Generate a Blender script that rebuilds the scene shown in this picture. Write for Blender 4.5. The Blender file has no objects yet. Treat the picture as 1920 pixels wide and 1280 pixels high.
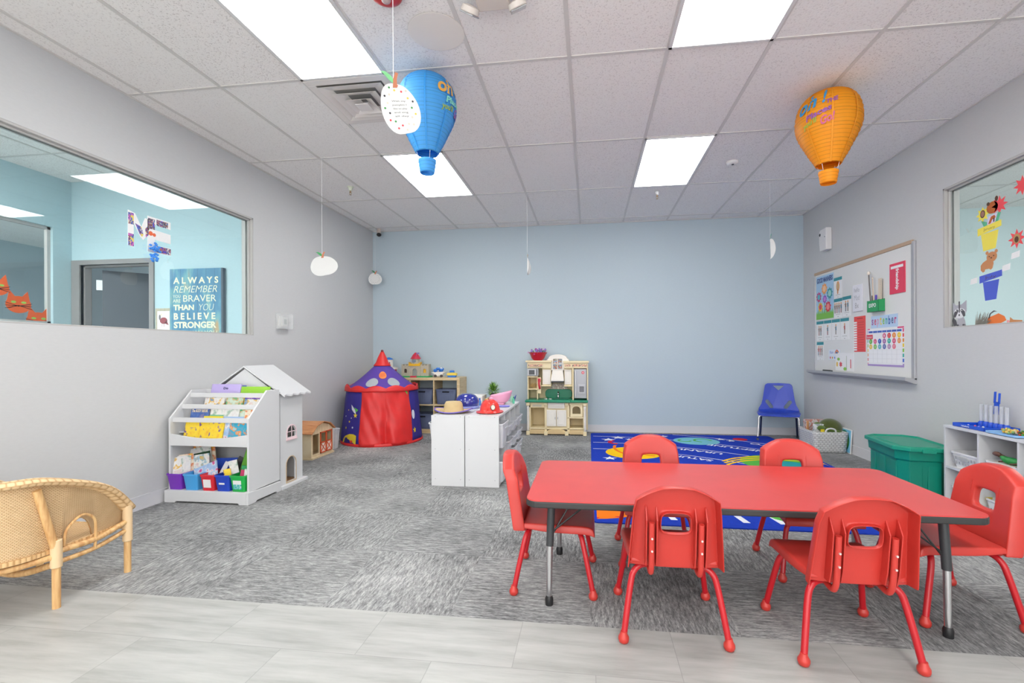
import bpy, bmesh, math, random
from mathutils import Vector, Matrix
from math import sin, cos, pi, radians
R = random.Random(7)
SC = bpy.context.scene
COL = SC.collection
# ---------------------------------------------------------------- camera
cd = bpy.data.cameras.new('camera'); cam = bpy.data.objects.new('camera', cd); COL.objects.link(cam)
SC.camera = cam
FPX, YAW, ROLL = 877.787, .13094, -.00418
cd.sensor_width = 36; cd.lens = FPX / 1920 * 36
cd.shift_x = -28.72 / 1920; cd.shift_y = 20.91 / 1920
cd.clip_start = .05
_F = Vector((-sin(YAW), cos(YAW), 0)); _r = Vector((cos(YAW), sin(YAW), 0)); _u = Vector((0, 0, 1))
_R = _r * cos(ROLL) + _u * sin(ROLL); _U = _u * cos(ROLL) - _r * sin(ROLL)
cam.matrix_world = Matrix(((_R.x, _U.x, -_F.x, 0), (_R.y, _U.y, -_F.y, 0), (_R.z, _U.z, -_F.z, 1.15094), (0, 0, 0, 1)))
# ---------------------------------------------------------------- world and exposure
w = bpy.data.worlds.new('world'); SC.world = w; w.use_nodes = True
bg = w.node_tree.nodes['Background']; bg.inputs[0].default_value = (1, 1, .99, 1); bg.inputs[1].default_value = 2.0
SC.view_settings.view_transform = 'Standard'; SC.view_settings.look = 'None'
SC.view_settings.gamma = 1; SC.view_settings.use_curve_mapping = False
SC.view_settings.exposure = 1.06
LIGHT = 6.6            # troffer diffuser emission
# ---------------------------------------------------------------- room size
XL, XR, D, H = -3.308, 2.924, 6.866, 3.025
YB = -3.0
# ---------------------------------------------------------------- materials
def lin(h):
    h = h.lstrip('#'); o = []
    for i in (0, 2, 4):
        c = int(h[i:i+2], 16) / 255
        o.append(c / 12.92 if c < .04045 else ((c + .055) / 1.055) ** 2.4)
    return (*o, 1)
_m = {}
def newmat(name):
    m = bpy.data.materials.new(name); m.use_nodes = True
    return m, m.node_tree.nodes, m.node_tree.links, m.node_tree.nodes['Principled BSDF']
def mat(name, col, rough=.5, metal=0, bump=0, bscale=200, var=0, vscale=6, coat=0, emit=0, alpha=1, spec=.5, trans=0, sheen=0):
    if name in _m: return _m[name]
    m, N, L, P = newmat(name)
    c = lin(col)
    P.inputs['Base Color'].default_value = c; P.inputs['Roughness'].default_value = rough
    P.inputs['Metallic'].default_value = metal; P.inputs['Coat Weight'].default_value = coat
    P.inputs['Specular IOR Level'].default_value = spec
    if sheen: P.inputs['Sheen Weight'].default_value = sheen
    if trans: P.inputs['Transmission Weight'].default_value = trans
    if alpha < 1: P.inputs['Alpha'].default_value = alpha
    if emit: P.inputs['Emission Color'].default_value = c; P.inputs['Emission Strength'].default_value = emit
    tc = N.new('ShaderNodeTexCoord')
    if var:
        n = N.new('ShaderNodeTexNoise'); n.inputs['Scale'].default_value = vscale; n.inputs['Detail'].default_value = 4
        L.new(tc.outputs['Object'], n.inputs['Vector'])
        mx = N.new('ShaderNodeMix'); mx.data_type = 'RGBA'; mx.blend_type = 'MULTIPLY'
        r = N.new('ShaderNodeMapRange'); r.inputs[1].default_value = .3; r.inputs[2].default_value = .7
        r.inputs[3].default_value = 1 - var; r.inputs[4].default_value = 1
        L.new(n.outputs[0], r.inputs[0]); mx.inputs[0].default_value = 1
        mx.inputs[6].default_value = c; L.new(r.outputs[0], mx.inputs[7]); L.new(mx.outputs[2], P.inputs['Base Color'])
    if bump:
        n = N.new('ShaderNodeTexNoise'); n.inputs['Scale'].default_value = bscale; n.inputs['Detail'].default_value = 3
        L.new(tc.outputs['Object'], n.inputs['Vector'])
        b = N.new('ShaderNodeBump'); b.inputs['Strength'].default_value = bump; b.inputs['Distance'].default_value = .002
        L.new(n.outputs[0], b.inputs['Height']); L.new(b.outputs[0], P.inputs['Normal'])
    _m[name] = m
    return m
def _ramp(N, stops, interp='LINEAR'):
    r = N.new('ShaderNodeValToRGB'); r.color_ramp.interpolation = interp; e = r.color_ramp.elements
    while len(e) < len(stops): e.new(.5)
    for k, (p, c) in enumerate(stops): e[k].position = p; e[k].color = lin(c)
    return r
def _map(N, L, coord='Object', scale=(1, 1, 1), rot=(0, 0, 0), loc=(0, 0, 0)):
    tc = N.new('ShaderNodeTexCoord'); mp = N.new('ShaderNodeMapping')
    mp.inputs['Scale'].default_value = scale; mp.inputs['Rotation'].default_value = rot; mp.inputs['Location'].default_value = loc
    L.new(tc.outputs[coord], mp.inputs[0]); return mp
def _math(N, L, op, a, b=None, c=None):
    n = N.new('ShaderNodeMath'); n.operation = op
    for i, v in enumerate((a, b, c)):
        if v is None: continue
        if isinstance(v, (int, float)): n.inputs[i].default_value = v
        else: L.new(v, n.inputs[i])
    return n.outputs[0]
def _mix(N, L, fac, a, b, mode='MIX'):
    n = N.new('ShaderNodeMix'); n.data_type = 'RGBA'; n.blend_type = mode
    for i, v in ((0, fac), (6, a), (7, b)):
        if isinstance(v, (int, float)): n.inputs[i].default_value = v
        elif isinstance(v, str): n.inputs[i].default_value = lin(v)
        else: L.new(v, n.inputs[i])
    return n.outputs[2]
def cover(name, cols, scale=14, coord='Object', mode='CONSTANT', seed=0):
    """printed illustration: patches of a small palette"""
    if name in _m: return _m[name]
    m, N, L, P = newmat(name)
    mp = _map(N, L, coord, loc=(seed * 3.1, seed * 1.7, seed * .9))
    n = N.new('ShaderNodeTexNoise'); n.inputs['Scale'].default_value = scale; n.inputs['Detail'].default_value = 2.5
    L.new(mp.outputs[0], n.inputs['Vector'])
    k = len(cols); st = [(0, cols[0])] + [(.36 + .28 * i / max(1, k - 1), cols[i]) for i in range(1, k)]
    r = _ramp(N, st, mode); L.new(n.outputs[0], r.inputs[0]); L.new(r.outputs[0], P.inputs['Base Color'])
    P.inputs['Roughness'].default_value = .35
    _m[name] = m; return m
def collage(name, cell=.03, cols=('5a4a9a', 'e8e4e0', '2a2f5c', 'd86a9a', '6a9ad0', 'f0eee8', 'a0584a', 'e9c46a')):
    if name in _m: return _m[name]
    m, N, L, P = newmat(name)
    mp = _map(N, L); s = N.new('ShaderNodeVectorMath'); s.operation = 'SNAP'; s.inputs[1].default_value = (cell, cell * 1.3, cell * 1.3)
    n2 = N.new('ShaderNodeTexNoise'); n2.inputs['Scale'].default_value = 60; L.new(mp.outputs[0], n2.inputs['Vector'])
    L.new(mp.outputs[0], s.inputs[0]); wn = N.new('ShaderNodeTexWhiteNoise'); L.new(s.outputs[0], wn.inputs['Vector'])
    v = _math(N, L, 'ADD', wn.outputs[0], _math(N, L, 'MULTIPLY', _math(N, L, 'SUBTRACT', n2.outputs[0], .5), .9))
    r = _ramp(N, [(i / len(cols), c) for i, c in enumerate(cols)], 'CONSTANT'); L.new(v, r.inputs[0])
    L.new(r.outputs[0], P.inputs['Base Color']); P.inputs['Roughness'].default_value = .4
    _m[name] = m; return m
def ceiling_mat():
    m, N, L, P = newmat('ceiling_tile')
    mp = _map(N, L); n = N.new('ShaderNodeTexNoise'); n.inputs['Scale'].default_value = 105; n.inputs['Detail'].default_value = 2
    L.new(mp.outputs[0], n.inputs['Vector'])
    r = _ramp(N, [(0, 'c4bfbd'), (.35, 'cfcac8'), (.42, 'eeebe9'), (1, 'f3f0ee')]); L.new(n.outputs[0], r.inputs[0])
    s = N.new('ShaderNodeVectorMath'); s.operation = 'SNAP'; s.inputs[1].default_value = (.6096, 1.2192, 5)
    mp2 = _map(N, L, loc=(3.1656, -.5416, 0)); L.new(mp2.outputs[0], s.inputs[0])
    wn = N.new('ShaderNodeTexWhiteNoise'); L.new(s.outputs[0], wn.inputs['Vector'])
    c = _mix(N, L, _math(N, L, 'MULTIPLY', wn.outputs[0], .55), r.outputs[0], 'f0eeec')
    L.new(c, P.inputs['Base Color'])
    P.inputs['Roughness'].default_value = .95
    b = N.new('ShaderNodeBump'); b.inputs['Strength'].default_value = .5; b.inputs['Distance'].default_value = .003
    L.new(n.outputs[0], b.inputs['Height']); L.new(b.outputs[0], P.inputs['Normal'])
    return m
def wall_mat(name, col, stripe=.03):
    m, N, L, P = newmat(name)
    mp = _map(N, L, scale=(1, 1, 4)); n = N.new('ShaderNodeTexNoise'); n.inputs['Scale'].default_value = 30; n.inputs['Detail'].default_value = 5
    L.new(mp.outputs[0], n.inputs['Vector'])
    r = N.new('ShaderNodeMapRange'); r.inputs[1].default_value = .3; r.inputs[2].default_value = .7; r.inputs[3].default_value = 1 - stripe; r.inputs[4].default_value = 1
    L.new(n.outputs[0], r.inputs[0]); L.new(_mix(N, L, 1., col, r.outputs[0], 'MULTIPLY'), P.inputs['Base Color'])
    P.inputs['Roughness'].default_value = .75
    b = N.new('ShaderNodeBump'); b.inputs['Strength'].default_value = .12; b.inputs['Distance'].default_value = .002
    L.new(n.outputs[0], b.inputs['Height']); L.new(b.outputs[0], P.inputs['Normal'])
    return m
def carpet_mat():
    m, N, L, P = newmat('carpet_tile')
    # quarter-turn tiles: streak direction flips from tile to tile
    sep = N.new('ShaderNodeSeparateXYZ'); tc = N.new('ShaderNodeTexCoord'); L.new(tc.outputs['Object'], sep.inputs[0])
    T = .61
    ix = _math(N, L, 'FLOOR', _math(N, L, 'DIVIDE', sep.outputs[0], T)); iy = _math(N, L, 'FLOOR', _math(N, L, 'DIVIDE', _math(N, L, 'SUBTRACT', sep.outputs[1], .15), T))
    chk = _math(N, L, 'MODULO', _math(N, L, 'ABSOLUTE', _math(N, L, 'ADD', ix, iy)), 2)
    def streak(scale, s):
        mp = _map(N, L, scale=scale); n = N.new('ShaderNodeTexNoise'); n.inputs['Scale'].default_value = s; n.inputs['Detail'].default_value = 6; n.inputs['Roughness'].default_value = .7
        L.new(mp.outputs[0], n.inputs['Vector']); return n.outputs[0]
    a = streak((1, 6, 1), 13); b = streak((6, 1, 1), 13)
    f = N.new('ShaderNodeMix'); f.data_type = 'FLOAT'; L.new(chk, f.inputs[0]); L.new(a, f.inputs[2]); L.new(b, f.inputs[3])
    a2 = streak((1, 10, 1), 48); b2 = streak((10, 1, 1), 48)
    f2 = N.new('ShaderNodeMix'); f2.data_type = 'FLOAT'; L.new(chk, f2.inputs[0]); L.new(a2, f2.inputs[2]); L.new(b2, f2.inputs[3])
    big = N.new('ShaderNodeTexNoise'); big.inputs['Scale'].default_value = 1.6; big.inputs['Detail'].default_value = 2; L.new(tc.outputs['Object'], big.inputs['Vector'])
    v = _math(N, L, 'ADD', _math(N, L, 'MULTIPLY', f.outputs[0], .5), _math(N, L, 'MULTIPLY', f2.outputs[0], .5))
    v = _math(N, L, 'ADD', v, _math(N, L, 'MULTIPLY', _math(N, L, 'SUBTRACT', big.outputs[0], .5), .22))
    r = _ramp(N, [(.38, '525255'), (.46, '7a7b7c'), (.53, '9c9d9d'), (.61, 'c4c4c3')]); L.new(v, r.inputs[0])
    wn = N.new('ShaderNodeTexWhiteNoise'); cm = N.new('ShaderNodeCombineXYZ'); L.new(ix, cm.inputs[0]); L.new(iy, cm.inputs[1]); L.new(cm.outputs[0], wn.inputs['Vector'])
    L.new(_mix(N, L, _math(N, L, 'MULTIPLY', wn.outputs[0], .12), r.outputs[0], '80807e'), P.inputs['Base Color'])
    P.inputs['Roughness'].default_value = 1; P.inputs['Specular IOR Level'].default_value = .1
    bp = N.new('ShaderNodeBump'); bp.inputs['Strength'].default_value = .5; bp.inputs['Distance'].default_value = .004; L.new(v, bp.inputs['Height']); L.new(bp.outputs[0], P.inputs['Normal'])
    return m
def vinyl_mat():
    m, N, L, P = newmat('vinyl_plank')
    PW, PL = .2985, .6085
    sep = N.new('ShaderNodeSeparateXYZ'); tc = N.new('ShaderNodeTexCoord'); L.new(tc.outputs['Object'], sep.inputs[0])
    yy = _math(N, L, 'DIVIDE', _math(N, L, 'SUBTRACT', sep.outputs[1], 1.9855), PW); iy = _math(N, L, 'FLOOR', yy)
    off = _math(N, L, 'MULTIPLY', _math(N, L, 'MODULO', _math(N, L, 'ABSOLUTE', iy), 2), PL / 2)   # row -1 -> offset
    xx = _math(N, L, 'DIVIDE', _math(N, L, 'ADD', _math(N, L, 'ADD', sep.outputs[0], 1.806), off), PL)
    ix = _math(N, L, 'FLOOR', xx)
    fx = _math(N, L, 'ABSOLUTE', _math(N, L, 'SUBTRACT', _math(N, L, 'FRACT', xx), .5)); fy = _math(N, L, 'ABSOLUTE', _math(N, L, 'SUBTRACT', _math(N, L, 'FRACT', yy), .5))
    seam = _math(N, L, 'MAXIMUM', _math(N, L, 'GREATER_THAN', fx, .4975), _math(N, L, 'GREATER_THAN', fy, .495))
    mp = _map(N, L, scale=(1.2, 9, 1)); cm = N.new('ShaderNodeCombineXYZ'); L.new(ix, cm.inputs[0]); L.new(iy, cm.inputs[1])
    wn = N.new('ShaderNodeTexWhiteNoise'); L.new(cm.outputs[0], wn.inputs['Vector'])
    ad = N.new('ShaderNodeVectorMath'); ad.operation = 'MULTIPLY_ADD'; L.new(wn.outputs['Color'], ad.inputs[0]); ad.inputs[1].default_value = (9, 9, 9); L.new(mp.outputs[0], ad.inputs[2])
    n = N.new('ShaderNodeTexNoise'); n.inputs['Scale'].default_value = 2.2; n.inputs['Detail'].default_value = 6; n.inputs['Roughness'].default_value = .6; L.new(ad.outputs[0], n.inputs['Vector'])
    r = _ramp(N, [(.3, '979894'), (.5, 'a9aaa7'), (.7, 'b5b6b3')]); L.new(n.outputs[0], r.inputs[0])
    L.new(_mix(N, L, _math(N, L, 'MULTIPLY', seam, .6), r.outputs[0], '868684'), P.inputs['Base Color'])
    P.inputs['Roughness'].default_value = .42
    return m
def weave_mat(name, c1, c2, fu=60, fv=160, coord='UV', bumpd=.003):
    """basket weave on UV (u across ribs, v along) in cells"""
    if name in _m: return _m[name]
    m, N, L, P = newmat(name)
    sep = N.new('ShaderNodeSeparateXYZ'); tc = N.new('ShaderNodeTexCoord'); L.new(tc.outputs[coord], sep.inputs[0])
    u = _math(N, L, 'MULTIPLY', sep.outputs[0], fu); v = _math(N, L, 'MULTIPLY', sep.outputs[1], fv)
    par = _math(N, L, 'MODULO', _math(N, L, 'ABSOLUTE', _math(N, L, 'FLOOR', v)), 2)
    su = _math(N, L, 'ABSOLUTE', _math(N, L, 'SINE', _math(N, L, 'MULTIPLY', _math(N, L, 'ADD', u, _math(N, L, 'MULTIPLY', par, .5)), pi)))
    sv = _math(N, L, 'ABSOLUTE', _math(N, L, 'SINE', _math(N, L, 'MULTIPLY', v, pi)))
    hgt = _math(N, L, 'MULTIPLY', _math(N, L, 'POWER', su, .6), _math(N, L, 'POWER', sv, .6))
    n = N.new('ShaderNodeTexNoise'); n.inputs['Scale'].default_value = 25; n.inputs['Detail'].default_value = 4; L.new(tc.outputs['Object'], n.inputs['Vector'])
    f = _math(N, L, 'ADD', _math(N, L, 'MULTIPLY', hgt, .75), _math(N, L, 'MULTIPLY', n.outputs[0], .35))
    r = _ramp(N, [(.15, c2), (.75, c1)]); L.new(f, r.inputs[0]); L.new(r.outputs[0], P.inputs['Base Color']); P.inputs['Roughness'].default_value = .55
    b = N.new('ShaderNodeBump'); b.inputs['Strength'].default_value = .8; b.inputs['Distance'].default_value = bumpd; L.new(hgt, b.inputs['Height']); L.new(b.outputs[0], P.inputs['Normal'])
    _m[name] = m; return m
def wood_mat(name, c1, c2, sc=(1, 12, 12), s=5, rough=.5):
    if name in _m: return _m[name]
    m, N, L, P = newmat(name)
    mp = _map(N, L, scale=sc); n = N.new('ShaderNodeTexNoise'); n.inputs['Scale'].default_value = s; n.inputs['Detail'].default_value = 5; L.new(mp.outputs[0], n.inputs['Vector'])
    r = _ramp(N, [(.35, c2), (.62, c1)]); L.new(n.outputs[0], r.inputs[0]); L.new(r.outputs[0], P.inputs['Base Color']); P.inputs['Roughness'].default_value = rough
    _m[name] = m; return m
def paper_mat(name, col, tr=.5):
    if name in _m: return _m[name]
    m, N, L, P = newmat(name); P.inputs['Base Color'].default_value = lin(col); P.inputs['Roughness'].default_value = .6
    t = N.new('ShaderNodeBsdfTranslucent'); t.inputs[0].default_value = lin(col)
    if 'lantern' in name:   # wire hoops showing through the paper
        sp = N.new('ShaderNodeSeparateXYZ'); tc = N.new('ShaderNodeTexCoord'); L.new(tc.outputs['Object'], sp.inputs[0])
        fr = _math(N, L, 'FRACT', _math(N, L, 'DIVIDE', _math(N, L, 'ADD', sp.outputs[2], 5), .0225)); k = _math(N, L, 'LESS_THAN', fr, .18)
        dk = '#%02x%02x%02x' % tuple(int(int(col[i:i+2], 16) * .9) for i in (0, 2, 4))
        c = _mix(N, L, k, col, dk); L.new(c, P.inputs['Base Color']); L.new(c, t.inputs[0])
    mx = N.new('ShaderNodeMixShader'); mx.inputs[0].default_value = tr
    L.new(P.outputs[0], mx.inputs[1]); L.new(t.outputs[0], mx.inputs[2]); L.new(mx.outputs[0], N['Material Output'].inputs[0])
    _m[name] = m; return m
# ---------------------------------------------------------------- geometry helpers
BM = bmesh.new
def box(bm, x0, x1, y0, y1, z0, z1, mi=0, M=None):
    v = [bm.verts.new(p) for p in ((x0, y0, z0), (x1, y0, z0), (x1, y1, z0), (x0, y1, z0), (x0, y0, z1), (x1, y0, z1), (x1, y1, z1), (x0, y1, z1))]
    if M: [setattr(a, 'co', M @ a.co) for a in v]
    for q in ((3, 2, 1, 0), (4, 5, 6, 7), (0, 1, 5, 4), (1, 2, 6, 5), (2, 3, 7, 6), (3, 0, 4, 7)):
        bm.faces.new([v[i] for i in q]).material_index = mi
    return bm
def rings(bm, L, cap=True, mi=0, closed=True):
    """skin a list of rings (lists of points)"""
    V = [[bm.verts.new(p) for p in r] for r in L]; n = len(V[0])
    for a, b in zip(V, V[1:]):
        for i in range(n if closed else n - 1):
            j = (i + 1) % n
            f = bm.faces.new((a[i], a[j], b[j], b[i])); f.material_index = mi
    if cap and closed:
        for r, fl in ((V[0], True), (V[-1], False)):
            f = bm.faces.new(r[::-1] if fl else r); f.material_index = mi
    return V
def tube(bm, pts, r, n=10, mi=0, cap=True):
    P = [Vector(p) for p in pts]; k = len(P); rr = r if isinstance(r, (list, tuple)) else [r] * k
    t0 = (P[1] - P[0]).normalized(); up = Vector((0, 0, 1)) if abs(t0.z) < .9 else Vector((1, 0, 0))
    a = t0.cross(up).normalized(); out = []
    for i in range(k):
        t = (P[min(i + 1, k - 1)] - P[max(i - 1, 0)]).normalized()
        a = (a - t * a.dot(t)).normalized(); b = t.cross(a)
        out.append([P[i] + (a * cos(2 * pi * j / n) + b * sin(2 * pi * j / n)) * rr[i] for j in range(n)])
    rings(bm, out, cap, mi); return bm
def curve(pts, k=6):
    """Catmull-Rom through points"""
    P = [Vector(p) for p in pts]; P = [P[0] * 2 - P[1]] + P + [P[-1] * 2 - P[-2]]; o = []
    for i in range(1, len(P) - 2):
        for j in range(k):
            t = j / k; a, b, c, d = P[i-1:i+3]
            o.append(.5 * ((2 * b) + (c - a) * t + (2 * a - 5 * b + 4 * c - d) * t * t + (3 * b - a - 3 * c + d) * t ** 3))
    return o + [P[-2]]
def lathe(bm, prof, c=(0, 0, 0), n=24, mi=0, cap=True, axis='z', M=None, mis=None):
    c = Vector(c); L = []
    for r, z in prof:
        ring = []
        for j in range(n):
            a = 2 * pi * j / n
            p = Vector((r * cos(a), r * sin(a), z)) if axis == 'z' else (Vector((r * cos(a), z, r * sin(a))) if axis == 'y' else Vector((z, r * cos(a), r * sin(a))))
            ring.append((M @ p if M else p) + c)
        L.append(ring)
    return rings(bm, L, cap, mi)
def ball(bm, c, r, s=(1, 1, 1), n=12, mi=0, M=None):
    k = n // 2; pr = [(max(1e-4, r * sin(pi * i / k)), -r * cos(pi * i / k)) for i in range(k + 1)]
    V = lathe(bm, pr, n=n, mi=mi, cap=False)
    for ring in V:
        for v in ring:
            p = Vector((v.co.x * s[0], v.co.y * s[1], v.co.z * s[2])); v.co = (M @ p if M else p) + Vector(c)
    return bm
class Fr:
    """a flat frame: origin, u to the right, v up, n out of the face"""
    def __init__(s, o, u, v=(0, 0, 1)): s.o = Vector(o); s.u = Vector(u).normalized(); s.v = Vector(v).normalized(); s.n = s.u.cross(s.v)
    def __call__(s, a, b, c=0): return s.o + s.u * a + s.v * b + s.n * c
def fbox(bm, f, a0, a1, b0, b1, c0, c1, mi=0):
    v = [bm.verts.new(f(*p)) for p in ((a0, b0, c0), (a1, b0, c0), (a1, b1, c0), (a0, b1, c0), (a0, b0, c1), (a1, b0, c1), (a1, b1, c1), (a0, b1, c1))]
    for q in ((3, 2, 1, 0), (4, 5, 6, 7), (0, 1, 5, 4), (1, 2, 6, 5), (2, 3, 7, 6), (3, 0, 4, 7)):
        bm.faces.new([v[i] for i in q]).material_index = mi
    return bm
def plate(bm, f, outer, c0, c1, mi=0, holes=()):
    """solid plate cut from an outline (with holes), f maps (a,b,c) to space"""
    E0, E1 = [], []
    for lp in (outer, *holes):
        A = [bm.verts.new(f(a, b, c0)) for a, b in lp]; B = [bm.verts.new(f(a, b, c1)) for a, b in lp]; n = len(lp)
        for i in range(n):
            j = (i + 1) % n
            bm.faces.new((A[i], A[j], B[j], B[i])).material_index = mi
            E0.append(bm.edges.get((A[i], A[j]))); E1.append(bm.edges.get((B[i], B[j])))
        if not holes:
            bm.faces.new(A[::-1]).material_index = mi; bm.faces.new(B).material_index = mi
    if holes:
        for E in (E0, E1):
            r = bmesh.ops.triangle_fill(bm, edges=E, use_beauty=True)
            for g in r['geom']:
                if isinstance(g, bmesh.types.BMFace): g.material_index = mi
    return bm
def circ(a, b, r, n=20, ry=None, ph=0): return [(a + r * cos(2 * pi * i / n + ph), b + (ry or r) * sin(2 * pi * i / n + ph)) for i in range(n)]
def rrect(a0, a1, b0, b1, r, n=4):
    o = []
    for cx, cy, s in ((a1 - r, b0 + r, -pi / 2), (a1 - r, b1 - r, 0), (a0 + r, b1 - r, pi / 2), (a0 + r, b0 + r, pi)):
        o += [(cx + r * cos(s + pi / 2 * k / n), cy + r * sin(s + pi / 2 * k / n)) for k in range(n + 1)]
    return o
def star(a, b, r, r2, n=5, ph=pi / 2): return [(a + (r if i % 2 == 0 else r2) * cos(ph + pi * i / n), b + (r if i % 2 == 0 else r2) * sin(ph + pi * i / n)) for i in range(2 * n)]
def grid(bm, nu, nv, fn, mi=0, skip=None, closed=False):
    uv = bm.loops.layers.uv.verify()
    V = [[bm.verts.new(fn(i / nu, j / nv)) for j in range(nv + 1)] for i in range(nu if closed else nu + 1)]
    for i in range(nu):
        for j in range(nv):
            if skip and skip(i, j): continue
            i2 = (i + 1) % nu if closed else i + 1
            f = bm.faces.new((V[i][j], V[i2][j], V[i2][j+1], V[i][j+1])); f.material_index = mi; f.smooth = True
            for l, (a, b) in zip(f.loops, ((i, j), (i + 1, j), (i + 1, j + 1), (i, j + 1))): l[uv].uv = (a / nu, b / nv)
    return V
_tx = {}
def text(bm, f, s, w, h, c=.001, mi=0, bold=0, th=0, shear=0):
    """lettering centred on (0,0) of mapping f(a,b,c), fitted to w x h"""
    k = (s, bold, shear)
    if k not in _tx:
        cu = bpy.data.curves.new('t', 'FONT'); cu.body = s; cu.size = 1; cu.offset = bold; cu.shear = shear; cu.resolution_u = 3
        o = bpy.data.objects.new('t', cu); COL.objects.link(o)
        dg = bpy.context.evaluated_depsgraph_get(); me = bpy.data.meshes.new_from_object(o.evaluated_get(dg))
        _tx[k] = ([tuple(v.co) for v in me.vertices], [tuple(p.vertices) for p in me.polygons])
        bpy.data.objects.remove(o); bpy.data.curves.remove(cu); bpy.data.meshes.remove(me)
    V, Fc = _tx[k]
    if not V: return bm
    x0, x1 = min(v[0] for v in V), max(v[0] for v in V); y0, y1 = min(v[1] for v in V), max(v[1] for v in V)
    sx, sy = w / max(1e-6, x1 - x0), h / max(1e-6, y1 - y0)
    B = [bm.verts.new(f((v[0] - (x0 + x1) / 2) * sx, (v[1] - (y0 + y1) / 2) * sy, c)) for v in V]
    for p in Fc:
        try: bm.faces.new([B[i] for i in p]).material_index = mi
        except ValueError: pass
    return bm
def at(f, a, b): return lambda x, y, c=0: f(a + x, b + y, c)
# ---------------------------------------------------------------- objects
def _off(p):
    o = Vector((0, 0, 0))
    while p: o += p.location; p = p.parent
    return o
def link(name, bm, mats, parent=None, smooth=False, bevel=0, seg=2, loc=None, subsurf=0, solid=0, norm=True):
    if norm: bmesh.ops.recalc_face_normals(bm, faces=bm.faces)
    o0 = _off(parent) if parent else Vector(loc or (0, 0, 0))
    if o0.length: bmesh.ops.translate(bm, verts=bm.verts, vec=-o0)
    me = bpy.data.meshes.new(name); bm.to_mesh(me); bm.free()
    for m in (mats if isinstance(mats, (list, tuple)) else [mats]): me.materials.append(m)
    o = bpy.data.objects.new(name, me); COL.objects.link(o)
    if parent: o.parent = parent
    else: o.location = o0
    if solid: s = o.modifiers.new('s', 'SOLIDIFY'); s.thickness = solid; s.offset = 0
    if subsurf: s = o.modifiers.new('u', 'SUBSURF'); s.levels = s.render_levels = subsurf
    if bevel: b = o.modifiers.new('b', 'BEVEL'); b.width = bevel; b.segments = seg; b.limit_method = 'ANGLE'; b.harden_normals = False
    if smooth:
        for p in me.polygons: p.use_smooth = True
        if smooth != 'all':
            me.set_sharp_from_angle(angle=radians(smooth if smooth is not True else 40))
    return o
def part(parent, name, bm, mats, label=None, **k):
    o = link(name, bm, mats, parent, **k)
    if label: o['label'] = label
    return o
def tag(o, label, cat, group=None):
    o['label'] = label; o['category'] = cat
    if group: o['group'] = group
    return o
def thing(name, label, cat, loc=(0, 0, 0), rz=0, group=None):
    o = bpy.data.objects.new(name, None); COL.objects.link(o); o.empty_display_size = .05
    o.location = loc; o.rotation_euler = (0, 0, rz); return tag(o, label, cat, group)
def solo(name, bm, mats, label, cat, group=None, **k):
    xs = [v.co.x for v in bm.verts]; ys = [v.co.y for v in bm.verts]; zs = [v.co.z for v in bm.verts]
    return tag(link(name, bm, mats, loc=((min(xs) + max(xs)) / 2, (min(ys) + max(ys)) / 2, min(zs)), **k), label, cat, group)
def struct(name, bm, mats, parent=None, **k):
    o = link(name, bm, mats, parent, **k)
    if not parent: o['kind'] = 'structure'
    return o
def dup(root, loc=None, rz=None, label=None, group=None):
    r = root.copy(); COL.objects.link(r)
    if loc is not None: r.location = loc
    if rz is not None: r.rotation_euler = (0, 0, rz)
    if label: r['label'] = label
    if group: r['group'] = group
    def rec(a, b):
        for ch in list(a.children):
            c = ch.copy(); COL.objects.link(c); c.parent = b; rec(ch, c)
    rec(root, r); return r
# ---------------------------------------------------------------- common materials
WHITE = mat('white_laminate', 'd2d3d5', .35)
PAPER = mat('white_paper', 'ececec', .7)
GREYW = wall_mat('grey_wall_paint', 'c9cacb')
BLUEW = wall_mat('blue_wall_paint', 'b8c7d0')
TEALW = wall_mat('pale_teal_wall_paint', 'b5d0d7')
FRAMEM = mat('grey_frame_paint', 'b9b7b5', .5)
TRIMM = mat('baseboard_vinyl', 'd2d2d6', .45)
CHROME = mat('chrome', 'd8d8da', .18, 1)
BLACK = mat('black_plastic', '1c1c1e', .4)
DGREY = mat('dark_grey', '4a4d52', .6)
RED = mat('red_chair_plastic', 'c33830', .38, bump=.15, bscale=500, var=.06, vscale=9)
REDM = mat('red_painted_tube', 'b81a24', .28)
BLUE = mat('blue_plastic', '2b46b8', .32)
# ================================================================ STRUCTURE
CEIL = ceiling_mat()
b = BM(); box(b, XL - .13, XR + .13, YB, D + .1, H, H + .05); struct('ceiling', b, CEIL)
b = BM(); box(b, XL - .13, XR + .13, 1.9855, D + .1, -.05, 0); struct('floor', b, carpet_mat())
b = BM(); box(b, XL - .13, XR + .13, YB, 1.9855, -.05, 0); struct('floor', b, vinyl_mat())
b = BM(); box(b, XL - .1, XR + .1, D, D + .1, 0, H); struct('wall_back', b, BLUEW)
WL = (.9, 4.265, 1.335, 2.498)
def wall_open(name, x0, x1, o):
    b = BM(); y0, y1, z0, z1 = o
    box(b, x0, x1, YB, D, 0, z0); box(b, x0, x1, YB, D, z1, H); box(b, x0, x1, YB, y0, z0, z1); box(b, x0, x1, y1, D, z0, z1)
    return struct(name, b, GREYW)
wall_open('wall_left', XL - .12, XL, WL)
WR = (.9, 4.315, 1.34, 2.495)
wall_open('wall_right', XR, XR + .12, WR)
GLASS, N, L, P = newmat('window_glass')
g1 = N.new('ShaderNodeBsdfGlass'); g1.inputs['IOR'].default_value = 1.5; g1.inputs['Roughness'].default_value = 0
g1.inputs[0].default_value = (.97, 1, 1, 1); L.new(g1.outputs[0], N['Material Output'].inputs[0])
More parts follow.
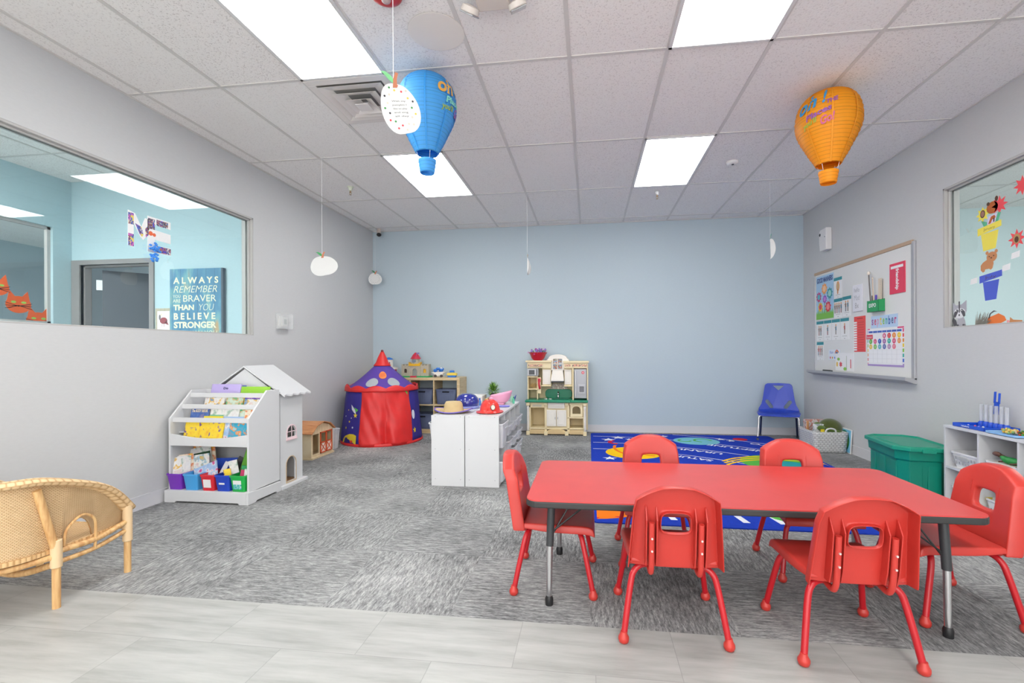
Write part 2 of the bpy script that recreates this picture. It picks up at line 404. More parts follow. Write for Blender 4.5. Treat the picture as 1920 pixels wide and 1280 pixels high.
# ceiling grid: inverted T bars, main runners along Y every 0.61 m, cross tees every 1.22 m
C0, Y0, S = -3.1652, 6.6359, .6096
TB = mat('ceiling_grid_bar', 'd3d0cd', .5)
b = BM()
for i in range(-0, 11):
    x = C0 + i * S
    if XL < x < XR: box(b, x - .012, x + .012, YB, D, H - .005, H)
for j in range(0, 8):
    y = Y0 - j * 2 * S; box(b, XL, XR, y - .012, y + .012, H - .0045, H)
box(b, C0 + 2 * S, C0 + 3 * S, Y0 - 5 * S - .012, Y0 - 5 * S + .012, H - .0042, H)
for x0, x1, y0, y1 in ((XL, XL + .02, YB, D), (XR - .02, XR, YB, D), (XL, XR, D - .02, D)): box(b, x0, x1, y0, y1, H - .006, H)
struct('trim_1', b, TB)
def baseboard(name, x0, x1, y0, y1, nx, ny):
    b = BM(); box(b, x0, x1, y0, y1, 0, .1)
    box(b, min(x0, x0 + nx * .004), max(x1, x1 + nx * .004), min(y0, y0 + ny * .004), max(y1, y1 + ny * .004), 0, .012)
    box(b, min(x0, x0 + nx * .002), max(x1, x1 + nx * .002), min(y0, y0 + ny * .002), max(y1, y1 + ny * .002), .096, .102)
    struct(name, b, TRIMM)
baseboard('baseboard_left', XL, XL + .008, YB, D - .009, 1, 0)
baseboard('baseboard_right', XR - .008, XR, YB, D - .009, -1, 0)
baseboard('baseboard_back', XL, XR, D - .008, D, 0, -1)
# interior windows: frame with stops and one large pane
def window(name, xw, sg, o):
    y0, y1, z0, z1 = o; t = .016; bd = BM(); xa, xb = sorted((xw - sg * .001, xw - sg * .12))
    xg = xw - sg * .055
    for (a, c, d, e) in ((y1 - t, y1, z0, z1), (y0, y0 + t, z0, z1), (y0, y1, z1 - t, z1), (y0, y1, z0, z0 + t * .6)):
        box(bd, xa, xb, a, c, d, e)
    st = .03
    for dx in (-.02, .02):
        for (a, c, d, e) in ((y1 - st, y1 - t * .5, z0, z1), (y0, y0 + st, z0, z1), (y0, y1, z1 - st, z1 - t * .5)):
            box(bd, xg + dx - .009, xg + dx + .009, a, c, d, e)
    f = struct(name, bd, FRAMEM, bevel=.002)
    g = BM(); box(g, xg - .003, xg + .003, y0 + .01, y1 - .012, z0 + .008, z1 - .012)
    link('glass_pane', g, GLASS, f); return xg
XGL = window('window_1', XL, 1, WL)
XGR = window('window_2', XR, -1, WR)
# ---- room beyond the left window
LX, LY = -5.58, 4.406
b = BM(); box(b, LX - .1, XL - .13, YB, LY + .1, H, H + .05); box(b, -9.5, LX - .1, YB, 8, H, H + .05); box(b, LX - .1, XL - .13, LY + .1, 8, H, H + .05); struct('ceiling', b, CEIL)
b = BM(); box(b, -9.5, XL - .13, YB, 8, -.05, 0); struct('floor', b, mat('far_floor', 'a9a7a4', .8))
b = BM()
dx0, dx1, dz = -5.47, -4.62, 2.12
box(b, LX, dx0, LY, LY + .1, 0, H); box(b, dx1, XL - .12, LY, LY + .1, 0, H); box(b, dx0, dx1, LY, LY + .1, dz, H)
struct('wall_left_room_back', b, TEALW)
b = BM(); fw = (1.0, 4.225, 1.478, 2.49)
box(b, LX - .1, LX, YB, LY + .1, 0, fw[2]); box(b, LX - .1, LX, YB, LY + .1, fw[3], H); box(b, LX - .1, LX, YB, fw[0], fw[2], fw[3]); box(b, LX - .1, LX, fw[1], LY + .1, fw[2], fw[3])
struct('wall_left_room_side', b, TEALW)
b = BM()
for a, c, d, e in ((fw[1] - .03, fw[1], fw[2], fw[3]), (fw[0], fw[1], fw[3] - .03, fw[3]), (fw[0], fw[1], fw[2], fw[2] + .02)): box(b, LX - .07, LX - .03, a, c, d, e)
f = struct('window_3', b, FRAMEM); g = BM(); box(g, LX - .053, LX - .047, fw[0], fw[1] - .01, fw[2] + .01, fw[3] - .01); link('glass_pane', g, GLASS, f)
b = BM(); box(b, -9.6, -9.5, YB, 8, 0, H); box(b, -9.5, XL - .12, 8, 8.1, 0, H); box(b, LX - .1, LX, LY + .1, 8, 0, H); struct('wall_far_left_room', b, wall_mat('far_grey_blue', 'b4c3cb'))
# door frame and open leaf
b = BM()
for a, c, d, e in ((dx0 - .1, dx0, 0, dz + .05), (dx1, dx1 + .055, 0, dz + .05), (dx0, dx1, dz, dz + .05)): box(b, a, c, LY - .015, LY + .115, d, e)
for a, c, d, e in ((dx0, dx0 + .02, 0, dz), (dx0, dx1, dz - .02, dz)): box(b, a, c, LY + .03, LY + .09, d, e)
dr = struct('door_1', b, mat('door_frame_grey', '8f8c8b', .5))
lf = Fr((dx0 + .12, LY + .13, 0), (cos(.75), sin(.75), 0))
b = BM(); fbox(b, lf, 0, .86, .01, 2.08, -.02, .02); lo = link('door_leaf', b, mat('slate_door', '565d65', .55), dr)
b = BM(); fbox(b, lf, -.05, .0, 1.86, 1.97, -.01, .02); link('hinge', b, mat('steel_hinge', 'c9ccd0', .35, .6), lo)
# ---- room beyond the right window
b = BM(); box(b, XR + .13, 8, YB, D + .1, H, H + .05); struct('ceiling', b, CEIL)
b = BM(); box(b, XR + .12, 8, D, D + .1, 0, H); box(b, 8, 8.1, YB, D, 0, H); struct('wall_right_room_back', b, wall_mat('right_room_paint', 'cbdcde'))
b = BM(); box(b, XR + .13, 8, YB, D, -.05, 0); struct('floor', b, _m['far_floor'])
b = BM()
for x in (4.1, 4.71, 5.32, 5.93): box(b, x - .012, x + .012, YB, D, H - .004, H)
for y in (5.95, 4.73, 3.51): box(b, XR + .13, 8, y - .012, y + .012, H - .0035, H)
for x in (-3.75, -4.36, -4.97): box(b, x - .012, x + .012, YB, LY, H - .004, H)
for y in (3.75, 2.53): box(b, LX, XL - .13, y - .012, y + .012, H - .0035, H)
struct('trim_2', b, TB)
# ================================================================ LIGHTS (ceiling troffers)
EM, N, L, P = newmat('troffer_diffuser'); e = N.new('ShaderNodeEmission'); e.inputs[0].default_value = (1, .995, .975, 1); e.inputs[1].default_value = LIGHT
L.new(e.outputs[0], N['Material Output'].inputs[0])
EM2 = EM.copy(); EM2.name = 'next_door_diffuser'; EM2.node_tree.nodes['Emission'].inputs[1].default_value = LIGHT * 4.2
EM3 = EM.copy(); EM3.name = 'right_room_diffuser'; EM3.node_tree.nodes['Emission'].inputs[1].default_value = LIGHT * 2.2
def troffer(x0, y0, label, group='ceiling troffers of the classroom', em=EM):
    x1, y1 = x0 + S, y0 + 2 * S
    t = thing('ceiling_light', label, 'ceiling light', ((x0 + x1) / 2, (y0 + y1) / 2, H - .012), 0, group)
    b = BM(); m = .022
    for a in ((x0, x1, y0, y0 + m), (x0, x1, y1 - m, y1), (x0, x0 + m, y0, y1), (x1 - m, x1, y0, y1)): box(b, *a, H - .012, H - .0005)
    part(t, 'light_frame', b, mat('white_metal', 'dcdcdc', .4), bevel=.002)
    b = BM(); box(b, x0 + m, x1 - m, y0 + m, y1 - m, H - .008, H - .001); part(t, 'diffuser', b, em)
    return t
cx2, cx6 = C0 + 2 * S, C0 + 6 * S
troffer(cx2, Y0 - 4 * S, 'lit ceiling panel behind the blue balloon')
troffer(cx2, Y0 - 8 * S, 'large lit ceiling panel next to the square air vent')
troffer(cx6, Y0 - 4 * S, 'lit ceiling panel beside the white smoke detector')
troffer(cx6, Y0 - 8 * S, 'lit ceiling panel cut by the top edge, right of the emergency light')
for y in (Y0 - 12 * S, Y0 - 16 * S + .001):
    troffer(cx2, y, 'ceiling panel behind the viewer, left row'); troffer(cx6, y, 'ceiling panel behind the viewer, right row')
for x, y in ((-4.97, 1.31), (-7.5, 3.0), (4.71, 3.51), (4.71, .5)):
    troffer(x, y, 'ceiling panel in the %s room' % ('neighbouring left' if x > -6 and x < 0 else 'farthest left' if x < 0 else 'neighbouring right'), 'ceiling troffers of the rooms next door', EM2 if x < 0 else EM3)

# ================================================================ CEILING FITTINGS
vx, vy = cx2 + S / 2, Y0 - 5.5 * S
VW = mat('vent_metal', 'e4dfdb', .45)
t = thing('air_vent', 'square ceiling air vent with stepped white louvres', 'vent', (vx, vy, H - .05))
def sqring(b, c, r0, r1, z0, z1, mi=0):
    """square louvre flaring from half width r0 at z0 to r1 at z1"""
    A = [[(c[0] + sx * r, c[1] + sy * r, z) for sx, sy in ((-1, -1), (1, -1), (1, 1), (-1, 1))] for r, z in ((r0, z0), (r1, z1), (r1 - .004, z1 + .004), (r0 - .004, z0 + .003))]
    V = [[b.verts.new(p) for p in q] for q in A]
    for i in range(4):
        for j in range(4): b.faces.new((V[i][j], V[i][(j+1) % 4], V[(i+1) % 4][(j+1) % 4], V[(i+1) % 4][j])).material_index = mi
b = BM(); 
for a in ((-.3, .3, -.3, -.24), (-.3, .3, .24, .3), (-.3, -.24, -.24, .24), (.24, .3, -.24, .24)): box(b, vx + a[0], vx + a[1], vy + a[2], vy + a[3], H - .012, H - .001)
part(t, 'vent_frame', b, VW, bevel=.003)
b = BM(); box(b, vx - .24, vx + .24, vy - .24, vy + .24, H - .003, H - .001); part(t, 'backing', b, mat('vent_dark', '8a8784', .8))
for r0, z0 in ((.235, .022), (.165, .036), (.1, .048)):
    b = BM(); sqring(b, (vx, vy), r0 - .078, r0, H - .004, H - z0); part(t, 'louvre', b, VW)
b = BM(); box(b, vx - .05, vx + .05, vy - .05, vy + .05, H - .054, H - .05); part(t, 'louvre', b, VW, bevel=.002)
def sprinkler(x, y, label, m1):
    t = thing('fire_sprinkler', label, 'sprinkler', (x, y, H - .09), 0, 'fire sprinklers')
    b = BM(); lathe(b, [(.036, H - .001), (.036, H - .006), (.024, H - .012), (.018, H - .04), (.017, H - .045), (.001, H - .045)], (x, y, 0), 20); part(t, 'collar', b, m1, smooth=True)
    b = BM(); lathe(b, [(.007, H - .045), (.007, H - .06), (.012, H - .063), (.009, H - .07)], (x, y, 0), 12)
    tube(b, curve([(x - .006, y, H - .068), (x - .013, y, H - .077), (x, y, H - .09)]), .002, 6); tube(b, curve([(x + .006, y, H - .068), (x + .013, y, H - .077), (x, y, H - .09)]), .002, 6)
    lathe(b, [(.012, H - .09), (.013, H - .092), (.001, H - .092)], (x, y, 0), 12)
    part(t, 'sprinkler_head', b, mat('brass', 'a98d6a', .3, .8), smooth=True)
sprinkler(-2.654, 4.964, 'pale green collared sprinkler on the ceiling near the left wall', mat('pale_green_plastic', 'd5dcc8', .5))
sprinkler(.794, 5.601, 'white collared sprinkler under the ceiling panel by the back wall', WHITE)
b = BM(); lathe(b, [(.058, H - .001), (.058, H - .012), (.05, H - .022), (.03, H - .03), (.001, H - .031)], (1.409, 4.843, 0), 28)
o = solo('smoke_detector', b, mat('detector_white', 'e6e4e2', .4), 'round white smoke detector on the ceiling', 'smoke detector', smooth=True)
b = BM(); lathe(b, [(.012, H - .03), (.012, H - .036), (.001, H - .037)], (1.409, 4.83, 0), 12); part(o, 'sensor', b, DGREY)
# red alarm beacon
t = thing('fire_alarm_beacon', 'round red fire alarm beacon on the ceiling with clear strobe', 'fire alarm', (-1.03, 2.30, H - .06))
b = BM(); lathe(b, [(.085, H - .001), (.085, H - .02), (.078, H - .035), (.06, H - .047), (.045, H - .05), (.001, H - .05)], (-1.03, 2.30, 0), 32); part(t, 'housing', b, mat('alarm_red', 'c4302c', .35), smooth=True)
b = BM(); ball(b, (-1.03, 2.30, H - .05), .026, (1, 1, .8), 14); part(t, 'strobe_lens', b, mat('clear_lens', 'e6e8ea', .1, trans=.6), smooth=True)
b = BM(); lathe(b, [(.1625, H - .0052), (.1625, H - .0065), (.16, H - .007), (.001, H - .007)], (-.875, 2.64, 0), 40)
solo('ceiling_disc', b, mat('disc_beige', 'e6e0da', .8), 'flat round beige disc on the ceiling tile', 'ceiling cover')
# emergency light, two heads
ex, ey = -.49, 2.385
t = thing('emergency_light', 'two headed emergency light at the top edge of the ceiling', 'emergency light', (ex, ey, H - .11))
EMW = mat('emergency_body', 'd3cbc4', .5)
b = BM(); box(b, ex - .085, ex + .085, ey - .07, ey + .06, H - .06, H - .001); part(t, 'battery_box', b, EMW, bevel=.008)
for sx, rot in ((-1, .5), (1, -.35)):
    M = Matrix.Translation((ex + sx * .125, ey + .035, H - .055)) @ Matrix.Rotation(rot, 4, 'Y') @ Matrix.Rotation(.5, 4, 'X')
    b = BM(); lathe(b, [(.02, .02), (.046, .012), (.05, -.014), (.046, -.018), (.001, -.018)], n=24, M=M.to_3x3()); bmesh.ops.translate(b, verts=b.verts, vec=M.translation)
    hd = part(t, 'lamp_head', b, EMW, smooth=True)
    b = BM(); box(b, -.042, .042, -.042, .042, -.026, -.0185, M=M); part(hd, 'lamp_lens', b, mat('lens_plastic', 'e2e4e6', .12, trans=.5), bevel=.004)
# corner camera
t = thing('security_camera', 'small black security camera on white mount in the far left ceiling corner', 'camera', (-3.13, 6.70, H - .13))
b = BM(); lathe(b, [(.03, H - .001), (.03, H - .06), (.02, H - .075), (.001, H - .075)], (-3.13, 6.70, 0), 18); part(t, 'mount', b, mat('camera_mount', 'c9bab2', .5), smooth=True)
b = BM(); ball(b, (-3.12, 6.68, H - .095), .032, (1.1, 1.2, .9), 16); part(t, 'camera_body', b, BLACK, smooth=True)
# ---- hot air balloon lanterns
def rev_pt(c, prof, ang, t):
    """point + outward normal on a surface of revolution"""
    k = t * (len(prof) - 1); i = min(int(k), len(prof) - 2); f = k - i
    r = prof[i][0] * (1 - f) + prof[i+1][0] * f; z = prof[i][1] * (1 - f) + prof[i+1][1] * f
    return Vector((c[0] + r * cos(ang), c[1] + r * sin(ang), c[2] + z))
def balloon(x, y, ztop, zbot, rad, pm, dark, label, tang, lines, tilt=0):
    hgt = ztop - zbot
    t = thing('balloon_lantern', label, 'paper balloon', (x, y, ztop - hgt), 0, 'hot air balloon paper lanterns')
    base = [(.10, 1.0), (.40, .985), (.68, .94), (.87, .87), (.97, .78), (1, .68), (.97, .59), (.87, .50), (.73, .41), (.59, .32), (.46, .25), (.38, .20)]
    pts = curve([(r, z, 0) for r, z in base], 4)
    prof = [(p.x * rad, p.y * hgt + zbot) for p in pts]
    rid = []
    for i, (a, c) in enumerate(prof):
        rid.append((a * (1.0 if i % 2 else .955), c))
    b = BM(); n = 32
    L_ = [[(x + r * cos(2 * pi * j / n), y + r * sin(2 * pi * j / n), z) for j in range(n)] for r, z in rid]; rings(b, L_, False)
    env = part(t, 'paper_envelope', b, pm, smooth='all', solid=.0015)
    b = BM()
    for k in range(8):
        a = tang + pi / 8 + k * pi / 4
        P_ = [rev_pt((x, y, 0), prof, a, j / 16) + Vector((cos(a), sin(a), 0)) * .002 for j in range(17)]
        Q_ = [rev_pt((x, y, 0), prof, a + .05 / max(.3, prof[int(j / 16 * (len(prof) - 1))][0] / rad), j / 16) + Vector((cos(a), sin(a), 0)) * .002 for j in range(17)]
        V = [[b.verts.new(p) for p in P_], [b.verts.new(p) for p in Q_]]
        for j in range(16): b.faces.new((V[0][j], V[0][j+1], V[1][j+1], V[1][j]))
    part(t, 'panel_seam', b, dark)
    zb = zbot + .20 * hgt; br = rad * .31
    # basket: same tapered paper drum, hung on threads
    b = BM(); bz1 = zbot + .135 * hgt; bz0 = zbot - .0
    L_ = [[(x + r * cos(2 * pi * j / 24), y + r * sin(2 * pi * j / 24), z) for j in range(24)] for r, z in [(br * (1 - .22 * k / 6) * (1 if k % 2 else .96), bz1 - (bz1 - bz0) * k / 6) for k in range(7)]]
    rings(b, L_, False); part(t, 'basket', b, pm, smooth='all', solid=.0015)
    for k in range(4):
        b = BM(); a = .6 + k * pi / 2; tube(b, [(x + br * 1.2 * cos(a), y + br * 1.2 * sin(a), zb + .01), (x + br * .95 * cos(a), y + br * .95 * sin(a), bz1 - .004)], .0012, 5); part(t, 'string', b, PAPER)
    b = BM(); tube(b, [(x, y, ztop - .01), (x, y, H - .0055)], .0012, 5); part(t, 'hook_wire', b, DGREY)
    # printed words wrapped on the envelope
    import bisect
    zs = [(z - zbot) / hgt for r, z in prof]
    def surf(a, bb, c=0):
        zf = bb
        for i in range(len(prof) - 1):
            if zs[i] >= zf >= zs[i+1]:
                f = (zs[i] - zf) / (zs[i] - zs[i+1]); r = prof[i][0] * (1 - f) + prof[i+1][0] * f; break
        else: r = prof[-1][0]
        ang = tang + a / rad
        return Vector((x + (r + .003) * cos(ang), y + (r + .003) * sin(ang), zbot + zf * hgt))
    for s, a, z, wd, ht, m, sh in lines:
        b = BM(); text(b, lambda u, v, c=0: surf(a + u, z + v / hgt + u * tilt), s, wd, ht, bold=.03, shear=sh); part(env, 'lettering', b, m)
    return t
LB, PK, GRN, PUR = mat('print_blue', '2f86b8', .5), mat('print_pink', 'c2567a', .5), mat('print_green', '8fa83a', .5), mat('print_violet', '8a4f9a', .5)
TC = mat('print_orange', 'd8a24a', .5); TCY = mat('print_cyan', '7fd0b8', .5); DKB = mat('print_dark', '22406a', .5)
words = lambda c: [('oh', -.075, .80, .13, .10, c[0], .15), ('!', .04, .84, .03, .10, c[0], .2), ('THE', .085, .775, .07, .03, c[1], .1), ('Places', .0, .675, .16, .04, c[1], .1), ("you'll", -.06, .59, .1, .045, c[2], .1), ('Go!', .055, .595, .085, .055, c[3], .1)]
balloon(1.697, 3.588, 2.995, 2.345, .209, paper_mat('orange_lantern_paper', 'fbab1e', .4), mat('orange_dark', 'dd8c08', .6), 'orange paper balloon lantern touching the ceiling at the right', -2.3, words((LB, PUR, GRN, PK)), .35)
balloon(-1.052, 2.975, 2.975, 2.335, .193, paper_mat('blue_lantern_paper', '55b4f2', .4), mat('blue_dark', '2a8cd4', .6), 'blue paper balloon lantern hanging left of centre', -.15, words((TC, TCY, GRN, PUR)), .1)
# ---- paper pumpkins on strings
def pumpkin(label, x, y, z, r, yaw, sx=1., tiltr=0., string_to=True, dots=0, stemcol=True, leaf='3f9a5a', tall=1., name='paper_pumpkin', bend=0):
    t = thing(name, label, 'paper pumpkin', (x, y, z - r), 0, 'paper pumpkins hanging on strings')
    f0 = Fr((x, y, z), (cos(yaw), sin(yaw), 0))
    def f(a, b_, c=0):
        ca, sa = cos(tiltr), sin(tiltr); return f0(a * ca - b_ * sa, a * sa + b_ * ca, c + bend * (a * a) / r)
    out = []
    for i in range(36):
        a = 2 * pi * i / 36; rr = r * (1 + .05 * cos(3 * a + 1) - .12 * max(0, cos(a - pi / 2)) ** 8 - .06 * max(0, cos(a + pi / 2)) ** 12)
        out.append((rr * cos(a) * sx, rr * sin(a) * tall * (.92 if sin(a) > 0 else 1)))
    b = BM(); plate(b, f, out, -.001, .001)
    o = part(t, 'pumpkin_body', b, paper_mat('pumpkin_paper', 'ebebe9', .25))
    b = BM(); th = r * tall
    plate(b, f, [(-.012, th * .7), (.010, th * .7), (.018, th * 1.0), (.032, th * 1.2), (.018, th * 1.24), (.0, th * 1.0)], .0015, .003)
    part(t, 'stem', b, mat('stem_brown', 'c0795a', .7))
    b = BM(); plate(b, f, [(0, th * .82), (-.02, th * .95), (-.045, th * 1.22), (-.055, th * 1.27), (-.03, th * 1.27), (-.008, th * 1.12), (.004, th * .95)], .0015, .0025); part(t, 'leaf', b, mat('leaf_' + leaf, leaf, .7))
    if dots:
        cols = ['d8404a', '3f8f4a', 'e8c84a', 'd8d0c0', '3a3a40'] if dots == 1 else ['3a3a40', '4a4a50']
        b = BM(); rg = random.Random(3)
        for i in range(22 if dots == 1 else 26):
            a = 2 * pi * i / (22 if dots == 1 else 26); q = r * (.78 if i % 2 else .62)
            for c in (1, -1): plate(b, f, circ(q * cos(a) * sx, q * sin(a) * tall, r * (.045 if dots == 1 else .03), 8), .0012 * c, .002 * c, mi=rg.randrange(len(cols)))
        part(o, 'stickers', b, [mat('dot' + c, c, .5) for c in cols])
        if dots == 1:
            b = BM()
            for k, s in enumerate(('With my', 'pumpkin I', 'like to play', 'and sing', 'all day')):
                for sg in (1, -1): text(b, lambda u, v, c=0, sg=sg: f(u * sg, v + r * (.28 - .16 * k), .0014 * sg), s, r * .62, r * .09)
            part(o, 'handwriting', b, DGREY)
    b = BM(); tube(b, [f(0, th * .95), (f(0, th).x, f(0, th).y, H - .006)], .0012 if not dots == 1 else .0018, 5); part(t, 'string', b, PAPER)
    return t
pumpkin('large white paper pumpkin with coloured stickers in front of blue balloon', -.915, 2.20, 2.355, .112, .62, sx=.85, dots=1, leaf='7fc88a', tall=1.22, tiltr=.25)
pumpkin('plain white paper pumpkin hanging against the left wall', -2.52, 4.2, 1.995, .105, .3, sx=1.18, tiltr=.15)
pumpkin('small dotted paper pumpkin hanging in the far left corner', -3.155, 6.62, 2.262, .095, .35, dots=2, leaf='2f7a4a', tiltr=0)
pumpkin('edge-on white paper pumpkin hanging left of the room centre', -.715, 5.457, 2.17, .115, 1.58, leaf='6fae88', bend=.25)
pumpkin('turned white paper pumpkin hanging near the far right corner', 1.99, 5.48, 2.285, .125, 1.36, leaf='5aa08a', bend=.3)
# ================================================================ WALL FITTINGS
b = BM(); lw = Fr((XL, 4.70, 1.50), (0, 1, 0))
t = thing('thermostat', 'white thermostat in a clear plastic guard on the left wall', 'thermostat', (XL, 4.70, 1.43))
fbox(b, lw, -.075, .055, -.055, .055, 0, .02); fbox(b, lw, -.04, .05, -.05, .05, .02, .035); part(t, 'housing', b, mat('thermostat_white', 'e0e0de', .4), bevel=.004)
b = BM(); fbox(b, lw, -.018, .028, -.03, .025, .035, .037); part(t, 'screen', b, mat('lcd_grey', '93a09b', .3))
b = BM(); fbox(b, lw, -.1, .1, -.085, -.08, 0, .06); fbox(b, lw, -.1, .1, .08, .085, 0, .06); fbox(b, lw, -.1, -.095, -.08, .08, 0, .06); fbox(b, lw, .095, .1, -.08, .08, 0, .06); fbox(b, lw, -.1, .1, -.08, .08, .06, .063)
part(t, 'clear_guard', b, mat('clear_guard_plastic', 'f2f4f4', .15, alpha=.28), bevel=.002)
b = BM(); fbox(b, lw, .1, .125, -.012, .004, 0, .02); part(t, 'lock', b, CHROME, bevel=.003)
rw = Fr((XR, 6.19, 2.52), (0, -1, 0))
t = thing('air_freshener', 'white wall dispenser high above the whiteboard', 'air freshener', (XR, 6.19, 2.4))
b = BM(); plate(b, rw, [(-.09, .1), (-.07, .135), (.09, .14), (.09, -.13), (-.07, -.13), (-.09, -.02)], 0, .07); part(t, 'housing', b, mat('dispenser_white', 'e4e2e2', .4), bevel=.012, seg=3)
b = BM(); plate(b, rw, circ(-.06, .075, .018, 14), .069, .073); plate(b, rw, circ(.06, .03, .006, 8), .069, .073); part(t, 'nozzle', b, DGREY)
# ---- whiteboard on the right wall : a = -y, b = z
WB = Fr((XR, 0, 0), (0, -1, 0))
wb0, wb1, wz0, wz1 = -6.50, -4.665, .90, 2.13
t = thing('whiteboard', 'large wall whiteboard with grey marker tray', 'whiteboard', (XR, 5.58, .87))
b = BM(); fbox(b, WB, wb0, wb1, wz0, wz1, .0, .014); part(t, 'board', b, mat('whiteboard_white', 'e2e2e0', .25), bevel=.001)
b = BM(); fbox(b, WB, wb0 - .01, wb1 + .005, wz1 - .005, wz1 + .03, 0, .024); part(t, 'top_rail', b, mat('tan_rail', 'b99f86', .5), label='tan cork top rail', bevel=.003)
ALU = mat('aluminium', 'b4b4b8', .4, .35)
b = BM(); fbox(b, WB, wb1 - .008, wb1 + .035, wz0 - .01, wz1 + .015, 0, .022); fbox(b, WB, wb0 - .012, wb0, wz0 - .01, wz1, 0, .022); part(t, 'side_frame', b, ALU, bevel=.003)
b = BM()
prof = [(0, .905), (.02, .905), (.09, .90), (.094, .915), (.1, .915), (.1, .885), (.02, .855), (0, .85)]
A = [[WB(a, z, c) for c, z in prof] for a in (wb0 - .06, wb1 + .035)]
rings(b, A); part(t, 'marker_tray', b, ALU)
c0 = .0145
TEALP = mat('card_teal', '2f8f9a', .5)
def card(label, a0, a1, z0, z1, n=2, k=0):
    b = BM(); fbox(b, WB, a0, a1, z0, z1, c0, c0 + .0015)
    o = solo('picture_card', b, PAPER, label, 'picture card', 'manners picture cards with teal headers')
    b = BM(); fbox(b, WB, a0, a1, z1 - .035, z1 + .002, c0 + .0016, c0 + .0026); part(o, 'header', b, TEALP)
    b = BM(); am = (a0 + a1) / 2; zm = (z0 + z1) / 2
    rg = random.Random(k)
    cols = ['e0a06a', '7a6a60', 'b04a4a', '4a7a8a', 'c8b48a']
    if k == 0: # an ear
        plate(b, WB, [(am + p[0], zm + .02 + p[1]) for p in circ(0, 0, .035, 16, .06)], c0 + .0016, c0 + .0022, 0)
        plate(b, WB, [(am + p[0] - .005, zm - .045 + p[1]) for p in circ(0, 0, .014, 10, .03)], c0 + .0016, c0 + .0022, 0)
        plate(b, WB, [(am + p[0], zm + .02 + p[1]) for p in circ(0, 0, .018, 16, .035)], c0 + .0022, c0 + .003, 4)
    else:
        for i in range(n):
            x = am + (i - (n - 1) / 2) * .045
            plate(b, WB, circ(x, zm + .055, .012, 10), c0 + .0016, c0 + .0023, 0)
            plate(b, WB, [(x - .013, zm - .005), (x + .013, zm - .005), (x + .01, zm + .042), (x - .01, zm + .042)], c0 + .0016, c0 + .0023, rg.randrange(1, 4))
            fbox(b, WB, x - .01, x - .002, zm - .055, zm - .005, c0 + .0016, c0 + .0023, rg.randrange(1, 4)); fbox(b, WB, x + .002, x + .01, zm - .055, zm - .005, c0 + .0016, c0 + .0023, 1)
            fbox(b, WB, x - .026, x - .013, zm + .02, zm + .028, c0 + .0016, c0 + .0023, 0)
    part(o, 'drawing', b, [mat('c_' + c, c, .6) for c in cols])
    b = BM(); fbox(b, WB, am - .05, am + .05, z0 + .04, z0 + .044, c0 + .0016, c0 + .002); fbox(b, WB, am - .012, am + .012, z0 + .012, z0 + .018, c0 + .0016, c0 + .002); part(o, 'caption', b, mat('caption_grey', '9a9a9a', .6))
card('picture card of an ear, topmost of the teal-headed cards', -6.03, -5.85, 1.775, 2.02, 1, 0)
card('card with a row of children, below the ear card', -6.03, -5.848, 1.545, 1.77, 4, 2)
card('card with two people, right of the row of children card', -5.842, -5.66, 1.55, 1.775, 2, 3)
for i, (lb, n) in enumerate((('card with two figures, first in the row of four', 2), ('card with a running figure, second in the row of four', 1), ('card with a standing figure, third in the row of four', 1), ('card with a small figure, last in the row of four', 1))):
    card(lb, -6.465 + i * .192, -6.283 + i * .192, 1.285, 1.53, n, 4 + i)
card('lowest teal-headed card, alone at the left edge of the board', -6.46, -6.285, 1.04, 1.268, 3, 9)
# manners poster
MP = BM(); fbox(MP, WB, -6.47, -6.04, 1.555, 2.10, c0, c0 + .0015)
o = solo('manners_poster', MP, mat('poster_sky', 'a9cbe6', .5), 'light blue good manners poster with smiling flowers', 'poster')
b = BM(); fbox(b, WB, -6.47, -6.04, 1.555, 1.625, c0 + .0016, c0 + .0022, 0)
for i in range(14): plate(b, WB, [(-6.47 + i * .0305, 1.62), (-6.455 + i * .0305, 1.66 + .02 * (i % 3)), (-6.44 + i * .0305, 1.62)], c0 + .0016, c0 + .0021, 0)
part(o, 'printed_grass', b, mat('grass_print', '7cc04a', .5))
b = BM(); text(b, at(WB, -6.255, 2.045), 'GOOD MANNERS', .39, .065, c0 + .002, bold=.04); part(o, 'lettering', b, mat('navy_print', '2c3f86', .5))
FL = [(-6.26, 1.93, .075, 'f0a05a', 'f6c8a0'), (-6.40, 1.84, .07, 'c83a78', '5ab8c8'), (-6.13, 1.86, .075, '3a9aa8', 'a8d8d0'), (-6.25, 1.80, .055, '9a4ac0', 'c88ad8'), (-6.36, 1.71, .065, 'f2c42a', 'e04a6a'), (-6.17, 1.70, .075, 'd8344a', 'f0908a')]
b = BM()
for i, (a, z, r, c1, c2) in enumerate(FL):
    fbox(b, WB, a - .003, a + .003, 1.60, z, c0 + .0016, c0 + .002, 12)
for i, (a, z, r, c1, c2) in enumerate(FL):
    plate(b, WB, star(a, z, r, r * .72, 9), c0 + .002, c0 + .0026, 2 * i); plate(b, WB, circ(a, z, r * .52, 16), c0 + .0027, c0 + .0032, 2 * i + 1)
part(o, 'printed_flowers', b, sum([[mat('c_' + c1, c1, .5), mat('c_' + c2, c2, .5)] for *_, c1, c2 in FL], []) + [mat('stem_print', '4a9a4a', .5)])
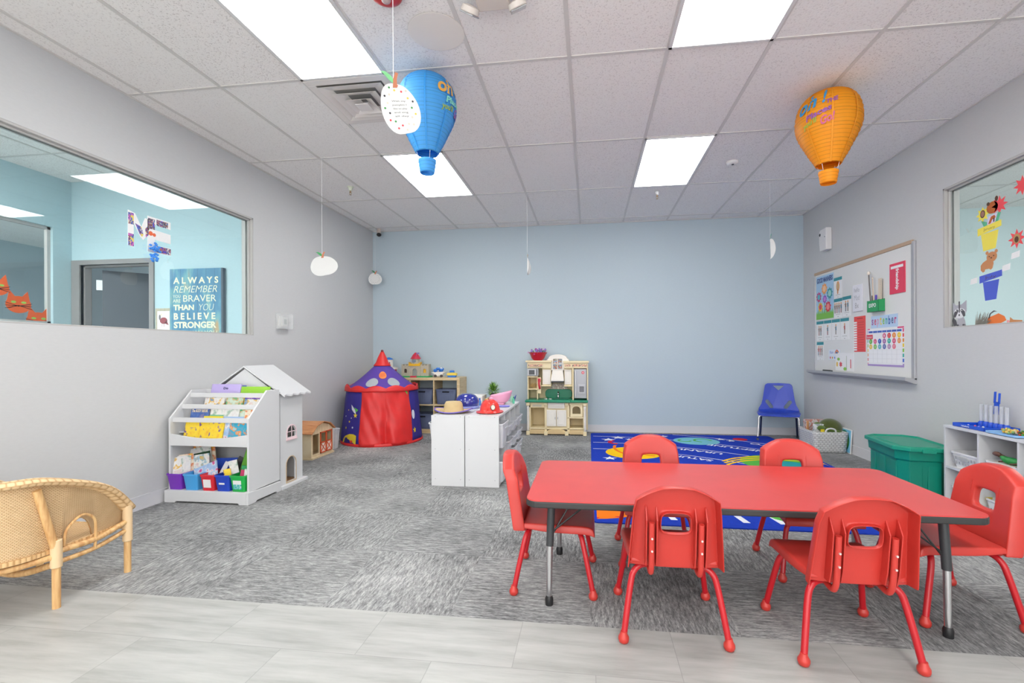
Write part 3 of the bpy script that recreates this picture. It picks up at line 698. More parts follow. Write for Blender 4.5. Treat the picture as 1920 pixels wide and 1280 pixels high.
# drawing sheets, curling slightly
b = BM(); fbox(b, WB, -5.61, -5.43, 1.585, 1.875, c0, c0 + .012); o = solo('drawing_sheets', b, mat('sheet_white', 'e6e6ec', .7), 'white sheets with three pencil doodles saying hello', 'paper', bevel=.002)
b = BM(); f = lambda z: at(WB, -5.53, z); text(b, f(1.82), 'hello', .1, .045, c0 + .0125, bold=-.01); text(b, f(1.735), 'Mad', .1, .055, c0 + .0125, bold=-.02); text(b, f(1.65), '8x', .07, .06, c0 + .0125, bold=-.015); part(o, 'handwriting', b, mat('pencil', '8c8c92', .6))
# red list with clips
b = BM(); fbox(b, WB, -5.605, -5.39, 1.145, 1.53, c0, c0 + .0015); o = solo('red_chart', b, mat('chart_red', 'e8504e', .5), 'tall red list chart with white name strips', 'chart')
b = BM()
for i in range(12): fbox(b, WB, -5.61, -5.55, 1.158 + i * .027, 1.176 + i * .027, c0 + .0016, c0 + .003)
part(o, 'name_strips', b, PAPER)
b = BM()
for i in range(12): fbox(b, WB, -5.53, -5.42, 1.165 + i * .027, 1.168 + i * .027, c0 + .0016, c0 + .002)
fbox(b, WB, -5.55, -5.44, 1.502, 1.510, c0 + .0016, c0 + .002); part(o, 'printed_lines', b, mat('dark_red', 'a02c34', .6))
b = BM(); fbox(b, WB, -4.975, -4.755, 1.70, 1.99, c0, c0 + .008); o = solo('pink_card', b, mat('pink_card', 'e2405e', .5), 'bright pink card with vertical white lettering', 'card')
b = BM(); text(b, lambda u, v, c=0: WB(-4.865 + v, 1.835 - u, c), 'friendship', .2, .06, c0 + .0085, bold=.03); fbox(b, WB, -4.955, -4.775, 1.94, 1.965, c0 + .008, c0 + .009); part(o, 'lettering', b, PAPER)
# calendar
b = BM(); fbox(b, WB, -5.352, -4.775, .998, 1.385, c0, c0 + .0015); o = solo('calendar_chart', b, mat('cal_white', 'eeeef0', .5), 'classroom calendar chart with rainbow dashed border and numbered dots', 'calendar')
RB = ['e05a86', 'e04a4a', 'f0902a', 'f4d02a', '8ac83a', '2ab0a0', '3a68c8', 'a890c8']
b = BM()
for i in range(8):
    z = 1.365 - i * .0475
    fbox(b, WB, -4.797, -4.777, z - .033, z, c0 + .0016, c0 + .0025, i); fbox(b, WB, -5.350, -5.340, z - .03, z, c0 + .0016, c0 + .0025, 7 - i)
fbox(b, WB, -5.35, -4.777, .999, 1.018, c0 + .0016, c0 + .0026, 7); fbox(b, WB, -5.35, -5.31, 1.372, 1.384, c0 + .0016, c0 + .0025, 0); fbox(b, WB, -4.87, -4.777, 1.368, 1.384, c0 + .0016, c0 + .0025, 0)
part(o, 'border', b, [mat('c_' + c, c, .5) for c in RB])
b = BM()
for i in range(7): fbox(b, WB, -5.33 + i * .075, -5.262 + i * .075, 1.338, 1.358, c0 + .0016, c0 + .0024)
part(o, 'weekday_bar', b, mat('weekday_blue', '3f62b8', .5))
b = BM()
for i in range(8): fbox(b, WB, -5.332 + i * .075, -5.331 + i * .075, 1.03, 1.17, c0 + .0016, c0 + .002)
for i in range(4): fbox(b, WB, -5.332, -4.808, 1.03 + i * .045, 1.031 + i * .045, c0 + .0016, c0 + .002)
part(o, 'grid_lines', b, mat('line_grey', 'b8b8bc', .6))
DC = ['e05a86', 'd83a3a', 'f0902a', 'f4d02a', '5ab83a', 'e05a86', '2a5ab8', 'a86aa8', '2ab0a0', 'e0507a', 'f09a4a', 'f0c850', '7ac050', '5ab8c8', '5a6ab0', 'b890b8', 'ea7a90']
b = BM(); b2 = BM()
for i in range(17):
    k = i + 3; r_, c_ = divmod(k, 7); a = -5.296 + c_ * .075; z = 1.305 - r_ * .054
    plate(b, WB, circ(a, z, .026, 14), c0 + .0016, c0 + .0028, i); text(b2, at(WB, a, z), str(i + 1), .014 if i < 9 else .022, .022, c0 + .0032)
d = part(o, 'number_dots', b, [mat('c_' + c, c, .5) for c in DC]); part(d, 'numerals', b2, PAPER)
b = BM(); fbox(b, WB, -5.37, -5.26, 1.275, 1.322, c0 + .003, c0 + .004, 0); text(b, at(WB, -5.315, 1.298), 'Summer', .09, .022, c0 + .0045, 1); part(o, 'season_tag', b, [mat('tag_red', 'd8485a', .5), PAPER])
b = BM(); fbox(b, WB, -5.29, -4.865, 1.386, 1.51, c0, c0 + .0022); o = solo('month_banner', b, mat('banner_blue', 'bcd4ee', .5), 'pale blue banner spelling september in rainbow letters', 'banner')
b = BM()
for i, ch in enumerate('september'): text(b, at(WB, -5.262 + i * .0455, 1.448 - (.012 if ch == 'p' else -.008 if ch in 'tb' else 0)), ch, .03, .085 if ch in 'ptb' else .06, c0 + .003, i, bold=.02)
part(o, 'lettering', b, [mat('c_' + c, c, .5) for c in ('a86aa8', 'd84a6a', 'e0a0b8', 'ecd050', '8ac85a', '2fa8a8', '2a5ab0', '5a6a98', 'c8508a')])
# drawings tucked low on the board
b = BM(); fbox(b, WB, -6.16, -5.9, 1.05, 1.17, c0, c0 + .0015); o = solo('rainbow_card', b, mat('card_blue', 'dfe6f0', .6), 'small card with a rainbow low on the whiteboard', 'card')
b = BM()
for k, c in enumerate(('d8505a', 'e8b050', '6a8ad0')): plate(b, WB, [(-5.97 + (.045 - .011 * k) * cos(a), 1.125 + (.045 - .011 * k) * sin(a)) for a in [pi * i / 12 for i in range(13)]], c0 + .0016 + k * .0005, c0 + .002 + k * .0005, k)
for k in range(4): plate(b, WB, circ(-6.12 + k * .05, 1.075, .014, 10), c0 + .0016, c0 + .002, k % 3)
text(b, at(WB, -6.09, 1.14), 'Rain', .08, .03, c0 + .002, 2); part(o, 'drawing', b, [mat('c_' + c, c, .5) for c in ('d8505a', 'e8b050', '6a8ad0')])
b = BM(); fbox(b, WB, -6.0, -5.615, .925, 1.135, c0, c0 + .003); o = solo('birthday_card', b, PAPER, 'white folded card with red flower and green leaves above the marker tray', 'card')
b = BM(); plate(b, WB, star(-5.88, 1.0, .035, .022, 6), c0 + .0031, c0 + .004, 0); plate(b, WB, circ(-5.93, 1.06, .03, 10, .018), c0 + .0031, c0 + .004, 1); plate(b, WB, circ(-5.79, .95, .035, 10, .02), c0 + .0031, c0 + .004, 1); plate(b, WB, circ(-5.96, 1.0, .02, 10, .03), c0 + .0031, c0 + .004, 2); fbox(b, WB, -5.76, -5.755, .93, 1.1, c0 + .0031, c0 + .004, 3); fbox(b, WB, -5.68, -5.665, .96, 1.06, c0 + .0031, c0 + .004, 0)
part(o, 'drawing', b, [mat('c_' + c, c, .5) for c in ('d84a5a', '8ac050', 'f0c860', '8a9a7a')])
b = BM(); tube(b, [WB(-6.22, .917, .05), WB(-6.04, .917, .055)], .011, 10); o = solo('dry_erase_marker', b, BLACK, 'black marker lying in the whiteboard tray', 'marker', smooth=True)
b = BM(); tube(b, [WB(-6.04, .917, .055), WB(-6.0, .917, .056)], .009, 10); part(o, 'cap', b, DGREY, smooth=True)
# magnetic pen holder
t = thing('pen_holder', 'green magnetic pen holder on the whiteboard', 'pen holder', WB(-5.16, 1.55, .03))
b = BM()
for a in ((-5.255, -5.06, 1.55, 1.555, c0, .075), (-5.255, -5.06, 1.55, 1.665, .07, .075), (-5.255, -5.25, 1.55, 1.668, c0, .075), (-5.065, -5.06, 1.55, 1.668, c0, .075), (-5.255, -5.06, 1.55, 1.675, c0, c0 + .004)): fbox(b, WB, *a)
hb = part(t, 'box', b, mat('holder_green', '1f9a58', .4), bevel=.003)
b = BM(); text(b, at(WB, -5.16, 1.615), 'EXPO', .12, .04, .0756, bold=.03); part(hb, 'lettering', b, PAPER)
for i, (a, z1, da, r, c, lb) in enumerate(((-5.235, 1.96, -.05, .006, '6a6460', 'long dark grey pointer standing in the green pen holder'), (-5.19, 1.9, -.03, .005, 'd8c0a8', 'thin tan stick standing in the green pen holder'), (-5.21, 1.72, -.01, .009, '26262a', 'black marker standing in the green pen holder'), (-5.16, 1.72, .0, .009, '5a3ab8', 'violet marker standing in the green pen holder'))):
    b = BM(); tube(b, [WB(a, 1.556, .045), WB(a + da, z1, .04)], r, 8)
    o = solo('pointer' if i < 2 else 'marker_pen', b, mat('c_' + c, c, .5), lb, 'pointer' if i < 2 else 'marker', smooth=True)
    if i < 2: b = BM(); ball(b, WB(a + da, z1, .04), .016 if i == 0 else .009, (1, 1, 1.3), 10); part(o, 'tip', b, mat('pointer_tip', 'e6dccb', .5), smooth=True)
b = BM(); fbox(b, WB, -5.135, -5.085, 1.556, 1.88, .03, .034); o = solo('wooden_ruler', b, mat('ruler_wood', 'dccdb8', .5), 'clear pale ruler standing in the green pen holder', 'ruler')
b = BM()
for i in range(14): fbox(b, WB, -5.105, -5.09 , 1.69 + i * .0125, 1.6915 + i * .0125, .0341, .0346)
part(o, 'tick_marks', b, DGREY)

# ================================================================ TABLE
TX0, TX1, TY0, TY1, TZ = -.282, 1.565, 2.03, 2.805, .505
t = thing('activity_table', 'long low red-topped activity table with black edge', 'table', ((TX0 + TX1) / 2, (TY0 + TY1) / 2, 0))
TF = Fr((0, 0, 0), (1, 0, 0), (0, 1, 0))
b = BM(); plate(b, TF, rrect(TX0 + .003, TX1 - .003, TY0 + .003, TY1 - .003, .055, 6), TZ - .006, TZ)
part(t, 'tabletop', b, mat('red_laminate', 'cc4341', .3, var=.1, vscale=5, bump=.05, bscale=60))
b = BM(); plate(b, TF, rrect(TX0, TX1, TY0, TY1, .058, 6), TZ - .033, TZ - .004); part(t, 'edge_band', b, mat('black_edge', '303030', .5), bevel=.006, seg=3)
b = BM(); fbox(b, TF, TX0 + .12, TX1 - .12, TY0 + .1, TY0 + .13, TZ - .055, TZ - .034); fbox(b, TF, TX0 + .12, TX1 - .12, TY1 - .13, TY1 - .1, TZ - .055, TZ - .034); part(t, 'apron_rail', b, BLACK)
for (x, y) in ((-.185, 2.135), (1.43, 2.09), (-.172, 2.68), (1.40, 2.70)):
    sx = 1 if x < .5 else -1
    b = BM(); tube(b, [(x + sx * .012, y + (.008 if y < 2.4 else -.008), TZ - .034), (x + sx * .004, y, .27)], .0175, 14)
    lg = part(t, 'leg', b, mat('leg_black', '35373a', .35), smooth=True)
    b = BM(); tube(b, [(x + sx * .004, y, .275), (x, y, .035)], .0135, 14); part(lg, 'lower_tube', b, CHROME, label='chrome lower tube', smooth=True)
    b = BM(); lathe(b, [(.018, 0), (.019, .028), (.014, .042)], (x, y, 0), 16); part(lg, 'rubber_foot', b, BLACK, smooth=True)
    b = BM(); tube(b, [(x + sx * .01, y, .33), (x + sx * .17, y + (.02 if y < 2.4 else -.02), TZ - .05)], .004, 6); tube(b, [(x + sx * .01, y, .31), (x + sx * .10, y + (.05 if y < 2.4 else -.05), TZ - .05)], .004, 6)
    part(lg, 'brace', b, BLACK)
# ================================================================ RED CHAIRS  (local: sitter faces +Y)
def red_chair():
    t = thing('school_chair', 'x', 'chair')
    LZ = [0, .06, .13, .19, .25, .29, .32]
    def half(z): return .168 - .03 * (z / .32) - (.0 if z < .25 else 0)
    cols = [-1, -.985, -.72, -.395, -.365, 0, .365, .395, .72, .985, 1]; rows = [0, .03, .22, .415, .435, .55, .685, .705, .97, 1]
    def P(s, v):
        z = .294 + v * .344 - .058 * abs(s) ** 2.2 * min(1, max(0, (v - .70) / .26))
        hw = .172 - .026 * v
        y = -.150 - .055 * v + .018 * (s * s) - .006
        return Vector((s * hw, y, z))
    b = BM(); V = [[b.verts.new(P(s, v)) for v in rows] for s in cols]
    for i in range(len(cols) - 1):
        for j in range(len(rows) - 1):
            if 3 < i < 6 and 3 < j < 6: continue
            b.faces.new((V[i][j], V[i+1][j], V[i+1][j+1], V[i][j+1]))
    # rolled flange pointing backwards
    rim = [V[0][j] for j in range(len(rows))] + [V[i][-1] for i in range(1, len(cols))] + [V[-1][j] for j in range(len(rows) - 2, -1, -1)]
    prev = None
    for k, v in enumerate(rim):
        c = v.co; d = Vector((c.x * .06, -.055, .002)); a1 = b.verts.new(c + d * .3 + Vector((.0025 * (1 if c.x > 0 else -1), 0, .002))); a2 = b.verts.new(c + d)
        if prev:
            b.faces.new((prev[0], v, a1, prev[1])); b.faces.new((prev[1], a1, a2, prev[2]))
        prev = (v, a1, a2)
    # lip around the handle hole
    hole = [V[4][4], V[5][4], V[6][4], V[6][5], V[6][6], V[5][6], V[4][6], V[4][5]]
    hv = [b.verts.new(v.co + Vector((0, -.026, 0))) for v in hole]
    for k in range(8): b.faces.new((hole[k], hole[(k+1) % 8], hv[(k+1) % 8], hv[k]))
    bk = part(t, 'backrest', b, RED, smooth='all', solid=.007, subsurf=2)
    for s in (-1, 1):
        x = s * .093
        for dx in (-.02, .02):
            b = BM(); yb = -.165
            q = Fr((x + dx, 0, 0), (0, 1, 0))
            plate(b, q, [(-.19, .31), (-.155, .31), (-.188, .555), (-.197, .545), (-.222, .50), (-.205, .36)], -.002, .002)
            part(bk, 'stiffening_rib', b, RED)
        b = BM(); tube(b, curve([(x, -.10, .285), (x, -.165, .277), (x, -.192, .30), (x, -.203, .36), (x, -.215, .49)], 5), .011, 12)
        part(t, 'upright', b, RED, smooth=True)
        b = BM()
        for z in (.38, .43): plate(b, Fr((x + s * .0, -.218 - (z - .38) * .1, z), (1, 0, 0)), circ(0, 0, .004, 8), -.002, .004)
        part(bk, 'rivet', b, mat('rivet', 'e8d8d4', .3, .5))
    # seat
    cols = [-1, -.96, -.6, 0, .6, .96, 1]; rows = [0, .04, .3, .65, .93, 1]
    def Q(s, v):
        hw = .165 + .018 * v; y = -.145 + .335 * v
        return Vector((s * hw * (1 if v < .9 else .985), y, .327 - .010 * (1 - abs(s) ** 2) * sin(pi * v) - (.012 if v > .98 else 0)))
    b = BM(); V = [[b.verts.new(Q(s, v)) for v in rows] for s in cols]
    for i in range(len(cols) - 1):
        for j in range(len(rows) - 1): b.faces.new((V[i][j], V[i+1][j], V[i+1][j+1], V[i][j+1]))
    rim = [V[0][j] for j in range(len(rows))] + [V[i][-1] for i in range(1, len(cols))] + [V[-1][j] for j in range(len(rows) - 2, -1, -1)] + [V[i][0] for i in range(len(cols) - 2, 0, -1)]
    R1 = [b.verts.new(v.co + Vector((v.co.x * .03, (v.co.y - .02) * .03, -.034 if v.co.y > -.1 else -.02))) for v in rim]
    for k in range(len(rim)): k2 = (k + 1) % len(rim); b.faces.new((rim[k], rim[k2], R1[k2], R1[k]))
    part(t, 'seat', b, RED, smooth='all', solid=.006, subsurf=2)
    b = BM(); box(b, -.1, .1, -.12, -.1, .282, .302); box(b, -.1, .1, .1, .12, .282, .302); part(t, 'seat_frame', b, REDM, bevel=.004)
    for sx in (-1, 1):
        for sy in (-1, 1):
            b = BM(); y0 = -.11 if sy < 0 else .11
            tube(b, curve([(sx * .075, y0, .284), (sx * .125, y0 + sy * .012, .284), (sx * .155, y0 + sy * .025, .262), (sx * .168, y0 + sy * .035, .22), (sx * .185, y0 + sy * .057, .12), (sx * .2, sy * .187, .022)], 5), .0125, 12)
            lg = part(t, 'leg', b, REDM, smooth='all')
            b = BM(); lathe(b, [(.012, .0), (.018, .004), (.0215, .014), (.021, .024), (.015, .034), (.012, .046)], (sx * .2, sy * .187, 0), 16); part(lg, 'ball_glide', b, RED, smooth=True)
    return t
rc = red_chair()
CH = [(.332, 2.078, 0, 'red school chair at near side of table, straight behind its left half'), (.977, 2.022, 0, 'red school chair closest to the viewer, at near side near right end of table'),
      (-.172, 2.40, -pi / 2, 'red school chair at the left end of the table'), (1.575, 2.355, pi / 2, 'red school chair at the right end of the table'),
      (.372, 2.737, pi, 'red school chair on the far side of table, left of the two'), (1.155, 2.675, pi, 'red school chair on the far side of table, right of the two')]
for i, (x, y, rz, lb) in enumerate(CH):
    o = rc if i == 0 else dup(rc)
    o.location = (x, y, 0); o.rotation_euler = (0, 0, rz); o['label'] = lb; o['group'] = 'red school chairs around the table'
# ================================================================ BLUE CHAIR (local: sitter faces -Y)
def blue_chair():
    t = thing('blue_chair', 'x', 'chair')
    f = lambda a, z, c=0: Vector((a, .135 + (z - .36) * .32 - c + .10 * (a * a) / .04 * -.2, z))
    out = [(-.235, .345), (-.238, .38), (-.205, .44), (-.19, .50), (-.165, .68), (-.155, .70), (-.13, .714), (0, .72), (.13, .714), (.155, .70), (.165, .68), (.19, .50), (.205, .44), (.238, .38), (.235, .345)]
    out = [(a, z) for a, z in out]
    def slot(s):
        p0, p1, r = Vector((s * .135, .475)), Vector((s * .085, .405)), .022; d = (p1 - p0).normalized(); nrm = Vector((-d.y, d.x)); o = []
        for k in range(7): a = pi * k / 6; o.append(p0 + nrm * r * cos(a) - d * r * sin(a))
        for k in range(7): a = pi * k / 6; o.append(p1 - nrm * r * cos(a) + d * r * sin(a))
        return [(p.x, p.y) for p in o]
    b = BM(); plate(b, f, out, -.006, .006, holes=[[(-.068, .685), (0, .622), (.068, .685)], slot(-1), slot(1)]); part(t, 'backrest', b, BLUE, bevel=.003)
    b = BM()
    def sf(u, v):
        x = (u * 2 - 1); y = .15 - .40 * v; hw = .235 + .02 * sin(pi * v)
        z = .352 - .012 * sin(pi * v) + .035 * (v < .12) * (1 - v / .12) - .03 * max(0, (v - .85) / .15) ** 2 + .008 * x * x
        return Vector((x * hw, y, z))
    grid(b, 12, 12, sf); part(t, 'seat', b, BLUE, smooth='all', solid=.012, subsurf=1)
    for sx in (-1, 1):
        b = BM(); tube(b, curve([(sx * .12, -.15, .318), (sx * .19, -.15, .318), (sx * .225, -.155, .295), (sx * .23, -.165, .2), (sx * .24, -.19, 0.012)], 5), .012, 12); l1 = part(t, 'leg', b, CHROME, smooth='all')
        b = BM(); lathe(b, [(.015, 0), (.016, .02), (.012, .026)], (sx * .24, -.19, 0), 12); part(l1, 'glide', b, DGREY, smooth=True)
        b = BM(); tube(b, curve([(sx * .2, -.1, .318), (sx * .2, .08, .318), (sx * .205, .125, .28), (sx * .22, .19, 0.012)], 5), .012, 12); l1 = part(t, 'leg', b, mat('navy_tube', '2b3558', .35, .4), smooth='all')
        b = BM(); lathe(b, [(.015, 0), (.016, .02), (.012, .026)], (sx * .22, .19, 0), 12); part(l1, 'glide', b, DGREY, smooth=True)
    b = BM(); tube(b, [(-.19, -.15, .318), (.19, -.15, .318)], .011, 10); part(t, 'front_rail', b, CHROME, smooth=True)
    return t
bc = blue_chair(); bc.location = (2.455, 6.50, .006); bc.rotation_euler = (0, 0, -.36)
bc['label'] = 'blue plastic chair with chrome legs standing by the far right corner'
o = dup(bc, (-1.20, 6.42, 0), -pi / 2 + .1, 'dark blue small chair half hidden between white shelves and play kitchen')
o.scale = (.78, .78, .78)
# ================================================================ WICKER CHAIR
WK = weave_mat('wicker_weave', 'e6c79c', 'bb905c', 110, 56); CANE = wood_mat('cane', 'dfb880', 'c4925c', (8, 8, 1), 8)
WRAP = weave_mat('cane_wrap', 'e6c598', 'b88a58', 1, 18, bumpd=.002)
cx, cy = -2.70, 1.83
t = thing('wicker_armchair', 'small woven rattan tub chair cut by the left edge', 'armchair', (cx, cy, 0))
plan = curve([(.270, .345, 0), (.292, .2, 0), (.295, .0, 0), (.268, -.14, 0), (.17, -.245, 0), (0, -.29, 0), (-.17, -.245, 0), (-.268, -.14, 0), (-.295, 0, 0), (-.292, .2, 0), (-.270, .345, 0)], 8)
def rimz(i):
    q = plan[i]; u = i / (len(plan) - 1); v = abs(u - .5) * 2
    return .60 - .02 * v * v - .24 * max(0, (v - .45) / .55) ** 1.9
def wall_pt(u, v):
    k = u * (len(plan) - 1); i = min(int(k), len(plan) - 2); p = plan[i].lerp(plan[i+1], k - i); zt = rimz(i) * (1 - k + i) + rimz(i + 1) * (k - i)
    zb = .245
    yy = p.y
    if .04 < yy < .17: zb = .245 + .125 * math.sqrt(max(0, 1 - ((yy - .105) / .066) ** 2))
    z = zb + (zt - zb) * v; fl = 1 - .10 * (1 - (z - .2) / .4)
    return Vector((cx + p.x * fl, cy + p.y * (fl if p.y < 0 else 1), z))
b = BM(); grid(b, 160, 10, wall_pt); part(t, 'woven_wall', b, WK, smooth='all', solid=.008)
b = BM()
def rim_pt(u, v):
    k = u * (len(plan) - 1); i = min(int(k), len(plan) - 2); p = plan[i].lerp(plan[i+1], k - i); z = rimz(i) * (1 - k + i) + rimz(i + 1) * (k - i)
    d = Vector((p.x, p.y + .02, 0)).normalized(); a = 2 * pi * v
    return Vector((cx + p.x, cy + p.y, z)) + d * (.036 * cos(a) + .006) + Vector((0, 0, .019 * sin(a)))
V = grid(b, 120, 12, rim_pt); b.faces.new(V[0][:-1]); b.faces.new(V[-1][:-1])
part(t, 'rolled_rim', b, weave_mat('rim_weave', 'e6c698', 'b58a58', 60, 6), smooth='all')
b = BM(); seat = [(p.x * .96, p.y * .96) for p in plan[4:-4]]; seat += [(-.26, .30), (.26, .30)]
sfn = Fr((cx, cy, 0), (1, 0, 0), (0, 1, 0)); plate(b, sfn, seat, .25, .268)
uvl = b.loops.layers.uv.verify()
for fc in b.faces:
    for l in fc.loops: l[uvl].uv = (l.vert.co.x, l.vert.co.y)
part(t, 'woven_seat', b, weave_mat('seat_weave', 'dfb986', 'b48752', 60, 60))
for sx in (-1, 1):
    for (px_, py_, top, lean) in ((.295, 0, .30, 0), (.272, .352, .345, 0)):
        x, y = cx + sx * px_, cy + py_
        b = BM(); tube(b, [(x, y, 0), (x, y, top)], [.0155, .0165], 14); lg = part(t, 'leg', b, CANE, smooth=True)
        b = BM(); n = 14; z0 = .165 if py_ else .185
        zs = [z0 + (top - z0 + .01) * k / 40 for k in range(41)]
        L_ = [[(x + (.0205 + .0018 * (k % 2)) * cos(2 * pi * j / n), y + (.0205 + .0018 * (k % 2)) * sin(2 * pi * j / n), z) for j in range(n)] for k, z in enumerate(zs)]
        rings(b, L_); part(lg, 'cane_wrapping', b, mat('wrap', 'e4c69c', .5), smooth='all')
    x = cx + sx * .295
    b = BM(); tube(b, curve([(x, cy, .255), (cx + sx * .29, cy + .18, .245), (cx + sx * .272, cy + .352, .27)]), .013, 12); part(t, 'side_rail', b, CANE, smooth=True)
    b = BM(); tube(b, curve([(x, cy, .205), (cx + sx * .285, cy + .18, .2), (cx + sx * .272, cy + .352, .225)]), .011, 12); part(t, 'side_rail', b, CANE, smooth=True)
    b = BM(); tube(b, [(x, cy - .004, .27), (cx + sx * .296, cy - .075, .555)], .016, 12); part(t, 'back_post', b, CANE, smooth=True)
    b = BM(); tube(b, curve([(cx + sx * .292, cy + .17, .2), (cx + sx * .295, cy + .172, .27), (cx + sx * .295, cy + .165, .35), (cx + sx * .295, cy + .11, .385), (cx + sx * .295, cy + .045, .34), (cx + sx * .296, cy + .03, .27)]), .006, 8); part(t, 'arch_trim', b, CANE, smooth=True)
b = BM(); tube(b, curve([(cx + .295, cy, .235), (cx + .2, cy - .15, .225), (cx, cy - .22, .22), (cx - .2, cy - .15, .225), (cx - .295, cy, .235)]), .014, 12); part(t, 'back_rail', b, CANE, smooth=True)
b = BM(); tube(b, curve([(cx + .295, cy, .2), (cx + .05, cy - .0, .14), (cx - .295, cy, .2)]), .015, 12); part(t, 'cross_rail', b, CANE, smooth=True)
b = BM(); tube(b, [(cx + .272, cy + .352, .24), (cx - .272, cy + .352, .24)], .013, 12); part(t, 'front_rail', b, CANE, smooth=True)
# ================================================================ RUG
RX0, RX1, RY0, RY1 = .02, 2.40, 3.19, 6.71
t = thing('classroom_rug', 'blue space rug with planets and orbit lines', 'rug', ((RX0 + RX1) / 2, (RY0 + RY1) / 2, 0))
RF = Fr((0, 0, 0), (1, 0, 0), (0, 1, 0))
b = BM(); plate(b, RF, rrect(RX0, RX1, RY0, RY1, .04, 4), .0005, .008); part(t, 'rug_pile', b, mat('rug_blue', '2340b4', .95, bump=.6, bscale=260, var=.12, vscale=40, spec=.1))
def inside(pts): return [(min(max(x, RX0 + .03), RX1 - .03), min(max(y, RY0 + .03), RY1 - .03)) for x, y in pts]
rm = lambda n, c: mat('rug_' + n, c, .95, bump=.5, bscale=260, spec=.1)
rw_, ry_, ro_, rg_, rt_, rr_, rl_ = rm('white', 'e4e6ee'), rm('yellow', 'f4c41c'), rm('orange', 'ee7a1e'), rm('green', '5ab24a'), rm('teal', '2ea0a8'), rm('red', 'c8283c'), rm('lightteal', '7ac0d0')
b = BM()
for r in (2.32, 2.72, 3.16, 3.56):
    a0, a1 = .18, pi / 2 - .01; n = 40; P_ = [(RX0 + .03 - .03 + r * cos(a0 + (a1 - a0) * k / n), 3.3 + r * sin(a0 + (a1 - a0) * k / n)) for k in range(n + 1)]
    P_ = [p for p in P_ if p[0] < RX1 - .03 and p[1] < RY1 - .03]
    for (x, y), (x2, y2) in zip(P_, P_[1:]):
        d = Vector((x2 - x, y2 - y)).normalized(); nn = Vector((-d.y, d.x)) * .008
        b.faces.new([b.verts.new((p[0], p[1], .0084)) for p in ((x - nn.x, y - nn.y), (x + nn.x, y + nn.y), (x2 + nn.x, y2 + nn.y), (x2 - nn.x, y2 - nn.y))])
part(t, 'orbit_lines', b, rw_)
b = BM()
for (s, r, ang, wd) in (('SATURN', 2.22, 1.08, .5), ('URANUS', 2.62, 1.10, .62), ('NEPTUNE', 3.06, .98, .66), ('PLUTO', 3.46, .90, .46)):
    def fm(u, v, c=0, r=r, ang=ang): rr = r - v; a = ang + u / r; return Vector((.02 + rr * cos(a), 3.3 + rr * sin(a), .0086))
    text(b, fm, s, wd, .085, bold=.02)
part(t, 'orbit_lettering', b, rw_)
b = BM()
for (x, y, r) in ((.385, 6.38, .1), (.25, 6.22, .1), (.52, 6.27, .06), (.22, 5.13, .08), (.46, 5.0, .09), (1.70, 6.40, .07), (1.80, 6.30, .06), (1.0, 6.55, .07), (2.2, 4.4, .07)): plate(b, RF, star(x, y, r, r * .42, 5), .008, .0087)
part(t, 'stars', b, rw_)
def disc_part(name, layers):
    b = BM(); ms = []
    for k, (pts, m) in enumerate(layers):
        if m not in ms: ms.append(m)
        plate(b, RF, inside(pts), .008, .0086 + .0003 * k, ms.index(m))
    part(t, name, b, ms)
def arc_band(cx_, cy_, r, w_, a0, a1, n=16, ry=1.):
    o = [(cx_ + r * cos(a0 + (a1 - a0) * k / n), cy_ + ry * r * sin(a0 + (a1 - a0) * k / n)) for k in range(n + 1)]
    return o + [(cx_ + (r - w_) * cos(a1 - (a1 - a0) * k / n), cy_ + ry * (r - w_) * sin(a1 - (a1 - a0) * k / n)) for k in range(n + 1)]
disc_part('sun', [(circ(RX0, 3.75, .50, 32), ro_), (star(RX0, 3.75, .5, .42, 16), rr_), (circ(RX0, 3.75, .47, 32), ro_), (circ(RX0, 3.75, .30, 32), ry_)])
disc_part('striped_planet', [(circ(.50, 5.44, .315, 32), ry_), (arc_band(.9, 5.7, .62, .035, 2.9, 4.1), ro_), (arc_band(.9, 5.7, .47, .035, 2.75, 4.3), ro_), (arc_band(.9, 5.7, .34, .03, 2.9, 4.5), ro_), (arc_band(.36, 6.05, .13, .05, 2.0, 4.6), rr_)])
disc_part('teal_planet', [(circ(1.36, 6.24, .285, 32, .25), rl_), (arc_band(1.45, 6.28, .12, .03, 0, 4.4), rg_), (arc_band(1.22, 6.26, .09, .03, 2, 6), rg_)])
disc_part('red_planet', [(circ(1.95, 6.42, .09, 20), rr_)])
disc_part('green_planet', [(circ(1.92, 5.10, .36, 36), rg_), (circ(1.99, 4.98, .2, 24), rt_), (arc_band(1.95, 4.7, .72, .03, .7, 2.5), ry_), (arc_band(1.95, 4.62, .72, .03, .7, 2.5), ry_), (arc_band(1.95, 4.54, .72, .03, .7, 2.5), ry_)])
disc_part('small_planet', [(circ(.80, 3.42, .1, 20), rt_), (circ(1.35, 3.46, .12, 20), rg_)])
for i in range(7):
    b = BM(); x = .55 + i * .235; plate(b, RF, [(x, 3.29), (x + .045, 3.29), (x + .02, 3.42), (x - .025, 3.42)], .008, .0087)
    text(b, lambda u, v, c=0, x=x: Vector((x - .07 - u, 3.5 - v, .0087)), 'NAMES!'[i % 6], .05, .06, bold=.02)
    part(t, 'border_mark', b, rw_)
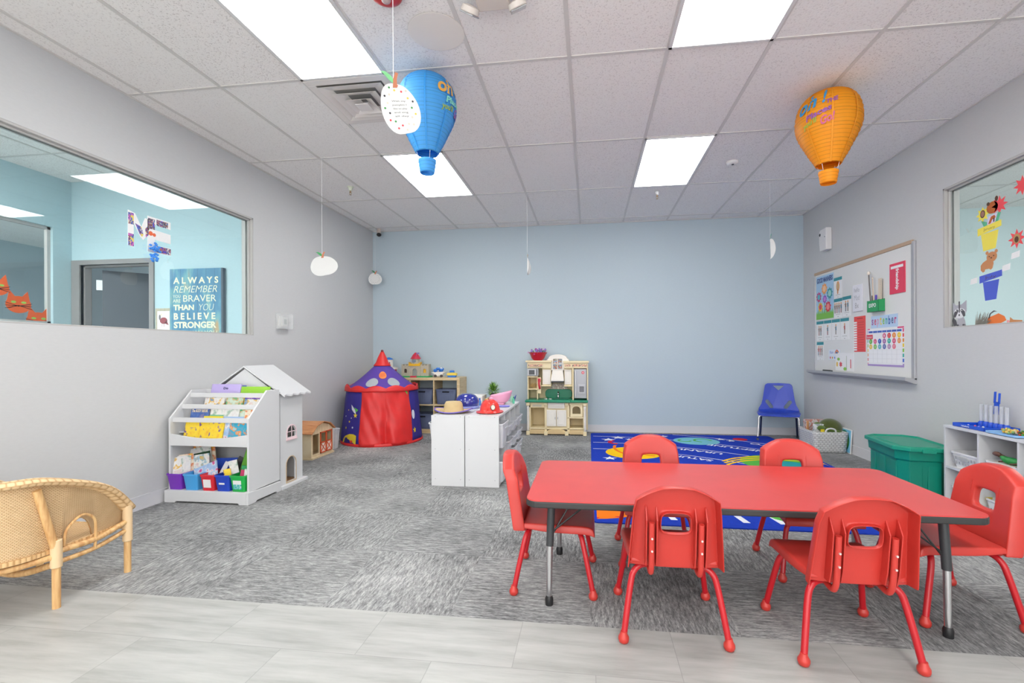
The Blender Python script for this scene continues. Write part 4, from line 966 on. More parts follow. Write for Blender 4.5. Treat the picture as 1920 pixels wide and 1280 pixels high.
# ================================================================ BOOKCASE
bx0, bx1, by0, by1 = -3.265, -2.578, 3.265, 3.625
t = thing('display_bookcase', 'white sling bookcase with slanted book tiers beside the left wall', 'bookcase', ((bx0 + bx1) / 2, (by0 + by1) / 2, 0))
SF = lambda x: Fr((x, 0, 0), (0, 1, 0))
side = [(by0, .085), (by1, .085), (by1, .852), (by1 - .15, .856), (by0, .650)]
for x in (bx0, bx1 - .016):
    b = BM(); plate(b, SF(x), side, 0, .016); part(t, 'side_panel', b, WHITE, bevel=.002)
b = BM(); box(b, bx0 + .016, bx1 - .016, by1 - .012, by1, .09, .85); part(t, 'back_panel', b, WHITE)
b = BM(); bf = Fr((0, by0 - .025, 0), (1, 0, 0))
plate(b, bf, [(bx0 - .015, 0), (bx0 + .075, 0), (bx0 + .085, .012), (bx1 - .075, .012), (bx1 - .065, 0), (bx1 - .006, 0), (bx1 - .006, .095), (bx0 - .015, .095)], -.018, 0)
sfr = Fr((bx1 + .012, 0, 0), (0, 1, 0)); plate(b, sfr, [(by0 - .025, 0), (by0 + .06, 0), (by0 + .075, .012), (by1 - .06, .012), (by1 - .05, 0), (by1 + .0, 0), (by1 + .0, .08), (by0 - .025, .095)], -.018, 0)
box(b, bx0, bx1, by0 - .02, by1, .08, .096); box(b, bx0 - .015, bx0 + .003, by0 - .02, by1, 0, .095); part(t, 'plinth', b, WHITE, bevel=.003)
b = BM(); out = [(bx0 + .016, .436), (bx1 - .016, .436), (bx1 - .016, .53)] + [(bx1 - .016 - (bx1 - bx0 - .032) * k / 14, .53 - .033 * sin(pi * k / 14)) for k in range(1, 14)] + [(bx0 + .016, .53)]
plate(b, Fr((0, by0 + .012, 0), (1, 0, 0)), out, 0, .012); part(t, 'front_lip', b, WHITE, bevel=.002)
b = BM(); box(b, bx0 + .016, bx1 - .016, by0 + .014, by1 - .012, .436, .452); part(t, 'shelf', b, WHITE)
for y, z in ((3.285, .625), (3.372, .72), (3.452, .805)):
    b = BM(); box(b, bx0 + .016, bx1 - .016, y, y + .014, z - .008, z + .028); part(t, 'rail', b, WHITE, bevel=.002)
for y, z in ((3.375, .53), (3.455, .615), (3.53, .70)):
    b = BM(); box(b, bx0 + .016, bx1 - .016, y - .03, y + .04, z - .006, z); part(t, 'tier_shelf', b, WHITE)
bi = [0]
PAL = [['e0503a', 'f4d23a', 'f4d63e', 'f4d23a', '6a4a9a'], ['5a8ad0', 'a8c4e8', 'a8c4e8', 'e8e8ec', 'd85a9a'], ['e05a3a', '2fa8c8', '2fa8c8', 'f0943a', '8ad0d8'], ['d8503a', 'eceae6', 'f0efec', 'f0c04a', '7aa0c8'], ['4a9a7a', 'dceada', 'c8e0c8', 'e8c08a', '6aba8a'], ['8a6ab8', 'c0b4e0', 'd8cef0'], ['d8a890', 'e8e8e8', 'f0eeea', 'e0e4e0', 'a8c0b0'], ['3a8a5a', 'f8e8d0', 'f0e0c8', 'e8804a', 'f4c23a'], ['e8b090', '4a6ab0', '4a6ab0', '4a6ab0', '5a7ac0'], ['d05a6a', 'f0efe8', 'f0efe8', '90c0d8', 'e0c070']]
def book(label, p, w_, h_, th, pal, rx=-.25, rz=0, ry=0, title=None, tcol=None, ty=.72, tw=.8, tht=.12, tband=None, group='picture books in the white bookcase', seed=None):
    bi[0] += 1; k = bi[0]
    if isinstance(pal, int): m = cover('cover_%d' % k, PAL[pal], 20, seed=k, mode='LINEAR')
    else: m = mat('plain_cover_' + pal, pal, .4)
    b = BM(); box(b, -w_ / 2, w_ / 2, -th / 2, -th / 2 + .002, 0, h_, 0); box(b, -w_ / 2, w_ / 2, th / 2 - .002, th / 2, 0, h_, 0); box(b, -w_ / 2, -w_ / 2 + .002, -th / 2, th / 2, 0, h_, 0)
    box(b, -w_ / 2 + .002, w_ / 2 - .003, -th / 2 + .002, th / 2 - .002, .003, h_ - .003, 1)
    o = link('picture_book', b, [m, PAPER]); tag(o, label, 'book', group)
    o.location = p; o.rotation_euler = (rx, ry, rz)
    if title or tband:
        b = BM(); f = Fr((0, -th / 2 - .0006, 0), (1, 0, 0))
        if tband: fbox(b, f, -w_ / 2 + .003, w_ / 2 - .003, h_ * ty - h_ * tht * .9, h_ * ty + h_ * tht * .9, 0, .0006, 1)
        if title: text(b, at(f, 0, h_ * ty), title, w_ * tw, h_ * tht, .0012, 0, bold=.04)
        me = link('title', b, [mat('t_' + (tcol or 'ffffff'), tcol or 'ffffff', .5), mat('t_' + (tband or '333333'), tband or '333333', .5)]); me.parent = o
    return o
# bottom tier
book('yellow book with green and red picture, leftmost in the lowest tier', (-3.13, 3.318, .453), .13, .165, .008, ['f4d23a', 'e0503a', 'f6dc4a', '2fa05a', 'f4e2a0'] and 0)
book('yellow picture book of children, second from left in the lowest tier', (-3.02, 3.324, .453), .12, .165, .008, 0)
book('bright yellow book with small figures, middle of the lowest tier', (-2.915, 3.318, .453), .12, .168, .008, 0)
book('pale blue book with magenta shape, right of the yellow books', (-2.832, 3.330, .453), .11, .17, .01, 1)
book('turquoise book with an orange animal in the lowest tier', (-2.725, 3.318, .453), .16, .165, .008, 2)
book('orange and white book, rightmost in the lowest tier', (-2.625, 3.330, .453), .05, .168, .008, 7)
book('tall yellow book peeking above the lowest rail', (-2.99, 3.350, .453), .17, .205, .006, 'f0dc3c')
book('wide light blue book peeking above the lowest rail', (-2.79, 3.350, .453), .22, .203, .006, 'a9c3e6')
# second tier
book('dark blue book with cream title above a figure, left of second tier', (-3.12, 3.375, .537), .16, .185, .01, 8, title='The BODY BOOK', tcol='f4e6c8', ty=.86, tw=.9, tht=.13)
book('white book with green band, middle of second tier', (-2.96, 3.378, .537), .14, .185, .008, 6, ty=.62, tband='7ac09a', tht=.08)
book('grey-green book leaning right of the middle, second tier', (-2.84, 3.376, .537), .13, .18, .008, 6)
book('green jungle book at right of second tier', (-2.70, 3.392, .537), .17, .20, .008, ['x'] and 4)
book('orange and cream book in front of the green one, second tier', (-2.67, 3.372, .537), .10, .172, .008, 7)
book('white book with red scribbles at the back of second tier', (-3.06, 3.398, .537), .2, .20, .006, 3)
# third tier
book('white book with red and yellow animals, left of third tier', (-3.06, 3.455, .622), .18, .172, .008, 3)
book('pale green book, middle of third tier', (-2.88, 3.456, .622), .15, .175, .008, 4)
book('book with purple title panel, right of third tier', (-2.71, 3.462, .622), .17, .205, .01, 6, title='NOISY NORA', tcol='e8a0d0', ty=.87, tw=.8, tht=.11, tband='4a3ac0')
book('pastel book with pink lettering, low right of third tier', (-2.70, 3.450, .622), .17, .165, .006, 3)
book('cream book at the back left of third tier', (-3.03, 3.478, .622), .22, .205, .006, 9)
book('yellow and brown book at the back middle of third tier', (-2.86, 3.478, .622), .14, .205, .006, 0)
# top tier
book('lilac book with dark title, standing highest on the left', (-3.02, 3.53, .707), .27, .195, .01, 'b7a8dc', title='Do', tcol='3a3a6a', ty=.82, tw=.16, tht=.1)
book('bright green book standing highest on the right', (-2.75, 3.53, .707), .26, .175, .008, '8fc43a')
book('dark blue thin book behind the lilac one', (-2.99, 3.548, .707), .27, .183, .008, '4a63b0')
# ---- book bins on the bottom shelf
def bin_box(b, w0, d0, w1, d1, h, th=.003, lip=.008, n=1, x=0, y=0, z=0):
    def rg(w_, d_, zz): return [(x + a, y + c, z + zz) for a, c in rrect(-w_ / 2, w_ / 2, -d_ / 2, d_ / 2, min(w_, d_) * .12, 3)]
    L_ = [rg(w0, d0, 0), rg(w1, d1, h - .012), rg(w1 + lip, d1 + lip, h - .012), rg(w1 + lip, d1 + lip, h), rg(w1 - 2 * th, d1 - 2 * th, h), rg(w0 - 2 * th, d0 - 2 * th, th)]
    rings(b, L_); return b
BINS = [('7a34b8', 'purple', -3.203, .125), ('4aa4e4', 'light blue', -3.063, .125), ('d82836', 'red', -2.918, .118), ('2448c0', 'dark blue', -2.792, .125), ('1fae4c', 'bright green', -2.664, .125)]
for c, nm, x, wd in BINS:
    t = thing('book_bin', '%s plastic book bin on the bottom shelf of the bookcase' % nm, 'bin', (x, 3.38, .0965), 0, 'plastic book bins in the bookcase')
    b = BM(); bin_box(b, wd * .82, .24, wd, .27, .125, x=x, y=3.38, z=.0965); part(t, 'bin_body', b, mat('bin_' + nm, c, .35), smooth=30)
    if nm in ('red', 'dark blue', 'bright green'):
        b = BM(); f = Fr((x, 3.2512, .155), (1, 0, 0), (0, -.12, 1))
        if nm == 'red': fbox(b, f, -.032, .03, -.033, .03, -.0005, .003)
        elif nm == 'dark blue': fbox(b, f, -.025, .02, -.005, .008, -.0005, .003)
        else: fbox(b, f, -.033, .033, .0, .03, -.0005, .003); fbox(b, f, -.033, .033, -.038, .0, -.0005, .003, 1)
        part(t, 'label_card', b, [PAPER, cover('sea_print', ['3ab0b8', '8ad0c8', 'e8f0f0'], 60)])
G2 = 'books and folders standing in the bins'
book('thin purple-edged book in the purple bin', (-3.225, 3.30, .10), .08, .235, .005, 3, rx=-.1, ry=-.05, rz=.9, group=G2)
book('white storybook standing in the purple bin', (-3.205, 3.33, .10), .09, .24, .006, 6, rx=-.1, ry=.05, rz=.8, group=G2)
book('orange-edged book in the purple bin', (-3.185, 3.36, .10), .10, .25, .006, 7, rx=-.12, ry=-.06, rz=.7, group=G2)
book('big cream book with dark green panel leaning in the light blue bin', (-3.10, 3.40, .10), .19, .30, .008, 6, rx=-.2, ry=-.22, group=G2, tband='1c4a2a', ty=.78, tht=.08)
book('tan book behind the cream one in the bookcase bins', (-3.08, 3.43, .10), .2, .32, .006, 7, rx=-.15, ry=-.22, group=G2)
book('grey picture book in front of the cream one', (-3.06, 3.36, .10), .14, .25, .006, 9, rx=-.15, ry=-.16, group=G2)
book('light blue picture book tilted over the light blue bin', (-2.985, 3.315, .175), .215, .11, .008, 1, rx=-.35, ry=-.38, group=G2)
book('royal blue folder leaning behind the red bin', (-2.91, 3.42, .12), .26, .19, .006, '1f4cc0', rx=-.25, ry=-.05, group=G2)
book('white tablet-like book leaning in the red bin', (-2.905, 3.33, .14), .035, .175, .008, 'dfe0e2', rx=-.1, ry=.45, rz=.2, group=G2)
book('black book in the dark blue bin', (-2.83, 3.38, .11), .13, .22, .012, '121214', rx=-.25, ry=.5, rz=.2, group=G2)
book('small orange and yellow book in the dark blue bin', (-2.765, 3.30, .12), .05, .14, .005, 0, rx=-.1, ry=-.2, rz=.4, group=G2)
book('lime green book leaning in the green bin', (-2.72, 3.40, .12), .15, .26, .006, '6fb83c', rx=-.2, ry=.2, group=G2)
book('white and teal book in the green bin', (-2.735, 3.34, .12), .06, .2, .005, 6, rx=-.1, ry=-.2, rz=.4, group=G2)
book('teal book at the right of the green bin', (-2.665, 3.38, .12), .09, .22, .008, '1f8a90', rx=-.15, ry=.1, group=G2)
book('dark green book with a magenta bird in the green bin', (-2.665, 3.31, .13), .085, .15, .006, '2f9a5a', rx=-.2, ry=.1, group=G2, tband='c83a6a', ty=.6, tht=.2)
book('white leaflet at the right end of the green bin', (-2.635, 3.30, .13), .04, .13, .005, 6, rx=-.1, ry=.05, group=G2)
# ================================================================ DOLLHOUSE
hx0, hx1, hy0, hy1 = -3.24, -2.585, 3.645, 3.95
t = thing('dollhouse', 'tall white wooden dollhouse behind the bookcase', 'dollhouse', ((hx0 + hx1) / 2, (hy0 + hy1) / 2, 0))
b = BM(); f = Fr((hx1 - .014, 0, 0), (0, 1, 0))
arch = lambda c, r, z0, zt: [(c - r, z0), (c + r, z0)] + [(c + r * cos(pi * k / 10), zt - r + r * sin(pi * k / 10)) for k in range(11)]
plate(b, f, [(hy0, .03), (hy1, .03), (hy1, .80), (hy0, .80)], 0, .014, holes=[arch(3.787, .065, .045, .255), arch(3.793, .06, .425, .525)]); part(t, 'side_wall', b, WHITE)
b = BM(); box(b, hx0, hx0 + .014, hy0, hy1, .03, .8); part(t, 'side_wall', b, WHITE)
rz_ = 1.035; xm = (hx0 + hx1) / 2
for y in (hy0, hy1 - .012):
    b = BM(); plate(b, Fr((0, y, 0), (1, 0, 0)), [(hx0 + .014, .03), (hx1 - .014, .03), (hx1 - .014, .80), (xm, rz_ - .012), (hx0 + .014, .80)], -.012, 0); part(t, 'end_wall', b, WHITE)
b = BM()
for z in (.34, .62): box(b, hx0 + .014, hx1 - .014, hy0 + .012, hy1 - .012, z, z + .01)
part(t, 'inner_floor', b, mat('doll_pale_wood', 'd9c7a6', .5))
b = BM(); box(b, hx0 - .02, hx1 + .025, hy0 - .014, hy1 + .045, 0, .03); part(t, 'base', b, WHITE, bevel=.004)
b = BM(); box(b, hx0 + .02, hx1 - .02, hy0 + .02, hy1 - .02, .03, .036); part(t, 'wood_floor', b, mat('doll_wood', 'b98a60', .5))
b = BM()
for sg in (-1, 1):
    e = .37; L_ = []
    N_ = 24
    top = [(xm, rz_ + .008), (xm + sg * e, .79)]
    pts0 = [(xm, hy0 - .03), (xm, hy1 + .06)]
    low = [(hy0 - .014 + (hy1 - hy0 + .074) * k / N_) for k in range(N_ + 1)]
    A = [[(xm, low[0], rz_)] + [(xm + sg * (e + .006 * cos(k * pi / 3)), y, .79 - .004 * cos(k * pi / 3)) for k, y in enumerate(low)] + [(xm, low[-1], rz_)]]
    A.append([(x, y, z + .014) for x, y, z in A[0]])
    rings(b, A)
part(t, 'roof', b, WHITE)
b = BM(); f2 = Fr((hx1, 0, 0), (0, 1, 0))
plate(b, f2, arch(3.793, .07, .41, .535), 0, .004, holes=[arch(3.793, .06, .425, .525)]); fbox(b, f2, 3.79, 3.796, .425, .525, 0, .004); fbox(b, f2, 3.733, 3.853, .47, .476, 0, .004); fbox(b, f2, 3.72, 3.866, .40, .41, 0, .01)
part(t, 'toy_window', b, mat('pale_pink', 'e8cdd2', .5), label='pale pink arched window frame')
b = BM(); plate(b, f2, arch(3.787, .072, .035, .262), 0, .003, holes=[arch(3.787, .065, .045, .255)]); part(t, 'door_arch', b, mat('wood_edge', 'c8b090', .5))
# ================================================================ TOY BARN and storage box
qx0, qx1, qy0, qy1 = -3.235, -2.974, 4.70, 5.13
t = thing('toy_barn', 'wooden toy barn with orange stable doors beside the dollhouse', 'toy barn', ((qx0 + qx1) / 2, (qy0 + qy1) / 2, 0))
BW = wood_mat('barn_wood', 'e0cfae', 'cdb78e', (1, 12, 1), 6); BO = mat('barn_orange', 'cf5a34', .5)
G = Fr((qx1, 0, 0), (0, 1, 0))
gm = (qy0 + qy1) / 2
b = BM(); out = [(qy0, .02), (qy1, .02), (qy1, .285), (qy1 - .09, .345), (gm, .372), (qy0 + .09, .345), (qy0, .285)]
plate(b, G, out, -.012, 0, holes=[[(qy0 + .03, .05), (qy0 + .15, .05), (qy0 + .15, .265), (qy0 + .03, .265)], [(qy0 + .17, .06), (qy0 + .40, .06), (qy0 + .40, .27), (qy0 + .17, .27)]]); part(t, 'front_wall', b, BW)
b = BM(); box(b, qx0, qx1 - .012, qy0, qy0 + .012, .02, .285); box(b, qx0, qx1 - .012, qy1 - .012, qy1, .02, .285); box(b, qx0, qx0 + .01, qy0 + .012, qy1 - .012, .02, .285); part(t, 'walls', b, BW)
b = BM(); box(b, qx0, qx1 + .015, qy0 - .005, qy1 + .005, 0, .02); part(t, 'base', b, BW, bevel=.002)
for k in range(2):
    y0 = qy0 + .165 + k * .118; b = BM()
    for a in ((y0, y0 + .012, .04, .275), (y0 + .106, y0 + .118, .04, .275), (y0, y0 + .118, .04, .052), (y0, y0 + .118, .15, .162), (y0, y0 + .118, .263, .275)): fbox(b, G, *a, .001, .01)
    for s in (1, -1):
        p, q = (y0 + .01, .05 if s > 0 else .152), (y0 + .108, .152 if s > 0 else .05); d = Vector((q[0] - p[0], q[1] - p[1])).normalized(); n_ = Vector((-d.y, d.x)) * .004
        plate(b, G, [(p[0] + n_.x, p[1] + n_.y), (p[0] - n_.x, p[1] - n_.y), (q[0] - n_.x, q[1] - n_.y), (q[0] + n_.x, q[1] + n_.y)], .003 if s > 0 else .0035, .008)
    d = part(t, 'stable_door', b, BO); b = BM(); fbox(b, G, y0 + .012, y0 + .106, .052, .15, .0005, .003); part(d, 'door_panel', b, mat('barn_white', 'ece6da', .5))
b = BM(); pr = [(qy0 - .02, .278), (qy0 + .085, .355), (gm, .384), (qy1 - .085, .355), (qy1 + .02, .278)]
A = [[(x, y, z) for y, z in pr] + [(x, y, z + .009) for y, z in pr[::-1]] for x in (qx0, qx1 + .025)]; rings(b, A)
part(t, 'roof', b, wood_mat('barn_roof', 'd59a68', 'b87448', (1, 14, 1), 8))
sb = BM(); bin_box(sb, .2, .22, .22, .27, .235, x=-3.15, y=5.285, z=0); solo('storage_box', sb, weave_mat('white_rib', 'd9dade', 'b2b3b8', 1, 12, 'Object'), 'low white ribbed storage box between toy barn and play tent', 'storage box')

# ================================================================ PLAY TENT
tcx, tcy = -2.735, 5.94
t = thing('play_tent', 'round red and blue space play tent with pointed roof', 'play tent', (tcx, tcy, 0))
NAVY, TRED, TPUR = mat('tent_navy', '33288a', .6, var=.1), mat('tent_red', 'e02c2c', .45, bump=.3, bscale=18, var=.12, vscale=10), mat('tent_purple', '5a3fa0', .6)
def tw(ang, z, off=0):
    k = 1 - z / .70; r = .445 + .075 * k + off + .006 * sin(ang * 14) * sin(z * 9)
    return Vector((tcx + r * cos(ang), tcy + r * sin(ang), z))
a0, a1 = radians(-97), radians(-20)
b = BM(); grid(b, 70, 8, lambda u, v: tw(a1 + (a0 + 2 * pi - a1) * u, .012 + .69 * v)); part(t, 'wall_fabric', b, NAVY, smooth='all', solid=.004)
def drape(u, v, h0, h1):
    u2 = h0 + (h1 - h0) * u; a = a0 + (a1 - a0) * u2; z = .012 + .69 * v
    fold = .012 * sin(u2 * 9 + 2.2 * sin(v * 3 + u2 * 2)) * (1 - v * .5) + .004 * sin(u2 * 31 + v * 14) - .05 * math.exp(-((u2 - .47) / .07) ** 2) * (1 - v)
    return tw(a, z, fold + .008)
for h0, h1 in ((0, .485), (.475, 1)):
    b = BM(); grid(b, 40, 20, lambda u, v: drape(u, v, h0, h1)); part(t, 'door_curtain', b, TRED, smooth='all', solid=.003)
b = BM()
for k in range(49):
    pass
L_ = [[(tcx + r * cos(2 * pi * j / 48), tcy + r * sin(2 * pi * j / 48), z) for j in range(48)] for r, z in ((.523, 0), (.528, .012), (.520, .035), (.505, .035), (.505, 0))]
rings(b, L_, False); part(t, 'base_band', b, TRED, smooth=True)
b = BM(); fbase = [( .50, .0), (.50, .004), (.001, .004)]; lathe(b, fbase, (tcx, tcy, 0), 40); part(t, 'groundsheet', b, NAVY)
def rp(ang, v, off=0):
    r = .455 * (1 - v) ** 1.0 + .085 * v - .018 * sin(pi * v); z = .685 + (1.0 - .685) * v
    return Vector((tcx + (r + off) * cos(ang), tcy + (r + off) * sin(ang), z + off * .5))
b = BM(); grid(b, 48, 12, lambda u, v: rp(2 * pi * u, v), closed=True); part(t, 'roof', b, TPUR, smooth='all', solid=.003)
b = BM()
def scal(u, v):
    ang = 2 * pi * u; h = .045 + .035 * abs(sin(ang * 6)); r = .468 + .012 * v - (v * h) * .35
    return Vector((tcx + r * cos(ang), tcy + r * sin(ang), .668 + v * h))
grid(b, 144, 3, scal, closed=True); part(t, 'scalloped_trim', b, TRED, smooth='all', solid=.006)
b = BM(); pr = [(.115, .985), (.10, 1.0), (.082, 1.03), (.055, 1.09), (.03, 1.15), (.018, 1.17)]; lathe(b, [(p[0] + (.004 if i % 2 else 0), p[1]) for i, p in enumerate(pr)], (tcx, tcy, 0), 24); part(t, 'top_cone', b, TRED, smooth='all')
b = BM(); ball(b, (tcx, tcy, 1.18), .018, n=12); part(t, 'tip', b, mat('tip_dark_red', '7a1c24', .5), smooth=True)
def on_roof(ang0, v0): return lambda a, bb, c=0: rp(ang0 + a / .30, v0 + bb / .42, .006 + c)
MESHM = mat('mesh_grey', 'a8aeb4', .8)
fc = radians(-64)
for da, m, nm, vv, r in ((-.40, MESHM, 'mesh_window', .30, .068), (.40, MESHM, 'mesh_window', .30, .068), (0, mat('planet_orange', 'ee8a4a', .6), 'planet_patch', .58, .06)):
    b = BM(); f = on_roof(fc + da, vv); c0_ = b.verts.new(f(0, 0)); rg = [b.verts.new(f(r * cos(q), r * sin(q))) for q in [2 * pi * k / 24 for k in range(24)]]
    for k in range(24): b.faces.new((c0_, rg[k], rg[(k+1) % 24]))
    part(t, nm, b, m, smooth='all')
    if nm == 'planet_patch':
        b = BM(); 
        for q in (-.02, .0, .02): V = [b.verts.new(f(x, q + x * .25 + d, .002)) for x, d in ((-.042, -.004), (.042, -.004), (.042, .004), (-.042, .004))]; b.faces.new(V)
        part(t, 'planet_stripes', b, mat('stripe_red', 'd85a3a', .6))
def on_wall(ang0, z0): return lambda a, bb, c=0: tw(ang0 + a / .49, z0 + bb, .006 + c)
def patch(name, ang, z, pts, m, sub=0):
    b = BM(); f = on_wall(ang, z); mx = sum(p[0] for p in pts) / len(pts); my = sum(p[1] for p in pts) / len(pts)
    c_ = b.verts.new(f(mx, my, .001 + sub)); V = [b.verts.new(f(p[0], p[1], .001 + sub)) for p in pts]
    for k in range(len(V)): b.faces.new((c_, V[k], V[(k+1) % len(V)]))
    part(t, name, b, m, smooth='all')
YP, WP, GP = mat('patch_yellow', 'e8cc34', .6), mat('patch_white', 'd8dcec', .6), mat('patch_green', '5ab84a', .6)
L0 = radians(-118)
patch('yellow_planet', L0, .03, [(-.13, .0), (.13, .0), (.13, .105), (.08, .12), (.02, .12), (-.06, .09), (-.11, .05)], YP)
patch('crater', L0 + .12, .06, circ(0, 0, .022, 12, .016), mat('crater_red', 'd8442c', .6), .003)
patch('rocket_patch', L0 + .12, .45, [(-.05, .06), (-.02, .045), (.03, .0), (.05, -.05), (.02, -.04), (-.03, .0)], WP)
patch('rocket_flame', L0 + .2, .38, star(0, 0, .035, .015, 5), YP)
patch('rocket_fin', L0 + .18, .43, [(-.01, .05), (.05, .02), (.02, -.01)], GP, .002)
for da, z, r, m in ((.0, .30, .016, YP), (-.12, .22, .02, YP), (.12, .23, .016, WP), (-.2, .36, .014, WP), (.06, .345, .012, WP), (-.1, .44, .012, YP)): patch('star_patch', L0 + da, z, star(0, 0, r, r * .5), m)
Rr = radians(-14)
patch('green_patch', Rr - .18, .62, [(-.03, -.05), (.03, -.05), (.03, .05), (-.03, .05)], GP)
patch('white_patch', Rr, .36, circ(0, 0, .03, 12, .06), WP); patch('yellow_patch', Rr, .16, star(0, 0, .04, .02), YP)
# ================================================================ CUBE SHELF with fabric bins
SW = wood_mat('birch_veneer', 'ddc79d', 'cdb284', (1, 1, 10), 5)
sx0, sx1, sy0, sy1 = -3.25, -1.825, 6.468, 6.855
t = thing('cube_shelf', 'low birch cube shelf against the back wall behind the tent', 'shelf', ((sx0 + sx1) / 2, (sy0 + sy1) / 2, 0))
b = BM(); box(b, sx0, sx1, sy0, sy1, .76, .798); part(t, 'top_panel', b, SW, bevel=.001)
b = BM(); box(b, sx0, sx1, sy0, sy1, 0.0, .06); part(t, 'bottom_panel', b, SW, bevel=.001)
for x in (sx0, sx1 - .04): b = BM(); box(b, x, x + .04, sy0, sy1, .06, .76); part(t, 'side_panel', b, SW, bevel=.001)
dv = [-2.215, -2.57, -2.925]
b = BM()
for x in dv: b = BM(); box(b, x, x + .017, sy0, sy1, .06, .76); part(t, 'divider', b, SW)
xs = [sx1 - .04] + [d for d in dv]
for k in range(4):
    hi = xs[k]; lo = (dv[k] + .017) if k < 3 else sx0 + .04
    b = BM(); box(b, lo, hi, sy0, sy1, .398, .415); part(t, 'middle_shelf', b, SW)
CB = weave_mat('bin_navy_weave', '66708c', '3a4460', 90, 90, 'Object', .001)
def cube_bin(x0, x1, z, label):
    xc = (x0 + x1) / 2; w_ = (x1 - x0)
    t = thing('woven_bin', label, 'bin', (xc, 6.63, z), 0, 'dark blue woven bins in the cube shelf')
    b = BM(); bin_box(b, w_ * .84, .27, w_ * .95, .29, .215, x=xc, y=6.62, z=z); part(t, 'bin_body', b, CB, smooth=30)
    b = BM(); f = Fr((xc, 6.4725, z), (1, 0, 0)); fbox(b, f, -.05, .05, .17, .188, -.004, .002); part(t, 'hand_slot', b, mat('slot_black', '0e1018', .9))
cube_bin(-2.195, -1.865, .4155, 'dark blue bin in the upper right opening of the cube shelf'); cube_bin(-2.553, -2.215, .4155, 'dark blue bin in the upper middle opening of the cube shelf')
cube_bin(-2.553, -2.215, .0605, 'dark blue bin in the lower middle opening of the cube shelf'); cube_bin(-2.195, -1.865, .0605, 'dark blue bin in the lower right opening behind the white cabinet')
# ---- toys on top of it (z .798)
ZT = .7985
def toy(name, label, cat, x, y=6.6): return thing(name, label, cat, (x, y, ZT))
STN = mat('castle_stone', 'c0b8a4', .6, var=.2, vscale=60); YEL = mat('toy_yellow', 'e8b428', .4); TG = mat('toy_green', '2f9e5c', .5); TR = mat('toy_red', 'cc3048', .4); TB_ = mat('toy_blue', '2a74cc', .4); TW = mat('toy_white', 'e8e4dc', .5)
c_ = toy('toy_castle', 'grey toy castle with red cone roof on the cube shelf', 'toy castle', -2.515)
b = BM(); plate(b, Fr((-2.515, 6.6, ZT), (1, 0, 0), (0, 1, 0)), rrect(-.225, .225, -.09, .12, .05), 0, .02); part(c_, 'base', b, TG)
b = BM(); box(b, -2.57, -2.475, 6.49, 6.54, ZT + .0, ZT + .022); part(c_, 'ramp', b, TR, bevel=.006)
for x0, x1 in ((-2.72, -2.60), (-2.43, -2.31)):
    b = BM(); f = Fr((0, 6.55, 0), (1, 0, 0)); xm_ = (x0 + x1) / 2
    top = [(x1, ZT + .02), (x1, ZT + .19)]
    n = 3; wdt = (x1 - x0) / 5
    for k in range(5): q = x1 - k * wdt; zz = ZT + (.19 if k % 2 == 0 else .172); top += [(q, zz), (q - wdt, zz)]
    top += [(x0, ZT + .02)]
    plate(b, f, top, -.1, 0, holes=[arch(xm_, .022, ZT + .065, ZT + .125)]); w1 = part(c_, 'castle_wall', b, STN)
    b = BM(); fbox(b, f, xm_ - .03, xm_ + .03, ZT + .05, ZT + .13, -.03, -.02); part(c_, 'window_panel', b, mat('castle_dark', '4a3a30', .7) if x0 < -2.6 else YEL)
b = BM(); plate(b, Fr((0, 6.535, 0), (1, 0, 0)), [(-2.60, ZT + .02), (-2.43, ZT + .02), (-2.43, ZT + .17), (-2.60, ZT + .17)], -.09, 0, holes=[arch(-2.515, .036, ZT + .022, ZT + .13)]); part(c_, 'gate', b, STN)
b = BM(); box(b, -2.55, -2.48, 6.555, 6.565, ZT + .02, ZT + .13); part(c_, 'gate_door', b, mat('gate_grey', '8f9a94', .5))
b = BM(); plate(b, Fr((-2.515, 6.52, 0), (1, 0, 0)), [(-.085, ZT + .165), (.085, ZT + .165), (.088, ZT + .225), (.07, ZT + .205), (.045, ZT + .198), (-.045, ZT + .198), (-.07, ZT + .205), (-.088, ZT + .225)], -.08, .0); part(c_, 'balcony', b, YEL, bevel=.003)
b = BM(); lathe(b, [(.062, ZT + .19), (.062, ZT + .275), (.001, ZT + .275)], (-2.515, 6.58, 0), 8); part(c_, 'tower', b, STN)
b = BM(); plate(b, Fr((-2.515, 6.515, 0), (1, 0, 0)), circ(0, ZT + .235, .03, 14, .022), -.003, .003); part(c_, 'tower_window', b, mat('castle_glass', '7e8a96', .3))
b = BM(); lathe(b, [(.078, ZT + .268), (.07, ZT + .28), (.04, ZT + .33), (.012, ZT + .36), (.001, ZT + .362)], (-2.515, 6.58, 0), 20); part(c_, 'cone_roof', b, TR, smooth=True)
b = BM(); tube(b, [(-2.49, 6.54, ZT + .3), (-2.485, 6.54, ZT + .36)], .003, 6); fbox(b, Fr((-2.485, 6.54, ZT + .34), (1, 0, 0)), 0, .04, 0, .02, -.001, .001); part(c_, 'flag', b, mat('flag_violet', '8a7ab8', .5))
h_ = toy('toy_house', 'white toy house with blue roof behind the tent roof', 'toy house', -2.94)
b = BM(); lathe(b, [(.105, ZT), (.105, ZT + .12), (.001, ZT + .12)], (-2.93, 6.62, 0), 8); part(h_, 'ground_floor', b, TR)
b = BM(); lathe(b, [(.12, ZT + .115), (.12, ZT + .14), (.06, ZT + .15)], (-2.93, 6.62, 0), 20); part(h_, 'awning', b, TW, smooth=True)
b = BM(); lathe(b, [(.058, ZT + .145), (.056, ZT + .262), (.001, ZT + .262)], (-2.935, 6.6, 0), 20); part(h_, 'tower', b, TW, smooth=True)
